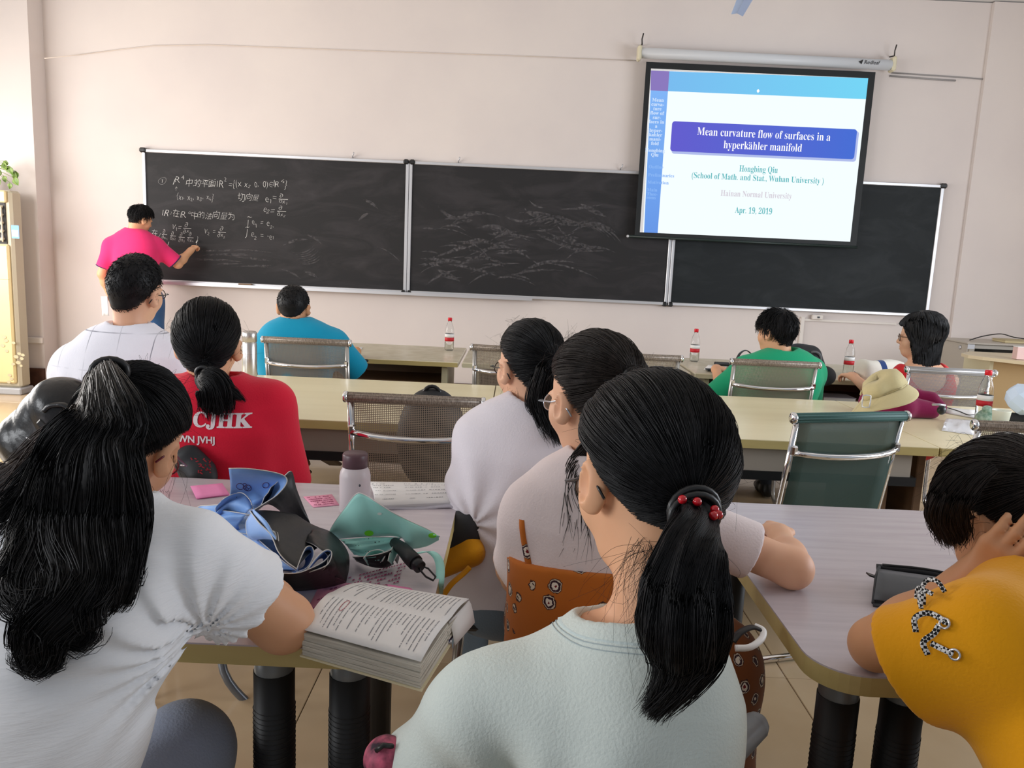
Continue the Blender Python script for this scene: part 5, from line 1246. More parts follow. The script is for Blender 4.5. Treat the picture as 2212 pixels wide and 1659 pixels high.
def girl_dress():
    y = 1.56; Hc = P(1283, 868, y); N = P(1300, 1010, y-.03); rt = wthing('person', 'girl in an orange printed pinafore over a white tee, right arm on the table', 'person', (N[0], y, 0))
    Q = hrot(34, 10, -2); hs = 1.02; Pv = A3(N[0]-.0, y-.03, .52); sd = _n(A3(1, -.12, 0))
    sL = P(1160, 1118, y-.04); sR = P(1440, 1115, y+.02); eL = A3(sL[0]-.03, y+.10, .70); wL = A3(.0, y+.32, .66)
    eR = P(1712, 1228, z=.792); wR = P(1684, 1158, z=.805)
    f = skin_fld(N, Hc, Q, hs, False, .046); under(f, N, (sL, sR), Pv); arms_fld(f, sL, eL, wL, (.040, .036, .033, .023)); arms_fld(f, sR, eR, wR, (.042, .040, .034, .024))
    hand_fld(f, wL, A3(.3, .9, 0), (0, 0, 1), False, s=.9)
    hand_fld(f, wR, P(1688, 1108, z=.80)-wR, (.15, -.25, 1), True, (55, 62, 35), .6, .88, (.9, .5)); link_sdf(f, .0042, 'body', m_skin, rt)
    pr = [(0, .160, .125), (.25, .150, .118), (.5, .150, .115), (.75, .158, .108), (.9, .135, .085), (1, .064, .058)]
    ff = folds(61, .006, 10); g = shirt_fld(Pv, N, sd, pr, (sL, sR), ((eL, .16, .052, .060), (eR, .185, .054, .058)), None, .03, .055, None, ff, neck_off=(0, 0, .0))
    link_sdf(g, .005, 'tshirt', cloth('jersey_offwhite', srgb(228, 214, 214)), rt)
    # dress: bodice under the shoulder blades, then skirt over the lap and hanging to the right
    prd = [(0, .178, .145), (.25, .163, .132), (.5, .160, .126), (.75, .168, .119), (.9, .145, .096), (1, .074, .068)]
    f = Fld(); torso_fld(f, Pv, N, sd, prd, .03, .035); f.cut(P(1240, 1222, y-.12), (.0, .12, 1)); f.disp = folds(62, .006, 9)
    link_sdf(f, .006, 'dress_bodice', m_print, rt)
    f = Fld(); f.ell(Pv+A3(0, .03, -.06), (.20, .18, .12)); kR = A3(.43, y-.02, .565); kL = A3(.12, y+.36, .50)
    f.cap(Pv+A3(.09, .02, -.03), kR, .115, .10, .06); f.cap(Pv+A3(-.08, .02, -.03), kL, .11, .085, .06); f.cap(kR, kR+A3(.02, .03, -.36), .10, .115, .05); f.cap(kL, kL+A3(0, .05, -.34), .085, .12, .05)
    f.cap(Pv+A3(.14, -.02, -.04), Pv+A3(.22, .0, -.42), .10, .12, .08)
    f.disp = folds(63, .022, 9, (1.4, 1.4, .25)); link_sdf(f, .008, 'dress_skirt', print_mat('printed_skirt', srgb(120, 66, 30)), rt)
    mb = MB(); mb.grid([[np.array(a)*(1-u)+np.array(b)*u for u in (0, .5, 1)] for a, b in zip(catmull([P(1147, 1066, y-.02), P(1128, 1085, y-.075), P(1122, 1130, y-.115), P(1128, 1180, y-.125), P(1136, 1222, y-.13)], 5), catmull([P(1156, 1064, y-.02), P(1139, 1087, y-.085), P(1133, 1130, y-.12), P(1139, 1180, y-.13), P(1150, 1222, y-.135)], 5))], True, .003)
    mb.build('dress_strap', m_print, rt)
    sk = MB(); f = Fld(); aL = A3(.12, y+.42, .10); aR = A3(.47, y+.04, .10)
    f.cap(kL+A3(0, .05, -.25), aL, .045, .034, .02); f.cap(kR+A3(.02, 0, -.25), aR, .045, .034, .02); link_sdf(f, .01, 'lower_legs', m_skin, rt)
    shoe(rt, aL, 0, MATS['shoe_white'], .22); shoe(rt, aR, -10, MATS['shoe_white'], .22)
    tie = Hc+Q@(A3(0, -.112, .035)*hs)
    h = Hair(Hc, Q, hs, (.090, .107, .104)); h.cap_mesh('pony', -.001); h.sweep('pony', (180, 4), 3600, .0008, .008, 64, mess=.0012); h.build('hair', m_hairb, rt)
    h = Hair(Hc, Q, hs); h.tail([tie+A3(-.01, .02, 0), tie+A3(.004, -.02, .012), tie+A3(.008, -.06, -.02), tie+A3(-.01, -.055, -.10), tie+A3(-.03, -.05, -.17)], [.018, .024, .032, .034, .02], 500, .0008, 65, .008, 2, .8, tip=.35)
    h.tail([Hc+Q@(A3(-.05, -.075, -.05)*hs), P(1262, 990, y-.07), P(1245, 1040, y-.10), P(1258, 1120, y-.14), P(1252, 1210, y-.16)], [.012, .022, .024, .020, .008], 260, .0008, 66, .010, 1.7, .7, tip=.6, fray=.02)
    h.tail([P(1262, 1000, y-.07), P(1240, 1050, y-.11), P(1225, 1090, y-.12), P(1196, 1140, y-.12)], [.008, .014, .010, .003], 60, .0007, 67, .006, 1.5, .6, tip=.6, fray=.014)
    h.tail([P(1270, 1010, y-.08), P(1252, 1080, y-.12), P(1238, 1140, y-.14), P(1215, 1205, y-.14)], [.008, .012, .008, .002], 50, .0007, 68, .006, 1.5, .6, tip=.6, fray=.014)
    h.build('ponytail', m_hairb, rt)
    MB().tube([tie+A3(.022*math.cos(a)+.004, -.014, .006+.022*math.sin(a)) for a in [2*PI*i/16 for i in range(16)]], .007, 8, closed=True).build('hair_tie', m_blk, rt)
    h = Hair(Hc, Q, hs); h.free([Hc+Q@(A3(.088*math.cos(a), .02, .03+.103*math.sin(a))*hs) for a in np.linspace(.2, 2.9, 24)], (-.2, 0, .4), 60, .0003, .03, 69, sag=.7); h.build('flyaway_hair', m_hairb, rt)
    glasses(rt, Hc, Q, hs, mat('frame_silver', srgb(190, 196, 204), .15, metal=.8))
girl_dress()
# ---- 7 girl in the foreground
def girl_front():
    y = 1.0; Hc = P(1402, 1052, y); Hc[2] += .005; N = P(1385, 1395, y-.07); rt = wthing('person', 'girl with red beads in her thick ponytail and a pale grey-white T-shirt', 'person', (N[0], y, 0))
    Q = hrot(24, 20, 4); hs = 1.06; Pv = A3(N[0]-.062, y-.02, .52); sd = _n(A3(1, .10, 0))
    sL = P(1040, 1520, y-.09); sR = P(1385, 1500, y-.01); eL = A3(sL[0]-.085, y-.02, .70); wL = A3(-.0, y+.22, .68); eR = A3(sR[0]-.02, y+.25, .74); wR = A3(.14, y+.42, .66)
    f = skin_fld(N, Hc, Q, hs, False, .047); under(f, N, (sL, sR), Pv)
    f.cap(N+A3(0, .0, -.05), N+A3(-.06, .03, -.02), .05, .04, .05)
    arms_fld(f, sL, eL, wL, (.042, .038, .034, .024)); arms_fld(f, sR, eR, wR, (.042, .038, .034, .024))
    hand_fld(f, wL, A3(.4, .8, 0), (0, 0, 1), False, s=.9); hand_fld(f, wR, A3(-.5, .8, 0), (0, 0, 1), True, s=.9)
    link_sdf(f, .0035, 'body', m_skin2, rt)
    for px, py, r in ((1288, 1281, .0032), (1248, 1325, .0012)): pass
    pr = [(0, .135, .125), (.25, .125, .120), (.5, .125, .115), (.75, .125, .108), (.9, .108, .090), (1, .068, .060)]
    ff = folds(71, .010, 12, (1.3, 1, .5)); rf = radial_folds(sL+A3(.07, -.05, -.13), (0, 1, 0), (0, 0, 1), 9, .007, .05, .22); rf2 = radial_folds(sR+A3(-.03, -.06, -.22), (0, 1, 0), (0, 0, 1), 7, .008, .05, .25, 1)
    g = shirt_fld(Pv, N, sd, pr, (sL, sR), ((eL, .175, .050, .060), (eR, .20, .050, .060)), None, .035, .066, None, lambda X: ff(X)+rf(X)+rf2(X), neck_off=(-.01, .01, .005))
    so = link_sdf(g, .0042, 'tshirt', cloth('jersey_grey_white', srgb(204, 212, 206), bump=(260, .3)), rt)
    # rib collar standing round the neck, with its stitched seam
    bv = BVHTree.FromPolygons([tuple(v.co) for v in so.data.vertices], [tuple(p.vertices) for p in so.data.polygons])
    def ring(rx, ry, dz):
        out = []
        for i in range(40):
            a = 2*PI*i/40; p = N+A3(-.01, .01, 0)+A3(rx*math.cos(a), ry*math.sin(a), .12)
            h_, nn, _, _ = bv.ray_cast(Vector(p), Vector((0, 0, -1)))
            out.append(np.array(h_) if h_ is not None else p+A3(0, 0, -.12)); out[-1] = out[-1]+A3(0, 0, dz)
        return out
    ro = ring(.096, .092, .001); ri = [N+A3(-.01, .01, 0)+A3(.066*math.cos(a), .062*math.sin(a), .010+.004*abs(math.cos(a))) for a in [2*PI*i/40 for i in range(40)]]
    G = [[o_*(1-t)+i_*t+A3(0, 0, .006*math.sin(PI*t)) for t in (0, .25, .5, .75, 1)] for o_, i_ in zip(ro+ro[:1], ri+ri[:1])]
    MB().grid(G, True, .003).build('collar', cloth('rib_grey_white', srgb(196, 208, 206)), rt)
    st = MB(); 
    for rr in (.099, .103): st.tube(ring(rr, rr-.004, .0012), .0006, 4, closed=True)
    st.build('collar_seam', mat('stitch', srgb(170, 184, 188), .8), rt)
    f = Fld(); f.ell(Pv+A3(0, .03, -.03), (.19, .17, .11)); leg_tubes(f, Pv+A3(-.09, .03, -.03), A3(Pv[0]-.12, y+.42, .50), A3(Pv[0]-.12, y+.40, .1)); leg_tubes(f, Pv+A3(.09, .03, -.03), A3(Pv[0]+.10, y+.42, .50), A3(Pv[0]+.10, y+.40, .1)); link_sdf(f, .01, 'trousers', MATS['trousers_dark'], rt)
    shoe(rt, A3(Pv[0]-.12, y+.40, .1), 0, MATS['shoe_white'], .22); shoe(rt, A3(Pv[0]+.10, y+.40, .1), 0, MATS['shoe_white'], .22)
    T = (170, -34); Td = Hair(Hc, Q, hs); d_ = Td.dirs(np.array(R(T[0])), np.array(R(T[1]))); tie = Td.w(Td.cen+d_*np.array([.095, .118, .108]))
    h = Hair(Hc, Q, hs, (.093, .110, .106)); h.cap_mesh('pony', -.001, 110, 34); h.sweep('pony', T, 9000, .00055, .007, 72, K=16, mess=.0008); h.build('hair', m_hair, rt); hh0 = h
    h = Hair(Hc, Q, hs)
    h.tail([tie+A3(-.01, .03, .01), tie+A3(.0, -.015, -.01), P(1498, 1190, y-.20), P(1484, 1270, y-.22), P(1480, 1350, y-.23), P(1476, 1415, y-.22), P(1455, 1475, y-.22), P(1404, 1542, y-.21)], [.020, .025, .035, .044, .046, .036, .017, .002], 2600, .0006, 73, .003, 1.2, .8, tip=.12, fray=.006, K=32)
    h.build('ponytail', m_hair, rt)
    ht = MB(); 
    for k in range(2): ht.tube([tie+A3(.030*math.cos(a)-.002, -.020-.006*k+.01*math.cos(a), -.002-.006*k+.026*math.sin(a)) for a in [2*PI*i/20 for i in range(20)]], .004, 8, closed=True)
    ht.build('hair_tie', m_blk, rt)
    HV = np.concatenate(h.V+hh0.V)
    m_bead = mat('bead_red', srgb(186, 16, 30), .15, coat=.5)
    for k, (px, py) in enumerate(((1474, 1079), (1486, 1070), (1506, 1084), (1544, 1101), (1541, 1114), (1552, 1112))):
        q = P(px, py, y); dirv = _n(q-A3(0, 0, EYE)); rel = HV-A3(0, 0, EYE); t_ = rel@dirv; off = np.linalg.norm(rel-t_[:, None]*dirv, axis=1); near = off < .005
        c_ = A3(0, 0, EYE)+dirv*((t_[near].min() if near.any() else .93)-.001); MB().sphere(c_, .0052, 16, 10).build('bead', m_bead, rt)
    h = Hair(Hc, Q, hs)
    h.free([Hc+Q@(A3(-.055+.012*k, -.05-.006*k, -.075)*hs) for k in range(7)], (-.35, -.3, -.8), 150, .0003, .09, 74, curl=.015)
    h.free([Hc+Q@(A3(.09*math.cos(a), -.02, .03+.107*math.sin(a))*hs) for a in np.linspace(-.4, 2.9, 34)], (.15, 0, .3), 90, .0003, .03, 75, sag=.9)
    h.build('flyaway_hair', m_hair, rt)
    glasses(rt, Hc, Q, hs, MATS['frame_dark'])
    mm = MB(); bvs = rt.children[0].data; bv2 = BVHTree.FromPolygons([tuple(v.co) for v in bvs.vertices], [tuple(p.vertices) for p in bvs.polygons])
    for px, py, r in ((1288, 1281, .0034), (1248, 1325, .0014)):
        d0 = Vector(P(px, py, y))-Vector((0, 0, EYE)); h_, nn, _, _ = bv2.ray_cast(Vector((0, 0, EYE)), d0.normalized())
        if h_ is not None: mm.sphere(h_, r, 10, 6, (1, 1, .8))
    if mm.v: mm.build('mole', mat('mole', srgb(64, 34, 28), .6), rt)
girl_front()
# ---- 8 girl at the left with long wavy ponytail
def girl_left():
    y = 1.28; Hc = P(272, 960, y); N = P(235, 1105, y-.14); rt = wthing('person', 'girl with a very long wavy ponytail and white puff-sleeve top', 'person', (N[0], y, 0))
    Q = hrot(-3, 33, 13); hs = .98; Pv = A3(-.72, .82, .50); sd = _n(A3(1, -.16, 0))
    sR = P(412, 1205, y-.17); sL = P(40, 1190, y-.10); eR = P(612, 1345, z=.795); wR = A3(eR[0]-.13, eR[1]+.20, .79); eL = A3(-1.02, 1.22, .80); wL = A3(-.82, 1.46, .79)
    f = skin_fld(N, Hc, Q, hs, False, .047); under(f, N, (sL, sR), Pv); arms_fld(f, sL, eL, wL, (.042, .038, .034, .024)); arms_fld(f, sR, eR, wR, (.050, .047, .038, .025))
    hand_fld(f, wL, A3(.8, .5, 0), (0, 0, 1), False, s=.9); hand_fld(f, wR, A3(-.8, .6, 0), (0, 0, 1), True, s=.9); link_sdf(f, .004, 'body', m_skin2, rt)
    pr = [(0, .185, .145), (.25, .180, .140), (.5, .180, .128), (.75, .175, .115), (.9, .148, .090), (1, .070, .060)]
    ff = folds(81, .008, 12, (.6, 1, 1.2)); rf = radial_folds(P(415, 1400, 1.02), (0, 1, 0), (1, 0, 0), 16, .005, .06, .15)
    g = shirt_fld(Pv, N, sd, pr, (sL, sR), ((eL, .18, .066, .08), (eR, .118, .062, .076)), None, .03, .055, None, lambda X: ff(X)+rf(X))
    so = link_sdf(g, .0045, 'blouse', cloth('blouse_white', srgb(240, 242, 246), bump=(90, .35, (.4, .4, 3))), rt)
    e = sR+_n(eR-sR)*.175; d = _n(eR-sR); a = _n(np.cross(d, (0, 0, 1))); b = np.cross(d, a)
    f = Fld(); f.ell(Pv+A3(0, .04, -.03), (.20, .18, .11)); leg_tubes(f, Pv+A3(-.10, .04, -.03), A3(-.85, 1.30, .50), A3(-.85, 1.26, .1), (.10, .075, .06)); leg_tubes(f, Pv+A3(.10, .04, -.03), A3(-.56, 1.28, .50), A3(-.56, 1.25, .1), (.10, .078, .06)); f.disp = folds(82, .008, 13)
    link_sdf(f, .008, 'trousers', cloth('trousers_pale_blue', srgb(150, 160, 182)), rt)
    shoe(rt, A3(-.85, 1.26, .1), 0, MATS['shoe_white'], .22); shoe(rt, A3(-.56, 1.25, .1), 0, MATS['shoe_white'], .22)
    T = (178, 28); Td = Hair(Hc, Q, hs); d_ = Td.dirs(np.array(R(T[0])), np.array(R(T[1]))); tie = Td.w(Td.cen+d_*np.array([.095, .115, .108]))
    h = Hair(Hc, Q, hs, (.090, .107, .103)); h.cap_mesh('pony', -.001, 100, 30); h.sweep('pony', T, 6000, .0006, .008, 83, K=14, mess=.001); h.build('hair', m_hair, rt)
    h = Hair(Hc, Q, hs); yb = y-.25; g = np.random.default_rng(84)
    bvb = BVHTree.FromPolygons([tuple(v.co) for v in so.data.vertices], [tuple(p.vertices) for p in so.data.polygons]); cm = Vector((0, 0, EYE))
    def PB(px, py, yy, off=.022):
        d0 = (Vector(P(px, py, 1.0))-cm).normalized(); h_, _, _, _ = bvb.ray_cast(cm, d0)
        if h_ is not None and h_.y-off < yy: return P(px, py, h_.y-off)
        return P(px, py, yy)
    mids = [(262, 850), (238, 900), (208, 960), (190, 1030), (186, 1110), (188, 1190), (182, 1250), (150, 1310), (90, 1362)]; half = [10, 42, 66, 92, 112, 100, 84, 58, 12]
    def lock(u, v, stop, rr, n, sd, curl=0.0, wv=.006, mat_=None):
        pts = [tie+A3(.008, .015, -.006), tie+A3(-.008+u*.012, -.018, .008+v*.008)]
        for k in range(1, len(mids)):
            if k > stop: break
            px = mids[k][0]+u*half[k]+g.normal()*5; pts.append(PB(px, mids[k][1]+abs(u)*-12, yb+.06*max(0, 1-k/3)-v*.035*math.sin(min(k, 6)/6*2.4), .016+.018*max(v, 0)))
        if curl:
            e = pts[-1]; pts += [e+A3(curl*.5, -.004, -.030), e+A3(curl*1.3, -.006, -.040), e+A3(curl*1.8, 0, -.024)]
        R_ = [.008, .012]+[rr]*max(1, len(pts)-5)+[rr*.8, rr*.5, .003]
        h.tail(pts, R_, n, .0008, sd, wv, 1.6, .7, tip=.15, fray=.006, K=30)
    lay = [(-.9, .0), (-.7, .5), (-.5, .8), (-.3, 1), (-.1, .9), (.1, 1), (.3, .9), (.5, .9), (.7, .6), (.9, .2), (-.6, -.2), (-.2, .2), (.2, .3), (.6, .1), (0, .6), (-.4, .5), (.4, .5)]
    for k, (u, v) in enumerate(lay): lock(u, v, 8 if u < .35 and k % 3 else (7 if u < .5 else 5+k % 2), .021+.007*g.random(), 230, 840+k, -.012 if k % 2 else .008, .007)
    lock(.98, .1, 4, .016, 150, 871, -.02); lock(.85, .4, 5, .018, 150, 872, -.035)
    for k, pts in enumerate(([(200, 900), (140, 980), (90, 1060), (55, 1130), (30, 1190), (2, 1245)], [(205, 920), (150, 1020), (95, 1120), (50, 1200), (12, 1262), (40, 1306), (110, 1314)], [(190, 900), (120, 990), (60, 1060), (10, 1110), (-40, 1150)], [(195, 930), (130, 1060), (85, 1180), (60, 1260), (80, 1330), (110, 1372), (60, 1382)])):
        h.tail([tie, tie+A3(-.02, -.02, .0)]+[PB(a, b, yb+.05-.02*min(i, 4)) for i, (a, b) in enumerate(pts)], [.008, .016, .024, .026, .022, .014, .009, .003], 330, .0008, 860+k, .008, 1.6, .6, tip=.25, fray=.012, K=30)
    h.build('ponytail', m_hair, rt)
    h = Hair(Hc, Q, hs)
    for k, pts in enumerate(([(190, 890), (110, 970), (40, 1050), (-40, 1090)], [(180, 910), (110, 1010), (50, 1080), (-30, 1130)])):
        h.tail([tie, tie+A3(-.03, -.01, .0)]+[P(a, b, yb+.075-.01*i) for i, (a, b) in enumerate(pts)], [.008, .016, .026, .024, .018, .010], 260, .0007, 880+k, .008, 1.5, .5, tip=.4, fray=.02, core=False)
    h.build('ponytail_fringe', mat('hair_red_brown', (.026, .012, .008), .5, spec=.3), rt)
    MB().tube([tie+A3(.022*math.cos(a)-.006, -.010+.012*math.cos(a), .006+.020*math.sin(a)) for a in [2*PI*i/16 for i in range(16)]], .006, 8, closed=True).build('hair_tie', m_blk, rt)
    h = Hair(Hc, Q, hs); h.free([Hc+Q@(A3(.09*math.cos(a), -.02, .03+.105*math.sin(a))*hs) for a in np.linspace(0, 3.0, 30)], (0, 0, .6), 70, .0003, .03, 89, sag=.7)
    h.free([P(350, 1060, y-.03), P(345, 1090, y-.04), P(385, 1000, y-.02)], (.1, -.1, -1), 20, .0003, .07, 90); h.build('flyaway_hair', m_hair, rt)
    glasses(rt, Hc, Q, hs, mat('frame_red', srgb(110, 24, 40), .25))
girl_left()
# ---- 9 girl in yellow
def girl_yellow():
    y = 1.24; Hc = P(2186, 1138, y); N = P(2235, 1265, y-.12); rt = wthing('person', 'girl in a mustard yellow top with gingham lacing, head propped on her hand', 'person', (N[0], y, 0))
    Q = hrot(30, 48, 6); hs = 1.04; Pv = A3(.86, .70, .50); sd = _n(A3(1, .30, 0))
    sL = P(2135, 1378, y-.25); sR = P(2420, 1330, y-.1); eL = P(1893, 1392, z=.795); wL = P(2102, 1246, y-.10); eR = A3(1.30, 1.25, .80); wR = A3(1.06, 1.40, .80)
    f = skin_fld(N, Hc, Q, hs, False, .046); under(f, N, (sL, sR), Pv); arms_fld(f, sL, eL, wL, (.046, .041, .036, .026)); arms_fld(f, sR, eR, wR, (.042, .038, .034, .024))
    hand_fld(f, wR, A3(-.7, .6, 0), (0, 0, 1), True, s=.9)
    hand_fld(f, wL, P(2190, 1180, y-.15)-wL, (-.25, -1, .45), False, (18, 30, 25), .6, .95, (.8, .4)); link_sdf(f, .004, 'body', m_skin3, rt)
    pr = [(0, .185, .140), (.25, .175, .132), (.5, .170, .122), (.75, .170, .112), (.9, .145, .090), (1, .070, .060)]
    ff = folds(91, .010, 11, (1, 1, .7)); g = shirt_fld(Pv, N, sd, pr, (sL, sR), ((P(1840, 1470, y-.14), .112, .060, .078), (eR, .20, .058, .070)), None, .03, .055, None, ff)
    so = link_sdf(g, .0045, 'top', cloth('jersey_mustard', srgb(226, 156, 14)), rt)
    f = Fld(); f.ell(Pv+A3(0, .04, -.03), (.20, .18, .11)); leg_tubes(f, Pv+A3(-.10, .04, -.03), A3(.72, 1.14, .51), A3(.76, 1.16, .1), (.10, .08, .05)); leg_tubes(f, Pv+A3(.10, .04, -.03), A3(1.0, 1.14, .51), A3(1.0, 1.16, .1), (.10, .08, .05)); f.disp = folds(92, .008, 12)
    link_sdf(f, .008, 'trousers', cloth('trousers_brown', srgb(52, 36, 28)), rt)
    shoe(rt, A3(.76, 1.16, .1), 0, MATS['shoe_black'], .22); shoe(rt, A3(1.0, 1.16, .1), 0, MATS['shoe_black'], .22)
    # gingham lacing with eyelets
    m_g = mat('gingham', srgb(30, 30, 32), .8); Nn, L, b = nodes_of(m_g); tc = Nn.new('ShaderNodeTexCoord'); ck_ = Nn.new('ShaderNodeTexChecker'); ck_.inputs['Scale'].default_value = 260
    ck_.inputs[1].default_value = (*srgb(225, 225, 225), 1); ck_.inputs[2].default_value = (*srgb(20, 20, 22), 1); L.new(tc.outputs['Object'], ck_.inputs[0]); L.new(ck_.outputs[0], b.inputs['Base Color'])
    bv = BVHTree.FromPolygons([tuple(v.co) for v in so.data.vertices], [tuple(p.vertices) for p in so.data.polygons])
    cam0 = Vector((0, 0, EYE))
    def hit(px, py, lift=.004):
        d0 = (Vector(P(px, py, y))-cam0).normalized(); h_, nn, _, _ = bv.ray_cast(cam0, d0)
        if h_ is None or (h_-cam0).length > 1.6: h_ = cam0+d0*1.30; nn = Vector((0, -1, .3))
        return h_+nn*lift, nn
    def ribbon(pts, w=.0075, lift=.005):
        C = [hit(*p, lift=lift+(p[2] if len(p) > 2 else 0))[0] if len(p) < 3 else hit(p[0], p[1], lift+p[2])[0] for p in pts]
        C = [Vector(c) for c in catmull(C, 6)]; G = []
        for i, c in enumerate(C):
            t = (C[min(i+1, len(C)-1)]-C[max(i-1, 0)]).normalized(); s = t.cross((c-cam0).normalized()).normalized(); G.append([c-s*w/2, c, c+s*w/2])
        MB().grid(G, True, .0012).build('lace', m_g, rt)
    ribbon([(1983, 1368), (1990, 1345, .008), (2012, 1328), (2045, 1345), (2046, 1352)]); ribbon([(2008, 1414), (2004, 1390, .006), (2022, 1370), (2034, 1352)])
    ribbon([(1985, 1300), (1998, 1290, .010), (2012, 1300, .012), (2000, 1312)], .006); ribbon([(1995, 1320), (2004, 1300, .01), (2020, 1280, .014), (2040, 1278, .012), (2046, 1285)], .006)
    ribbon([(2015, 1390), (2040, 1402), (2062, 1412)]); ribbon([(1992, 1312), (2008, 1296, .012), (2030, 1300, .01)], .006)
    m_ey = mat('eyelet_metal', srgb(200, 200, 204), .2, metal=.9)
    for px, py in ((2044, 1349), (2064, 1413)):
        c_, nn = hit(px, py, .004); a_ = nn.orthogonal().normalized(); b_ = nn.cross(a_); MB().tube([c_+a_*.0065*math.cos(t)+b_*.0065*math.sin(t) for t in [2*PI*i/16 for i in range(16)]], .0018, 6, closed=True).build('eyelet', m_ey, rt)
    ch = MB(); ch.tube([P(2040, 1275, y-.05), P(2050, 1258, y-.045), P(2062, 1240, y-.04)], .0012, 5); ch.build('bracelet', m_ey, rt)
    tie = Hc+Q@(A3(0.03, -.112, .03)*hs)
    h = Hair(Hc, Q, hs, (.091, .108, .104)); h.cap_mesh('fringe', -.001, 100, 30); h.sweep('fringe', (165, -10), 5000, .0007, .009, 93, K=14, mess=.0016); h.build('hair', m_hairb, rt)
    h = Hair(Hc, Q, hs)
    for k, (dx, n_) in enumerate(((0, 420), (18, 420), (34, 300))): h.tail([P(2110+dx, 1010, y-.07), P(2066+dx, 1036, y-.075), P(2038+dx, 1076, y-.08), P(2030+dx, 1110, y-.075), P(2040+dx, 1150, y-.06), P(2052+dx*.6, 1178, y-.05)], [.010, .018, .020, .018, .012, .004], n_, .0006, 970+k, .003, tip=.25, fray=.006)
    h.tail([tie, tie+A3(.02, -.03, -.01), tie+A3(.06, -.04, -.06), tie+A3(.09, -.03, -.13)], [.016, .026, .034, .012], 400, .0008, 94, .006); h.build('ponytail', m_hairb, rt)
    h = Hair(Hc, Q, hs); h.free([Hc+Q@(A3(-.085, -.02+.03*k, -.02-.01*k)*hs) for k in range(4)], (-.1, -.1, -1), 20, .0003, .05, 95); h.free([Hc+Q@(A3(.09*math.cos(a), -.02, .03+.105*math.sin(a))*hs) for a in np.linspace(1.2, 3.3, 20)], (-.4, 0, .2), 80, .0003, .05, 96, sag=.7); h.build('flyaway_hair', m_hairb, rt)
girl_yellow()
# ---- 10 man in green
def man_green():
    y = 4.32; Hc = P(1676, 726, y); Hc[2] = 1.19-.135; N = P(1690, 776, y-.03); rt = wthing('person', 'man in a green T-shirt with black hair in the front row, looking left', 'person', (N[0], y, 0))
    Q = hrot(40, 6, 0); hs = 1.02; Pv = A3(N[0], y+.03, .50); sd = A3(1, 0, 0)
    sL = P(1612, 800, y+.02); sR = P(1752, 806, y+.02); eL = P(1560, 850, y+.16); wL = A3(eL[0]+.02, y+.42, .79); eR = A3(sR[0]+.03, y+.10, .74); wR = A3(sR[0]-.08, y+.40, .72)
    f = skin_fld(N, Hc, Q, hs, True, .056); under(f, N, (sL, sR), Pv); arms_fld(f, sL, eL, wL); arms_fld(f, sR, eR, wR)
    hand_fld(f, wL, A3(.5, .8, 0), (0, 0, 1), False); hand_fld(f, wR, A3(-.5, .8, 0), (0, 0, 1), True); link_sdf(f, .007, 'body', m_skin2, rt)
    g = shirt_fld(Pv, N, sd, scaled(MP, 1.03, 1.05, .006), (sL, sR), ((eL, .25, .064, .080), (eR, .24, .064, .076)), None, .03, .062, None, folds(101, .013, 9)); link_sdf(g, .009, 'tshirt', cloth('jersey_green', srgb(26, 158, 112)), rt)
    MB().tube([N+A3(.064*math.cos(a), .058*math.sin(a), .016+.008*math.sin(a)) for a in [2*PI*i/24 for i in range(24)]], .008, 8, closed=True, flat=1.3).build('collar', MATS['jersey_green'], rt)
    f = Fld(); leg_tubes(f, Pv+A3(-.09, 0, -.02), A3(Pv[0]-.14, 4.78, .47), A3(Pv[0]-.14, 4.75, .1)); leg_tubes(f, Pv+A3(.09, 0, -.02), A3(Pv[0]+.14, 4.78, .47), A3(Pv[0]+.14, 4.75, .1)); f.ell(Pv, (.18, .15, .10)); link_sdf(f, .012, 'trousers', MATS['trousers_dark'], rt)
    for s_ in (-1, 1): shoe(rt, A3(Pv[0]+s_*.14, 4.75, .1), 0, MATS['shoe_black'])
    h = Hair(Hc, Q, hs, (.090, .106, .103)); h.cap_mesh('fringe'); h.crop('fringe', 1700, .0022, .5, .018, 103, 5, down=.6); h.build('hair', m_hair, rt)
man_green()
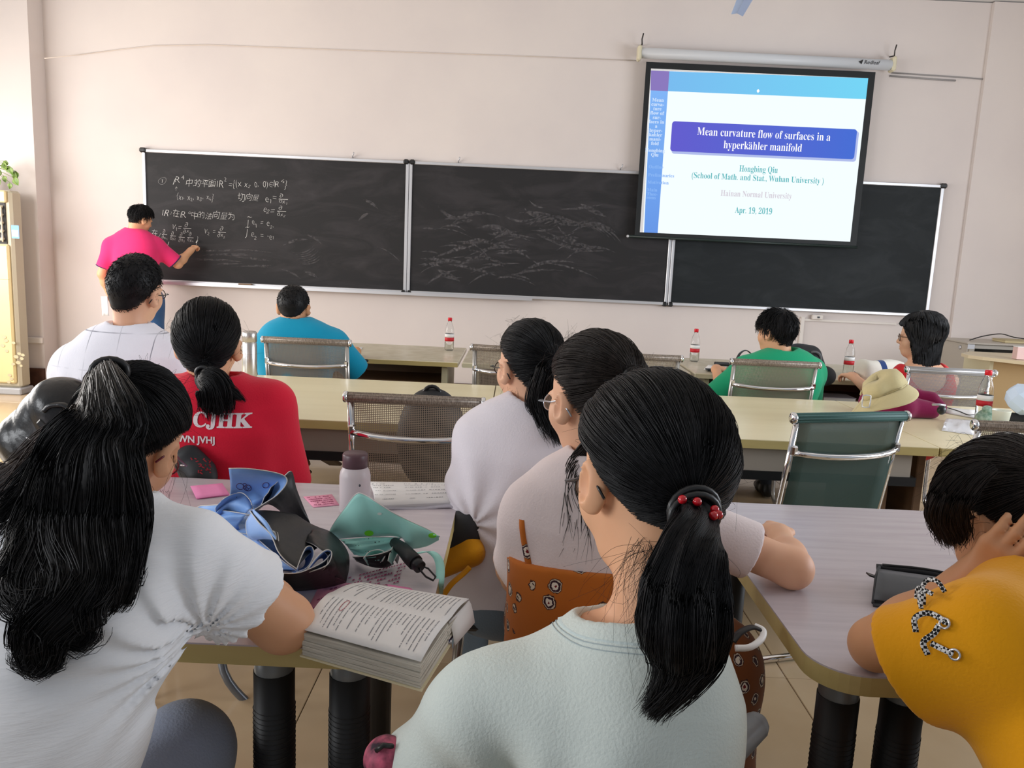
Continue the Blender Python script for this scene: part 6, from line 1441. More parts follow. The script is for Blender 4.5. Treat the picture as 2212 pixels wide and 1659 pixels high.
# ---- 11 woman in red
def woman_red():
    y = 4.32; Hc = P(1983, 745, y); Hc[2] = 1.215-.15; N = P(1990, 798, y-.03); rt = wthing('person', 'woman with wavy greying bob and glasses in a red sleeveless top, looking left', 'person', (N[0], y, 0))
    Q = hrot(66, 4, 0); hs = 1.0; Pv = A3(N[0]+.03, y+.03, .50); sd = _n(A3(1, .1, 0))
    sL = P(1932, 820, y); sR = P(2048, 822, y+.02); eL = P(1895, 860, y+.06); wL = A3(eL[0]-.02, y+.36, .79); eR = A3(sR[0]+.04, y+.12, .74); wR = A3(sR[0]-.08, y+.40, .74)
    f = skin_fld(N, Hc, Q, hs, False, .050); torso_fld(f, Pv, N, sd, scaled(FP, 1.0, 1.0), .03)
    for s_ in (sL, sR): f.cap(N+A3(0, 0, -.035), s_, .048, .046, .05)
    arms_fld(f, sL, eL, wL, (.045, .038, .034, .024)); arms_fld(f, sR, eR, wR, (.045, .038, .034, .024)); hand_fld(f, wL, A3(-.3, .9, 0), (0, 0, 1), False, s=.9); hand_fld(f, wR, A3(-.6, .8, 0), (0, 0, 1), True, s=.9)
    link_sdf(f, .007, 'body', m_skin, rt)
    f = Fld(); torso_fld(f, Pv, N, sd, scaled(FP, 1.02, 1.04, .006), .03)
    for s_ in (sL, sR): f.cap(N+A3(0, 0, -.035), s_*.62+N*.38, .054, .055, .05)
    f.cap(N+A3(0, -.06, -.03), N+A3(0, -.06, .2), .095, .12, .02, 's'); f.cap(N+A3(0, 0.02, -.03), N+A3(0, 0, .2), .085, .12, .02, 's')
    m = cloth('top_red', srgb(208, 30, 44), vary=(22, srgb(214, 60, 50), .5)); link_sdf(f, .008, 'sleeveless_top', m, rt)
    f = Fld(); leg_tubes(f, Pv+A3(-.09, 0, -.02), A3(Pv[0]-.12, 4.75, .47), A3(Pv[0]-.12, 4.73, .1)); leg_tubes(f, Pv+A3(.09, 0, -.02), A3(Pv[0]+.12, 4.75, .47), A3(Pv[0]+.12, 4.73, .1)); f.ell(Pv, (.18, .15, .10)); link_sdf(f, .012, 'trousers', MATS['trousers_dark'], rt)
    for s_ in (-1, 1): shoe(rt, A3(Pv[0]+s_*.12, 4.73, .1), 0, MATS['shoe_black'])
    # bob: locks fall from the crown and curl in at the neck
    h = Hair(Hc, Q, hs, (.098, .112, .110)); h.cap_mesh('bob'); g = np.random.default_rng(111); n = 2200; K = 14
    ph = g.uniform(-PI, PI, n); a = np.abs(np.degrees(ph)); end = np.interp(a, [0, 40, 60, 75, 180], [30, 20, -30, -115, -115])
    t = np.linspace(0, 1, K)[None]; el = np.radians(88+(end[:, None]*g.uniform(.8, 1.05, (n, 1))-88)*t)
    down = np.clip(-np.degrees(el)-2, 0, None)/100
    elc = np.maximum(el, R(-2)); ph2 = ph[:, None]+.05*np.sin(t*9+np.round(ph[:, None]*6))
    D = h.dirs(ph2, elc); vol = np.sin(np.clip((90-np.degrees(el))/130, 0, 1)*PI)*.030*(0.55+.45*g.random((n, 1)))*np.interp(a, [0, 50, 90], [.15, .4, 1])[:, None]
    L = h.cen+D*(h.rad+vol[..., None]); L[..., 2] -= down*.150; shr = 1-.10*np.clip(down, 0, 1)**2; L[..., :2] *= shr[..., None]; L[..., 0] += .006*np.sin(t*14+np.round(ph[:, None]*5))
    V, F = tubes(h.w(L.reshape(-1, 3)).reshape(n, K, 3), .0028*g.uniform(.7, 1.3, n), 3); h.put(V, F); h.build('hair', m_hairg, rt)
    glasses(rt, Hc, Q, hs, mat('frame_brown', srgb(96, 70, 50), .3), .002)
woman_red()
# ================================================================ THINGS ON THE TABLES
TZ = 0.75
m_paper = mat('page_white', srgb(232, 230, 228), 0.8); m_ink = mat('ink', srgb(70, 70, 76), 0.8); m_pages = mat('page_edges', srgb(214, 210, 198), 0.85, vary=(160, srgb(176, 170, 158), .8, (.1, .1, 6)))
m_pet = mat('pet_clear', (0.97, 0.98, 0.98), 0.05, trans=1.0, ior=1.2); m_redcap = mat('cap_red', srgb(212, 24, 40), 0.35)
m_water = mat('water', (0.95, 0.98, 1.0), 0.02, trans=1.0, ior=1.33)
m_lab_w = mat('label_paper', srgb(232, 230, 228), 0.5); m_lab_r = mat('label_red', srgb(196, 26, 40), 0.5)
def bottle(label, b, h=.225, group=None):
    s = h/.225; t = thing('water_bottle', label, 'bottle', tuple(b), group); c = (0, 0, 0); k = s
    MB().lathe([(0, .002), (.026*k, .002), (.0315*k, .010*k), (.0315*k, .060*k), (.030*k, .064*k), (.0315*k, .068*k), (.0315*k, .128*k), (.029*k, .150*k), (.022*k, .175*k), (.0135*k, .195*k), (.0125*k, .210*k), (.011*k, .210*k), (.012*k, .195*k), (.0205*k, .174*k), (.0275*k, .150*k), (.030*k, .128*k), (.030*k, .012*k), (.024*k, .004), (0, .004)], c, 20).build('bottle_body', m_pet, t)
    MB().lathe([(.0318*k, .066*k), (.0322*k, .066*k), (.0322*k, .092*k), (.0318*k, .092*k)], c, 24).build('label_band', m_lab_r, t)
    MB().lathe([(.0318*k, .092*k), (.0322*k, .092*k), (.0322*k, .116*k), (.0318*k, .116*k)], c, 24).build('label_band', m_lab_w, t)
    MB().lathe([(0, .226*k), (.0135*k, .226*k), (.0145*k, .222*k), (.0145*k, .205*k), (.0125*k, .204*k)], c, 20).build('cap', m_redcap, t)
    return t
bottle('red-capped water bottle standing alone right of the man in turquoise', P(970, 757, z=TZ))
bottle('water bottle with red cap left of the man in green', P(1499, 781, z=TZ))
bottle('water bottle with red cap between the black bag and the canvas tote', P(1831, 809, z=TZ))
q = P(1399, 806, z=.965); bottle('red-capped water bottle half hidden behind the hair of the girl in the pinafore', A3(q[0], q[1], TZ))
bottle('water bottle with red cap beside the paper cup on the middle row', P(2121, 908, z=TZ), .235)
# steel thermos
q = P(540, 822, z=TZ); t = thing('thermos', 'tall brushed steel thermos behind the red-shirt girl', 'thermos', tuple(q)); m_st = mat('brushed_steel', srgb(196, 192, 188), 0.28, metal=.85)
MB().lathe([(0, 0), (.032, 0), (.034, .004), (.034, .185), (.031, .19)], (0, 0, 0), 24).build('flask', m_st, t); MB().lathe([(.031, .19), (.0345, .192), (.0345, .235), (.030, .242), (0, .243)], (0, 0, 0), 24).build('lid', m_st, t)
# frosted bottle with plum cap
q = P(766, 1106, z=TZ); t = thing('drink_bottle', 'frosted bottle with a plum-coloured screw cap beside the open notes', 'bottle', tuple(q)); hh = P(767, 978, q[1])[2]-TZ
m_fr = mat('frosted', srgb(222, 212, 214), 0.35, trans=.35, ior=1.3, alpha=1)
MB().lathe([(0, 0), (.034, 0), (.038, .005), (.0385, hh*.62), (.036, hh*.70), (.030, hh*.77), (.028, hh*.79)], (0, 0, 0), 32).build('bottle_body', m_fr, t)
MB().lathe([(.026, hh*.765), (.031, hh*.77), (.0315, hh*.97), (.029, hh), (0, hh)], (0, 0, 0), 32).build('screw_cap', mat('plum_plastic', srgb(86, 60, 66), .4), t)
MB().sphere((.018, -.034, hh*.52), .0035, 10, 6, (1, .2, 1)).build('dot_mark', m_ink, t)
def text_rows(mb, q4, rows, cols, fill=.8, seed=1, lift=.0006, wsc=.5):
    """little uneven marks in rows on the quad q4 = (o, ux end, uy end): rows advance along uy, marks run along ux"""
    o, a, b = [np.array(v, float) for v in q4]; ux = a-o; uy = b-o; n = np.cross(ux, uy); n /= np.linalg.norm(n); n *= 1 if n[2] > 0 else -1
    g = random.Random(seed)
    for r in range(rows):
        L = g.choice([1, 1, 1, .9, .6, .35]); ind = g.choice([0, 0, 0, .08]); c = 0
        while c < cols*L:
            w = g.uniform(.5, 1.0)
            if g.random() < fill and c/cols >= ind:
                p = o+ux*(c/cols)+uy*((r+.5)/rows)+n*lift; du = ux/cols*w*.8; dv = uy/rows*wsc*g.uniform(.5, 1)
                mb.add([p-dv/2, p+du-dv/2, p+du+dv/2, p+dv/2], [(0, 1, 2, 3)])
            c += w+.15
def sheet(name, label, cat, c4, m, th=.0008, text=None, group=None, curl=0.0, rows=6, cols=14, seed=1, parent=None):
    """four corner points in the room, counter-clockwise from near left"""
    a, b, c, d = [np.array(v, float) for v in c4]
    o = wthing(name, label, cat, tuple(a), group) if parent is None else parent
    G = [[(a*(1-u)+b*u)*(1-v)+(d*(1-u)+c*u)*v+A3(0, 0, curl*4*u*(1-u)) for v in (0, .25, .5, .75, 1)] for u in (0, .25, .5, .75, 1)]
    mb = MB(); mb.grid(G, True, th); mb.build('sheet', m, o)
    if text is not None:
        mb = MB(); text_rows(mb, (a*.92+c*.08+A3(0, 0, th), b*.92+d*.08+A3(0, 0, th), d*.92+b*.08+A3(0, 0, th)), rows, cols, .8, seed, .0008); mb.build('print', text, o)
    return o
m_pink = mat('card_pink', srgb(240, 142, 190), .7); m_pink2 = mat('card_pink_pale', srgb(236, 158, 184), .7); m_pinkink = mat('pink_ink', srgb(150, 60, 100), .7)
zt = lambda px, py, h=.001: P(px, py, z=TZ+h)
o = sheet('folded_card', 'folded plain pink card near the far edge of the umbrella table', 'card', (zt(424, 1077, .004), zt(496, 1068, .004), zt(480, 1044, .014), zt(411, 1050, .014)), m_pink)
sheet('', '', '', (zt(426, 1078), zt(496, 1070), zt(482, 1050), zt(414, 1055)), m_pink, parent=o)
sheet('printed_card', 'printed pink card between the blue umbrella and the frosted bottle', 'card', (zt(677, 1096), zt(733, 1091), zt(717, 1068), zt(655, 1073)), m_pink2, text=m_pinkink, rows=5, cols=12)
sheet('printed_sheet', 'pink printed sheet partly under the big open book', 'paper', (zt(640, 1362), zt(862, 1300), zt(772, 1262), zt(696, 1254)), m_pink2, text=m_pinkink, rows=10, cols=22, seed=4)
sheet('printed_sheet', 'pink slip peeping out behind the right end of the big open book', 'paper', (zt(846, 1282), zt(905, 1284), zt(886, 1270), zt(835, 1262)), m_pink)
sheet('printed_card', 'pink printed card under the hand on the pencil-case table', 'card', (zt(1612, 1160), zt(1665, 1170), zt(1668, 1140), zt(1603, 1138)), m_pink2, text=m_pinkink, rows=5, cols=12, seed=7)
# ---------------- big open book overhanging the near edge
bk = wthing('open_book', 'thick open textbook lying across the near edge of the umbrella table', 'book', tuple(zt(800, 1380)))
z1 = TZ+.046; A = P(709, 1284, z=z1); B = P(653, 1362, z=z1); C_ = P(909, 1432, z=z1); D = P(969, 1342, z=z1)
def block(name, corners, ztop, zbot, m, nlay, seed):
    """stack of leaf bundles with uneven edges"""
    g = random.Random(seed); mb = MB(); ce = sum(corners)/4
    for k in range(nlay):
        h0 = zbot+(ztop-zbot)*k/nlay; h1 = zbot+(ztop-zbot)*(k+.9)/nlay; s = 1+g.uniform(-.006, .006); off = A3(g.uniform(-.001, .001), g.uniform(-.001, .001), 0)
        q = [ce+(c-ce)*s+off for c in corners]; mb.add([(*p[:2], h0) for p in q]+[(*p[:2], h1) for p in q], [(0, 1, 2, 3), (7, 6, 5, 4), (0, 4, 5, 1), (1, 5, 6, 2), (2, 6, 7, 3), (3, 7, 4, 0)])
    return mb.build(name, m, bk)
block('page_block', [A, B, C_, D], z1-.003, TZ+.004, m_pages, 9, 5)
E1 = P(781, 1260, z=TZ+.040); E2 = P(1013, 1296, z=TZ+.040)
block('page_block', [E1+(A-E1)*.06, A, D, E2], TZ+.036, TZ+.012, m_pages, 6, 6)
G = []
for i in range(13):
    u = i/12; G.append([])
    for j in range(15):
        v = j/14
        if v <= .5: w = v*2; p = (B*(1-u)+C_*u)*(1-w)+(A*(1-u)+D*u)*w; z = z1+.002+.008*math.sin(PI*w)*(1-.3*u)
        else: w = v*2-1; p = (A*(1-u)+D*u)*(1-w)+(E1*(1-u)+E2*u)*w; z = z1-(z1-TZ-.042)*w+.007*math.sin(PI*w)-.006*math.sin(PI*w*.5)*(1-w)
        G[-1].append((p[0], p[1], z))
MB().grid(G, True, .0008).build('top_page', m_paper, bk)
mb = MB()
def on_page(u, v):
    v = min(max(v, 0), 1); i = min(int(u*12), 11); j = min(int(v*14), 13); fu = u*12-i; fv = v*14-j; g = lambda a, b: np.array(G[a][b])
    return (g(i, j)*(1-fu)+g(i+1, j)*fu)*(1-fv)+(g(i, j+1)*(1-fu)+g(i+1, j+1)*fu)*fv+A3(0, 0, .0010)
gr = random.Random(9)
for half in (0, 1):
    for r in range(24):
        u = .07+r*.038; L = gr.choice([1, 1, .9, .7, .45]); v0, v1 = (.45, .06) if half == 0 else (.94, .56); c = 0.0
        while c < L:
            w = gr.uniform(.014, .03)
            if gr.random() < .85:
                va = v0+(v1-v0)*c; vb = v0+(v1-v0)*min(c+w*.8, 1); mb.add([on_page(u, va), on_page(u+.0075, va), on_page(u+.0075, vb), on_page(u, vb)], [(0, 1, 2, 3)])
            c += w
mb.build('page_print', mat('ink_soft', srgb(132, 132, 138), .8), bk)
mb = MB(); mb.tube([on_page(.20+.02*math.cos(a)+.006, .35+.09*math.sin(a)) for a in [2*PI*i/20 for i in range(20)]], .0004, 4, closed=True); mb.build('red_mark', mat('ink_red', srgb(190, 60, 80), .8), bk)
cc = [A+(B-A)*1.04, B, C_, D]; ce = (A+C_)/2; m_cov = mat('cover_cream', srgb(222, 212, 178), .5)
q = [ce+(c-ce)*1.035 for c in (A, B, C_, D)]; mb = MB(); mb.add([(*p[:2], TZ+.0012) for p in q]+[(*p[:2], TZ+.0035) for p in q], [(0, 1, 2, 3), (7, 6, 5, 4), (0, 4, 5, 1), (1, 5, 6, 2), (2, 6, 7, 3), (3, 7, 4, 0)]); mb.build('cover', m_cov, bk)
q = [A, D+(E2-D)*-.1, E2+(E2-E1)*.01+A3(0, 0, 0), E1]; mb = MB(); mb.add([(*p[:2], TZ+.006) for p in q]+[(*p[:2], TZ+.009) for p in q], [(3, 2, 1, 0), (4, 5, 6, 7), (0, 1, 5, 4), (1, 2, 6, 5), (2, 3, 7, 6), (3, 0, 4, 7)]); mb.build('cover', mat('cover_navy', srgb(40, 44, 84), .4), bk)
# a loose leaf hanging off the right end
L1 = P(1013, 1297, z=TZ+.040); L2 = P(969, 1344, z=TZ+.038); mb = MB(); mb.grid([[L1*(1-u)+L2*u+A3(.0+.012*v, .0, -.030*v*v-.012*v) for v in (0, .33, .66, 1)] for u in (0, .33, .66, 1)], True, .0008); mb.build('leaf', m_paper, bk)
# ---------------- notes: curled open book on a notebook and plastic sleeve
nb = wthing('open_notes', 'open printed notes with curled pages on the umbrella table by the frosted bottle', 'notes', tuple(zt(890, 1090)))
a, b, c, d = P(812, 1096, z=TZ+.006), P(984, 1088, z=TZ+.006), P(986, 1052, z=TZ+.010), P(800, 1050, z=TZ+.012)
G = [[(a*(1-u)+b*u)*(1-v)+(d*(1-u)+c*u)*v+A3(0, 0, .012*math.sin(PI*min(1, v*1.1))+.008*v) for v in [k/8 for k in range(9)]] for u in [k/8 for k in range(9)]]
MB().grid(G, True, .010).build('pages', m_paper, nb)
mb = MB(); 
for (u0, u1) in ((.08, .3), (.42, .55), (.62, .9)):
    for r in range(6):
        i = .15+r*.12; p = [np.array(G[min(8, int(x*8))][min(8, int(i*8))])+A3(0, 0, .0062) for x in (u0, u1)]
        text_rows(mb, (p[0], p[1], p[0]+A3(0, .006, .001)), 1, 10, .8, r, .0004)
mb.build('print', mat('ink_soft', srgb(112, 112, 118), .8), nb)
bm_pts = (P(800, 1102, z=TZ+.001), P(988, 1098, z=TZ+.001), P(1004, 1080, z=TZ+.003), P(806, 1080, z=TZ+.002))
tt_ = wthing('plastic_folder', 'clear plastic folder under the curled notes, sticking out to the right', 'folder', tuple(bm_pts[0])); mb = MB(); mb.grid([[bm_pts[0]*(1-u)*(1-v)+bm_pts[1]*u*(1-v)+bm_pts[2]*u*v+bm_pts[3]*(1-u)*v+A3(0, 0, .001+.003*math.sin(u*9)*u) for v in (0, .5, 1)] for u in [k/10 for k in range(11)]], True, .003)
mb.build('sleeve', mat('plastic_sleeve', srgb(206, 202, 212), .2, alpha=.75), tt_)
# ---------------- umbrellas: real folded cloth with two faces and piped hems
def band(mb, ca, cb, m=7, bulge=0.0, th=.0014, n=5, ripple=0.0, rf=3):
    Aa = catmull([P(x, y, z=z) for x, y, z in ca], n); Bb = catmull([P(x, y, z=z) for x, y, z in cb], n); K = min(len(Aa), len(Bb))
    Aa = [Aa[int(i*(len(Aa)-1)/(K-1))] for i in range(K)]; Bb = [Bb[int(i*(len(Bb)-1)/(K-1))] for i in range(K)]
    G = [[Aa[i]*(1-j/m)+Bb[i]*(j/m)+A3(0, -1, .8)*bulge*math.sin(PI*j/m)+A3(0, -1, .5)*ripple*math.sin(j/m*PI*rf*2+i*.35) for j in range(m+1)] for i in range(K)]
    Gn = np.array(G); nn = np.cross(np.gradient(Gn, axis=0), np.gradient(Gn, axis=1)); s_ = (nn*(A3(0, 0, EYE)-Gn)).sum(2).mean()
    mb.grid(G if s_ > 0 else G[::-1], True, th); return Aa, Bb, G
m_ub = mat('umbrella_blue', srgb(112, 160, 226), .55, sheen=.2, vary=(9, srgb(140, 180, 234), .6), bump=(30, .3)); m_uk = mat('umbrella_black', (.012, .013, .014), .45, bump=(30, .3)); m_pipe = mat('piping_pale', srgb(206, 204, 200), .7)
def make_umbrella(label, mf, bands, parts_fn):
    u = wthing('folding_umbrella', label, 'umbrella', tuple(zt(*bands[0][1][0][:2])))
    for nm, ca, cb, kw in bands:
        mats = kw.pop('mats', (mf, m_uk)); pipe = kw.pop('pipe', 'a'); mb = MB(); mb.back = 1; mb.rim = 2
        Aa, Bb, G = band(mb, ca, cb, **kw); o = mb.build(nm, list(mats)+[m_pipe], u)
        if pipe:
            for side, L in (('a', Aa), ('b', Bb)):
                if side in pipe: MB().tube(L, .0011, 6).build('hem', m_pipe, o)
    parts_fn(u); return u
bz = TZ
blue_bands = [
 ('canopy_panel', [(494, 1012, .965), (530, 1012, .965), (580, 1018, .955), (614, 1028, .94), (619, 1044, .925), (600, 1068, .90), (575, 1085, .88), (548, 1102, .865)], [(494, 1080, .85), (505, 1078, .85), (520, 1075, .855), (535, 1080, .855), (540, 1086, .85), (542, 1092, .85), (545, 1098, .845), (547, 1104, .84)], dict(bulge=-.010)),
 ('canopy_panel', [(612, 1030, .93), (631, 1019, .92), (640, 1055, .88), (655, 1095, .83), (672, 1132, .79)], [(560, 1098, .86), (580, 1090, .86), (600, 1100, .84), (620, 1120, .80), (640, 1140, .765)], dict(mats=(m_uk, m_ub), bulge=.012, pipe='', ripple=.003)),
 ('canopy_panel', [(414, 1107, .82), (430, 1094, .83), (450, 1092, .84), (478, 1090, .85)], [(446, 1150, .78), (452, 1155, .78), (458, 1156, .785), (464, 1152, .79)], dict(bulge=-.006)),
 ('canopy_panel', [(472, 1092, .86), (490, 1076, .875), (520, 1064, .885), (540, 1080, .875), (546, 1100, .865)], [(461, 1156, .775), (463, 1156, .778), (468, 1155, .78), (478, 1152, .785), (500, 1148, .79)], dict(bulge=.014, ripple=.008, rf=2, m=12)),
 ('canopy_panel', [(452, 1116, .80), (476, 1104, .84), (505, 1106, .85), (540, 1112, .855)], [(461, 1158, .775), (470, 1160, .778), (490, 1156, .785), (515, 1150, .79)], dict(bulge=.016, ripple=.006, rf=2)),
 ('canopy_panel', [(540, 1104, .875), (560, 1130, .87), (585, 1155, .86), (600, 1190, .85), (618, 1212, .84), (641, 1229, .83)], [(640, 1112, .83), (668, 1130, .82), (690, 1140, .81), (704, 1146, .80), (708, 1158, .80), (700, 1175, .81)], dict(mats=(m_uk, m_ub), bulge=.010, pipe='a', m=9)),
 ('canopy_panel', [(547, 1104, .87), (532, 1128, .85), (536, 1158, .83), (552, 1166, .82), (565, 1156, .83), (560, 1138, .85)], [(548, 1100, .88), (575, 1125, .875), (590, 1150, .865), (600, 1165, .86), (602, 1168, .86), (600, 1150, .87)], dict(bulge=.004)),
 ('canopy_panel', [(466, 1157, .785), (500, 1150, .80), (545, 1158, .815), (580, 1185, .825), (615, 1215, .825), (640, 1232, .82)], [(480, 1180, .765), (500, 1196, .765), (530, 1215, .768), (560, 1236, .77), (566, 1240, .77), (572, 1240, .775)], dict(bulge=.012, m=9)),
 ('canopy_panel', [(560, 1240, .80), (600, 1238, .815), (640, 1238, .825), (670, 1228, .83), (700, 1212, .835), (716, 1194, .84)], [(564, 1262, .765), (590, 1272, .765), (625, 1276, .76), (665, 1275, .76), (710, 1268, .76), (748, 1258, .76)], dict(mats=(m_uk, m_ub), bulge=.012, m=9)),
 ('canopy_panel', [(641, 1229, .83), (652, 1200, .84), (662, 1182, .845), (674, 1182, .84), (678, 1200, .835), (664, 1226, .825), (640, 1236, .82)], [(638, 1231, .82), (640, 1218, .80), (646, 1206, .80), (655, 1206, .80), (660, 1212, .80), (654, 1226, .80), (630, 1236, .81)], dict(bulge=-.006)),
 ('canopy_panel', [(664, 1230, .83), (684, 1204, .845), (702, 1189, .85), (714, 1190, .845), (716, 1202, .84), (704, 1222, .83), (668, 1236, .82)], [(662, 1232, .81), (672, 1222, .80), (684, 1210, .80), (696, 1206, .80), (698, 1212, .80), (690, 1224, .80), (660, 1238, .80)], dict(bulge=-.006)),
 ('canopy_panel', [(690, 1140, .80), (715, 1150, .795), (738, 1172, .79), (752, 1198, .785), (754, 1230, .775), (748, 1258, .76)], [(660, 1170, .83), (676, 1176, .84), (690, 1186, .845), (706, 1200, .84), (706, 1222, .825), (690, 1240, .80)], dict(mats=(m_uk, m_ub), bulge=.014, pipe='', ripple=.005)),
 ('canopy_panel', [(588, 1262, .775), (596, 1258, .785), (606, 1262, .79), (612, 1270, .785), (608, 1276, .775)], [(588, 1268, .760), (594, 1270, .760), (600, 1274, .760), (604, 1278, .758), (604, 1280, .756)], dict(bulge=-.004)),
]
def blue_parts(u):
    mb = MB(); band(mb, [(440, 1130, .775), (480, 1104, .80), (520, 1096, .82), (548, 1102, .83)], [(462, 1158, .765), (520, 1190, .765), (580, 1225, .765), (630, 1234, .77)], bulge=.02, ripple=.008, rf=3, m=14); mb.build('canopy_fold', m_ub, u)
    # butterflies: two little line-drawn wings printed on the cloth, lying on the nearest panel
    polys = []; V = []; 
    for ch in u.children:
        b = len(V); V += [v.co[:] for v in ch.data.vertices]; polys += [tuple(i+b for i in p.vertices) for p in ch.data.polygons]
    bv = BVHTree.FromPolygons(V, polys); c0 = Vector((0, 0, EYE)); mb = MB()
    for (px, py, s, a) in ((526, 1057, 15, .2), (582, 1050, 13, -.3), (506, 1170, 14, .9), (602, 1222, 14, .1), (696, 1210, 9, 1.2), (532, 1052, 8, .4)):
        for wi, (ox, oy, r) in enumerate(((-.55, -.3, .55), (.55, -.3, .55), (-.4, .4, .38), (.4, .4, .38))):
            loop = []
            for k in range(12):
                t = 2*PI*k/12; x = (ox+r*math.cos(t))*s; y = (oy+r*.8*math.sin(t))*s; X = px+x*math.cos(a)-y*math.sin(a); Y = py+x*math.sin(a)+y*math.cos(a)
                h_, n_, _, _ = bv.ray_cast(c0, (Vector(P(X, Y, 1.6))-c0).normalized())
                if h_ is None: break
                loop.append(h_-(h_-c0).normalized()*.0015)
            if len(loop) == 12 and max((loop[i]-loop[i-1]).length for i in range(12)) < .02: mb.tube(loop, .0007, 4, closed=True)
    if mb.v: mb.build('butterfly_print', mat('print_plum', srgb(92, 66, 112), .7), u)
    MB().tube([P(560, 1250, z=.77), P(640, 1180, z=.79), P(700, 1165, z=.79)], .012, 10).build('shaft', m_blk, u)
make_umbrella('crumpled blue umbrella with black lining and butterfly print on the table', m_ub, blue_bands, blue_parts)
m_um = mat('umbrella_mint', srgb(164, 226, 216), .6, sheen=.2, vary=(8, srgb(148, 212, 204), .6), bump=(25, .3))
mint_bands = [
 ('canopy_panel', [(704, 1163, .775), (722, 1130, .82), (745, 1098, .86), (770, 1067, .90), (790, 1070, .90), (815, 1086, .89), (850, 1108, .87), (890, 1128, .85), (925, 1144, .835), (950, 1160, .82)], [(708, 1166, .77), (740, 1163, .785), (775, 1160, .80), (800, 1159, .80), (825, 1158, .80), (850, 1158, .80), (870, 1163, .80), (885, 1184, .79), (920, 1180, .79), (948, 1166, .81)], dict(bulge=.010, m=9)),
 ('canopy_panel', [(735, 1166, .79), (775, 1163, .80), (820, 1160, .80), (868, 1162, .80)], [(765, 1198, .77), (785, 1202, .77), (810, 1200, .77), (850, 1185, .775)], dict(bulge=.010, ripple=.005)),
 ('canopy_panel', [(762, 1203, .78), (790, 1202, .79), (822, 1196, .80), (845, 1188, .80)], [(770, 1212, .755), (800, 1224, .755), (830, 1226, .757), (850, 1218, .76)], dict(mats=(m_uk, m_um), bulge=.006, ripple=.004)),
 ('canopy_panel', [(785, 1206, .79), (798, 1192, .795), (820, 1188, .80), (832, 1196, .795), (826, 1212, .785)], [(795, 1222, .76), (806, 1212, .765), (815, 1204, .77), (820, 1206, .765), (818, 1222, .757)], dict(bulge=.004)),
 ('canopy_panel', [(838, 1212, .785), (842, 1196, .795), (852, 1178, .80), (862, 1190, .795), (852, 1210, .78)], [(846, 1220, .76), (852, 1208, .77), (858, 1196, .775), (862, 1204, .77), (858, 1218, .76)], dict(bulge=.004)),
]
def mint_parts(u):
    MB().tube([P(852, 1172, z=.80), P(870, 1186, z=.80), P(886, 1204, z=.795), P(898, 1216, z=.79)], [.011, .014, .016, .016], 16).build('handle', m_uk, u)
    MB().tube([P(894, 1212, z=.792), P(908, 1226, z=.785)], .013, 16).build('handle_end', m_blk, u)
    MB().tube([P(904, 1220, z=.788), P(925, 1228, z=.78), P(941, 1246, z=.768), P(936, 1254, z=.764), P(920, 1246, z=.768), P(908, 1232, z=.78)], .0032, 8, closed=True, flat=.6).build('wrist_loop', m_blk, u)
    a = catmull([P(900, 1196, z=.775), P(926, 1192, z=.775), P(944, 1206, z=.768), P(950, 1230, z=.757), P(948, 1262, z=.742), P(946, 1284, z=.70)], 5); mb = MB(); mb.grid([[p+A3(-.008, 0, 0), p, p+A3(.010, .004, 0)] for p in a], True, .0012); mb.build('tie_strap', m_um, u)
    V = []; polys = []
    for ch in u.children:
        if not ch.name.startswith('canopy'): continue
        b = len(V); V += [v.co[:] for v in ch.data.vertices]; polys += [tuple(i+b for i in p.vertices) for p in ch.data.polygons]
    bv = BVHTree.FromPolygons(V, polys); c0 = Vector((0, 0, EYE))
    for (px, py, r, nm) in ((797, 1152, 10, 'lime'), (934, 1157, 9, 'lime'), (775, 1071, 9, 'lime'), (820, 1110, 5, 'pale')):
        pts = []
        for k in range(13):
            t = 2*PI*k/12; X, Y = (px, py) if k == 12 else (px+r*math.cos(t), py+r*.62*math.sin(t))
            h_, n_, _, _ = bv.ray_cast(c0, (Vector(P(X, Y, 1.6))-c0).normalized())
            if h_ is None: break
            pts.append(h_-(h_-c0).normalized()*.0012)
        if len(pts) == 13: MB().add(pts, [(i, (i+1) % 12, 12) for i in range(12)]).build('fruit_print', mat('print_'+nm, srgb(120, 220, 40) if nm == 'lime' else srgb(216, 228, 220), .6), u)
make_umbrella('mint green umbrella with lime slice print and black handle', m_um, mint_bands, mint_parts)
# ---------------- pencil case
pc = wthing('pencil_case', 'grey see-through pencil case with dark zip on the right table', 'pencil case', tuple(zt(1950, 1290)))
a, b, c, d = P(1886, 1306, z=TZ+.004), P(2066, 1330, z=TZ+.004), P(2078, 1262, z=TZ+.02), P(1898, 1236, z=TZ+.02); top = A3(0, .0, .038)
m_net = mat('mesh_grey_net', srgb(92, 94, 98), .5, alpha=.72); m_trim = mat('trim_charcoal', srgb(50, 52, 56), .6)
mb = MB(); mb.grid([[(a*(1-u)+b*u)*(1-v)+((d*(1-u)+c*u))*v+A3(0, 0, .030*math.sin(PI*(.12+.8*v))) for v in [k/6 for k in range(7)]] for u in [k/8 for k in range(9)]], True, .0015); mb.build('net_panel', m_net, pc)
mb = MB(); mb.grid([[(a*(1-u)+b*u)*(1-v)+((d*(1-u)+c*u))*v+A3(0, 0, -.001) for v in (0, 1)] for u in (0, 1)], False, .003); mb.build('base', m_trim, pc)
fr_ = catmull([d+A3(-.004, .004, .010), d*.5+c*.5+A3(0, .004, .014), c+A3(0, .004, .010)], 6); MB().tube(fr_, .007, 8).build('zip_edge', m_trim, pc)
MB().tube(catmull([d+A3(.002, -.008, .020), d*.5+c*.5+A3(0, -.008, .024), c+A3(0, -.008, .020)], 6), .0028, 6).build('zip', mat('zip_dark', srgb(30, 31, 34), .4), pc)
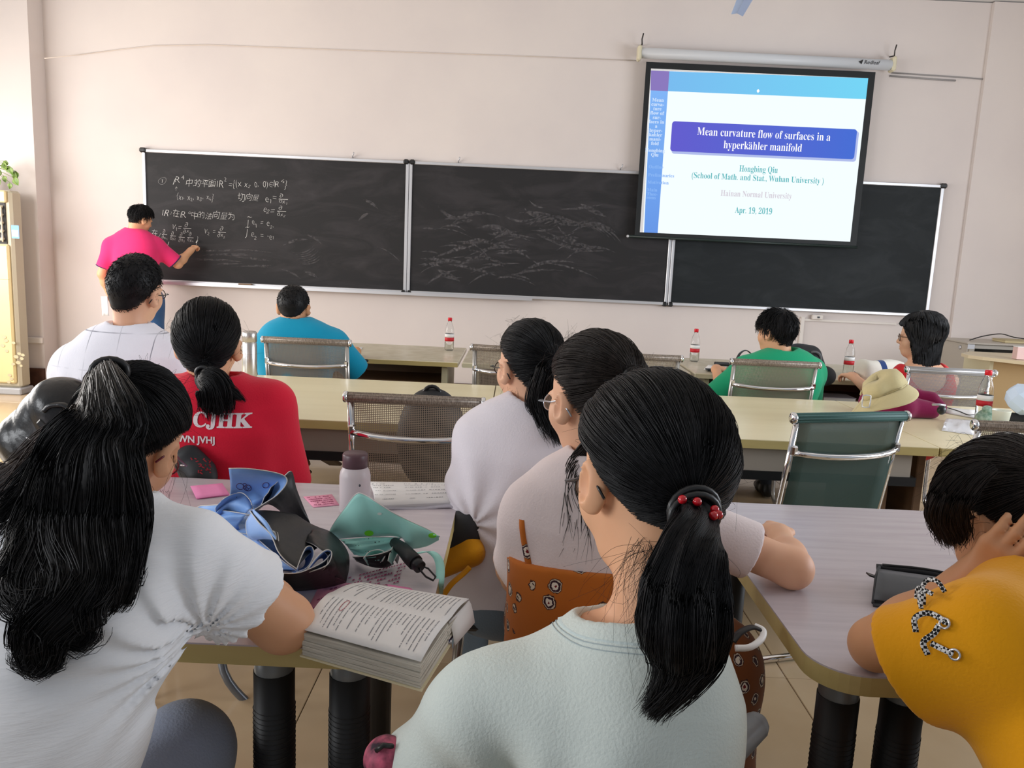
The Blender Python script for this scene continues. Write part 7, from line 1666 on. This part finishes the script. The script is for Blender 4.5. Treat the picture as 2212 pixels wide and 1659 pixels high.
MB().tube([a+A3(0, 0, .003), a*.5+d*.5+A3(-.002, 0, .026), d+A3(0, 0, .012)], .0035, 8).build('side_trim', m_trim, pc); MB().tube([a, b], .004, 8).build('front_trim', m_trim, pc)
q = a*.45+d*.55; bm_box('pull_tab', q+A3(-.010, 0, .022), (.022, .016, .003), m_blk, pc, rot=(0, .3, 0)); 
tag(MB().tube([a*.8+c*.2+A3(.02, 0, .007), b*.7+d*.3+A3(-.02, 0, .007)], .004, 8).build('marker_pen', mat('pen_lime', srgb(150, 180, 60), .4)), 'lime green marker inside the grey pencil case', 'pen')
tag(MB().tube([a*.9+c*.1+A3(.03, 0, .005), b*.8+d*.2+A3(-.03, 0, .006)], .0035, 8).build('ballpoint_pen', mat('pen_blue', srgb(40, 60, 130), .4)), 'blue ballpoint pen inside the grey pencil case', 'pen')
# ---------------- middle row: hat on a maroon bag, papers, cup
bg = wthing('shoulder_bag', 'maroon cloth bag lying under the khaki hat', 'bag', tuple(zt(1950, 895))); f = Fld()
q = lambda x, y, z: P(x, y, z=TZ+z)
f.cap(q(1880, 868, .045), q(1950, 880, .05), .040, .045, .03); f.cap(q(1950, 880, .045), q(2012, 888, .035), .045, .036, .03); f.cap(q(1930, 850, .07), q(2010, 862, .06), .03, .03, .04); f.cap(q(2010, 870, .04), q(2030, 880, .025), .03, .022, .03); f.cut((0, 0, TZ+.003), (0, 0, -1)); f.disp = folds(121, .018, 18)
m_mar = cloth('canvas_maroon', srgb(122, 14, 66)); link_sdf(f, .006, 'bag_body', m_mar, bg)
q1 = P(1869, 866, 3.28); MB().tube([q1+A3(.016*x, -.01, .024*z) for x, z in ((-1, -1), (-1.1, 0), (-1, 1), (0, 1.1), (1, 1), (1.1, 0), (1, -1), (0, -1.1))], .003, 8, closed=True).build('strap_slider', m_alu, bg)
MB().tube([P(2014, 874, 3.35), P(2030, 874, 3.35), P(2042, 876, 3.35)], .005, 8).build('buckle', m_alu, bg); MB().sphere(P(2034, 886, 3.33), .020, 12, 8, (1, .7, 1)).build('strap_end', m_blk, bg)
ht = wthing('bucket_hat', 'khaki bucket hat resting on the maroon bag', 'hat', tuple(P(1930, 850, 3.3))); m_kh = cloth('cotton_khaki', srgb(198, 184, 140))
c0_ = P(1912, 850, 3.36); n_ = _n((-.45, .10, .9)); uu = _n(np.cross(n_, (0, 1, 0))); vv = np.cross(n_, uu)
hp = lambda r, h, k: c0_+(n_*h+uu*r*math.cos(k)*1.12+vv*r*math.sin(k))*.92
prof = [(.000, .088), (.05, .088), (.072, .080), (.083, .055), (.090, .010)]
mb = MB(); mb.grid([[hp(r*(1+.07*math.sin(k*3)+.04*math.sin(k*7)), h*(1-.16*math.sin(k+1)), k) for r, h in prof] for k in [2*PI*i/36 for i in range(37)]], True, .002); mb.build('crown', m_kh, ht)
mb = MB(); mb.grid([[hp(.090+w*.050*(1+.5*math.cos(k-.2)), .012-w*.050+.016*w*math.sin(k*2.0+.6), k) for w in [i/6 for i in range(7)]] for k in [2*PI*i/48 for i in range(49)]], True, .0025); mb.build('brim', m_kh, ht)
MB().tube([hp(.0915, .016, k) for k in [2*PI*i/36 for i in range(36)]], .0016, 6, closed=True).build('hat_band_stitch', mat('khaki_dark', srgb(160, 146, 104), .8), ht)
MB().tube([hp(.093, .030, -.5), hp(.100, .036, -.9), hp(.093, .028, -1.3), hp(.100, .015, -1.0), hp(.095, .034, -.8)], .004, 8).build('bow', m_kh, ht)
tp = wthing('paper_cup', 'white paper cup with a faint green print at the right of the middle row', 'cup', tuple(q(2158, 932, 0))); cp_ = q(2158, 930, 0)
mb = MB(); mb.lathe([(0, .003), (.025, .003), (.026, 0), (.037, .088), (.0385, .089), (.0375, .091), (.036, .089), (.025, .006), (0, .006)], cp_, 28); mb.build('cup_wall', mat('cup_white', srgb(226, 228, 214), .4, sss=.05), tp)
MB().add([cp_+A3(-.004+.009*math.cos(t), -.0315-.0005, .038+.009*math.sin(t)) for t in [2*PI*i/12 for i in range(12)]], [tuple(range(12))]).build('cup_print', mat('print_green_pale', srgb(190, 206, 130), .5), tp)
f = Fld(); cb_ = q(2128, 912, 0); f.ell(cb_+A3(0, 0, .030), (.032, .026, .030)); f.disp = folds(131, .018, 70)
tag(link_me('plastic_bag', f.mesh(.0025), mat('plastic_green', srgb(112, 146, 126), .3, vary=(60, srgb(180, 200, 184), .9)), None), 'crumpled green plastic bag beside the paper cup', 'bag')
ts = MB(); gg = random.Random(4); cs4 = (q(2034, 930, .002), q(2104, 940, .002), q(2104, 908, .012), q(2044, 904, .010))
ts.grid([[cs4[0]*(1-u)*(1-v)+cs4[1]*u*(1-v)+cs4[2]*u*v+cs4[3]*(1-u)*v+A3(gg.uniform(-.003, .003), gg.uniform(-.003, .003), gg.uniform(0, .012)*math.sin(PI*v)) for v in [k/6 for k in range(7)]] for u in [k/9 for k in range(10)]], True, .001)
tag(ts.build('tissue', mat('tissue_white', srgb(236, 236, 240), .8)), 'crumpled white tissue left of the paper cup', 'tissue')
sheet('paper_sheet', 'white paper behind the red-capped bottle on the middle row', 'paper', (q(2042, 892, .002), q(2112, 905, .002), q(2108, 886, .004), q(2046, 880, .003)), m_paper)
sheet('paper_sheet', 'white paper in front of the cup at the right end of the middle row', 'paper', (q(2146, 934, .002), q(2214, 948, .002), q(2214, 938, .003), q(2150, 926, .003)), m_paper)
f = Fld(); f.cap(q(2186, 906, .022), q(2240, 914, .022), .026, .028, .02); f.disp = folds(132, .012, 26); tag(link_me('pouch', f.mesh(.005), mat('nylon_black', (.014, .015, .018), .6), None), 'black pouch right of the paper cup', 'pouch')
wc = MB(); c1 = P(2212, 868, 3.55); wc.lathe([(.0, .075), (.045, .068), (.078, .040), (.088, 0), (.070, -.035), (.030, -.052), (0, -.055)], c1, 9, (.3, -.5, .8), smooth=False)
tag(wc.build('sun_hat', mat('hat_pale_blue', srgb(206, 222, 240), .7)), 'pale blue white folded cap at the right picture edge', 'cap')
MB().tube(catmull([q(2042, 880, .004), q(2070, 888, .004), q(2090, 896, .004), q(2104, 896, .004)], 5), .003, 6).build('earphone_cable', m_blk)
tag(bpy.data.objects['earphone_cable'], 'thin black cord lying across the white paper by the maroon bag', 'cord')
# ---------------- front row things
tb = wthing('tote_bag', 'white canvas tote with navy stripes slumped on the front desk', 'bag', tuple(q(1900, 812, 0))); f = Fld()
f.ecap(q(1872, 806, .062), q(1950, 806, .055), (.068, .05), (.066, .05), (0, 0, 1), .02, pw=3.5); f.cap(q(1935, 806, .045), q(1965, 808, .035), .05, .04, .03); f.cut((0, 0, TZ+.003), (0, 0, -1)); f.disp = folds(141, .016, 20)
m_cv = cloth('canvas_white', srgb(216, 212, 200)); N_, L_, b_ = nodes_of(m_cv); tc = N_.new('ShaderNodeTexCoord'); sp = N_.new('ShaderNodeSeparateXYZ'); L_.new(tc.outputs['Object'], sp.inputs[0])
m1 = N_.new('ShaderNodeMath'); m1.operation = 'MULTIPLY_ADD'; m1.inputs[1].default_value = .45; L_.new(sp.outputs[2], m1.inputs[0]); L_.new(sp.outputs[0], m1.inputs[2])
m2 = N_.new('ShaderNodeMath'); m2.operation = 'PINGPONG'; m2.inputs[1].default_value = .10; L_.new(m1.outputs[0], m2.inputs[0]); m3 = N_.new('ShaderNodeMath'); m3.operation = 'LESS_THAN'; m3.inputs[1].default_value = .022; L_.new(m2.outputs[0], m3.inputs[0])
mx = N_.new('ShaderNodeMix'); mx.data_type = 'RGBA'; mx.inputs[6].default_value = (*srgb(216, 212, 200), 1); mx.inputs[7].default_value = (*srgb(34, 60, 112), 1); L_.new(m3.outputs[0], mx.inputs[0]); L_.new(mx.outputs[2], b_.inputs['Base Color'])
link_sdf(f, .007, 'bag_body', m_cv, tb); MB().sphere(q(1878, 812, .018), .030, 12, 8, (1.3, .6, .6)).build('bag_opening', m_blk, tb)
bp = wthing('backpack', 'black backpack standing on the front desk behind the man in green', 'bag', tuple(q(1740, 782, 0))); f = Fld(); f.cap(P(1722, 770, 5.1), P(1748, 772, 5.1), .085, .075, .03); f.cap(P(1755, 780, 5.05), P(1762, 790, 5.05), .05, .05, .03); f.cut((0, 0, TZ+.003), (0, 0, -1)); f.disp = folds(142, .012, 18); link_sdf(f, .008, 'bag_body', MATS['nylon_black'], bp)
MB().tube(arc(P(1758, 775, 5.0), .045, -.6, 2.0, 8), .008, 6).build('side_pocket_edge', mat('trim_grey', srgb(90, 90, 92), .6), bp)
MB().tube(catmull([P(1592, 775, 5.0), P(1600, 762, 5.05), P(1612, 757, 5.1), P(1625, 766, 5.1)], 5), .009, 6, flat=.4).build('strap_loop', m_blk, bp)
bm = wthing('cap', 'round black cap hooked behind the chair of the man in green', 'cap', tuple(P(1782, 812, 4.5))); f = Fld(); f.ell(P(1781, 812, 4.5), (.062, .07, .058)); f.cap(P(1772, 826, 4.45), P(1768, 842, 4.45), .03, .01, .02); link_sdf(f, .007, 'crown', mat('cap_black', (.02, .02, .022), .8), bm)
bk2 = wthing('book', 'book on the shelf under the front desk beside the man in green', 'book', tuple(P(1805, 842, 4.98))); c5 = P(1805, 840, 4.98); c5[2] = .60
bm_box('pages', c5+A3(0, 0, 0.008), (.20, .16, .020), m_pages, bk2); bm_box('cover', c5+A3(0, 0, .020), (.205, .165, .004), mat('cover_grey', srgb(150, 142, 146), .5), bk2)
sheet('paper_sheet', 'white sheets on the front desk left of the man in green', 'paper', (q(1520, 798, .002), q(1565, 803, .002), q(1570, 792, .003), q(1530, 788, .003)), m_paper)
ph = wthing('phone', 'phone lying on white sheets left of the man in green', 'phone', tuple(q(1545, 799, .004))); bm_box('phone_body', q(1546, 799, .008), (.12, .07, .009), mat('phone_dark', srgb(60, 62, 66), .2, metal=.5), ph, bev=.003); bm_box('phone_screen', q(1546, 799, .0132), (.112, .064, .001), mat('phone_glass', (.02, .02, .024), .05), ph)
wl = wthing('wallet', 'flat black case behind the white sheets on the front desk', 'case', tuple(q(1560, 787, .0))); bm_box('case_body', q(1560, 786, .012), (.10, .05, .022), m_blk, wl, bev=.006); bm_box('flap', q(1560, 786, .025), (.10, .04, .003), MATS['nylon_black'], wl)
sheet('paper_sheet', 'white paper on the front desk right of the man in turquoise', 'paper', (q(752, 760, .002), q(776, 760, .002), q(784, 750, .003), q(758, 749, .003)), m_paper)
rc = wthing('remote_control', 'small black gadget by the right elbow of the man in turquoise', 'gadget', tuple(P(782, 779, 4.80))); bm_box('gadget_body', q(782, 779, .008), (.07, .03, .014), m_blk, rc, rot=(0, 0, .5), bev=.003); bm_box('keys', q(782, 779, .0155), (.05, .018, .002), MATS['trim_grey'], rc, rot=(0, 0, .5))
bx = wthing('carton', 'small pale pink carton on the desk at the right edge', 'carton', tuple(P(2205, 776, 6.1))); c6 = P(2205, 770, 6.05); c6[2] = .80+.05; bm_box('carton_body', c6, (.10, .06, .095), mat('carton_pink', srgb(224, 190, 184), .6), bx, bev=.002); bm_box('lid', c6+A3(0, 0, .049), (.102, .062, .004), m_lab_w, bx)
# ---------------- left side bags
lb = wthing('handbag', 'black leather bag with buckle flap hanging on a chair at the left', 'bag', tuple(P(105, 935, 2.30))); f = Fld()
f.ecap(P(80, 960, 2.3), P(140, 905, 2.3), (.09, .07), (.085, .07), (.7, 0, .7), .03); f.cap(P(150, 885, 2.3), P(165, 900, 2.3), .05, .05, .04); f.cap(P(96, 986, 2.3), P(150, 960, 2.3), .05, .07, .04); f.disp = folds(151, .034, 20); m_lea = mat('leather_black', (.014, .014, .015), .28, bump=(60, .3)); link_sdf(f, .006, 'bag_body', m_lea, lb)
MB().box(P(112, 935, 2.20), (.10, .012, .022), (0, .75, 0), .004).build('flap_strap', m_blk, lb); MB().box(P(88, 958, 2.19), (.022, .006, .022), (0, .75, 0)).build('buckle', m_alu, lb)
MB().tube(catmull([P(97, 888, 2.2), P(110, 876, 2.2), P(135, 874, 2.2), P(150, 880, 2.2)], 5), .013, 8, flat=.6).build('handle', m_lea, lb); MB().tube(arc(P(66, 992, 2.25), .007, 0, 2*PI, 12), .0016, 6).build('ring', m_alu, lb)
MB().tube(catmull([P(56, 945, 2.2), P(80, 955, 2.2), P(110, 958, 2.2), P(150, 975, 2.2)], 5), .002, 6).build('zip', m_alu, lb)
lb = wthing('backpack', 'dark backpack on the table at the left picture edge', 'bag', tuple(zt(10, 1090))); f = Fld(); f.cap(zt(-50, 1070, .06), zt(35, 1060, .05), .07, .055, .03); f.cap(zt(30, 1080, .04), zt(50, 1090, .03), .04, .03, .03); f.cut((0, 0, TZ+.003), (0, 0, -1)); f.disp = folds(152, .014, 20); link_sdf(f, .006, 'bag_body', MATS['nylon_black'], lb)
MB().tube([P(35, 1016, 2.0), P(70, 1004, 2.0), P(95, 990, 2.0)], .009, 8, flat=.5).build('strap', mat('webbing_grey', srgb(150, 152, 154), .5), lb)
sheet('packet', 'light blue packet in front of the dark backpack at the left edge', 'packet', (zt(-30, 1128, .004), zt(30, 1118, .004), zt(60, 1104, .01), zt(-30, 1098, .01)), mat('packet_blue', srgb(132, 190, 222), .4), th=.006)
jk = wthing('jacket', 'black cloth bag with red print beside the girl in red', 'bag', tuple(P(430, 1000, 2.2))); f = Fld(); f.ecap(P(402, 985, 2.22), P(428, 1022, 2.22), (.030, .02), (.040, .025), (1, 0, .2), .03); f.cap(P(430, 1026, 2.2), P(452, 1034, 2.2), .022, .014, .03); f.disp = folds(153, .010, 24); so = link_sdf(f, .005, 'bag_body', MATS['nylon_black'], jk)
mb = MB(); g = random.Random(2)
bv = BVHTree.FromPolygons([tuple(v.co) for v in so.data.vertices], [tuple(p.vertices) for p in so.data.polygons]); c0 = Vector((0, 0, EYE))
for k in range(22):
    X, Y = 412+g.random()*44, 990+g.random()*32; h_, _, _, _ = bv.ray_cast(c0, (Vector(P(X, Y, 2.2))-c0).normalized())
    if h_ is not None: mb.box(h_-(h_-c0).normalized()*.001, (.008*g.random()+.004, .0015, .003), (0, g.random()*3, 0))
mb.build('print', mat('print_red', srgb(150, 24, 40), .7), jk)
yb_ = wthing('tote_bag', 'mustard yellow bag under a black jacket by the white T-shirt', 'bag', tuple(P(985, 1200, 1.90))); f = Fld()
f.ecap(P(958, 1212, 1.92), P(1015, 1178, 1.92), (.034, .020), (.030, .02), (0, .3, 1)); f.cap(P(955, 1232, 1.9), P(1015, 1200, 1.9), .018, .018, .02); f.disp = folds(154, .018, 26); link_sdf(f, .006, 'bag_body', cloth('canvas_yellow', srgb(204, 140, 20)), yb_)
MB().tube(catmull([P(955, 1290, 1.8), P(975, 1262, 1.82), P(1000, 1240, 1.85), P(1015, 1225, 1.86)], 5), .010, 8, flat=.4).build('strap', MATS['canvas_yellow'], yb_)
f = Fld(); f.cap(P(975, 1150, 1.95), P(1010, 1135, 1.95), .035, .035, .03); f.cap(P(985, 1165, 1.95), P(1012, 1165, 1.95), .03, .03, .03); f.disp = folds(155, .012, 22); tag(link_me('jacket', f.mesh(.006), MATS['nylon_black'], None), 'black jacket bundled on the yellow bag', 'jacket')
# patterned bag at the feet of the front girl
fb = wthing('cosmetic_bag', 'pink and black patterned pouch left of the front girl at the bottom edge', 'pouch', tuple(P(830, 1650, .95))); f = Fld(); f.cap(P(832, 1640, .95), P(850, 1680, .95), .028, .034, .02); f.disp = folds(156, .006, 30)
m_pat = mat('patterned_pink', srgb(204, 92, 120), .6, vary=(45, srgb(44, 24, 40), 1.0)); link_sdf(f, .004, 'pouch_body', m_pat, fb)
MB().tube([P(812, 1622, .93), P(828, 1610, .93), P(848, 1612, .94)], .0035, 6).build('zip', m_blk, fb)
# headband hanging beside the skirt
hb = wthing('face_mask_strap', 'black and white looped strap hanging beside the printed skirt', 'strap', tuple(P(1615, 1385, 1.35)))
MB().tube(catmull([P(1588, 1400, 1.3), P(1620, 1398, 1.3), P(1645, 1380, 1.32), P(1648, 1362, 1.34), P(1630, 1352, 1.35)], 5), .006, 8).build('white_cord', m_lab_w, hb)
MB().tube(catmull([P(1582, 1385, 1.32), P(1600, 1365, 1.33), P(1625, 1355, 1.34), P(1648, 1362, 1.34)], 5), .008, 8, flat=.4).build('black_band', m_blk, hb)
# ---------------- chairs under the sitters in front
make_chair('stool under the girl in the plain white T-shirt', 'taupe', (0.05, 2.12, 0), R(0), back_=False)
c6_ = make_chair('chair with one grey arm pad under the girl in the pinafore', 'taupe', (0.30, 1.60, 0), R(-8), back_=False, nm='armchair')
MB().tube([Vector(c6_.matrix_basis.inverted() @ Vector(p)) for p in catmull([P(1196, 1352, 1.60), A3(.10, 1.60, .50), A3(.14, 1.62, .44)], 5)], .012, 8).build('arm_tube', m_frame, c6_)
ap = MB(); ap.tube([Vector(c6_.matrix_basis.inverted() @ Vector(p)) for p in catmull([P(1100, 1170, 1.95), P(1112, 1225, 1.86), P(1140, 1290, 1.74), P(1172, 1335, 1.64), P(1196, 1350, 1.58)], 5)], [.012]+[.019]*18+[.012, .008], 12, flat=.8); ap.build('arm_pad', m_arm, c6_)
c7_ = make_chair('chair with a grey arm pad under the front girl', 'taupe', (0.13, .98, 0), R(-4), zt=.80)
ap = MB(); pp = catmull([P(1646, 1553, 1.12), P(1622, 1578, 1.10), P(1570, 1632, 1.03), P(1515, 1690, .96)], 5); ap.tube([Vector(c7_.matrix_basis.inverted() @ Vector(p)) for p in pp], [.010, .017, .019]+[.021]*(len(pp)-3), 14); ap.build('arm_pad', m_arm, c7_)
make_chair('mesh chair under the wavy-haired girl at the left', 'taupe', (-0.72, 0.84, 0), R(8))
make_chair('mesh chair under the girl in yellow', 'taupe', (0.86, 0.86, 0), R(-14))
c3_ = make_chair('stool under the girl in red', 'taupe', (-0.93, 2.44, 0), R(8), back_=False)
MB().tube([Vector(c3_.matrix_basis.inverted() @ Vector(p)) for p in catmull([A3(-.85, 2.40, .42), P(478, 1425, 2.28), P(545, 1530, 2.28), P(566, 1550, 2.30), P(574, 1535, 2.32), P(573, 1430, 2.34), A3(-.70, 2.38, .42)], 6)], .013, 10).build('frame_tube', mat('tube_grey', srgb(120, 124, 130), .35, metal=.6), c3_)
rb = wthing('backpack', 'round black backpack on the seat of the empty taupe mesh chair', 'bag', tuple(P(930, 930, 2.86))); f = Fld(); pt_ = P(934, 845, 2.85)
f.ell(A3(pt_[0], 2.86, pt_[2]-.19), (.125, .09, .19)); f.cap(A3(pt_[0], 2.93, pt_[2]-.30), A3(pt_[0], 2.93, pt_[2]-.18), .07, .06, .04); f.disp = folds(161, .010, 16); link_sdf(f, .008, 'bag_body', MATS['nylon_black'], rb)
MB().tube(arc(A3(pt_[0], 2.84, pt_[2]-.01), .03, 0, PI, 8), .007, 6).build('grab_handle', m_blk, rb)
make_chair('stool under the man in the white shirt', 'taupe', (-1.36, 2.80, 0), R(-5), back_=False)
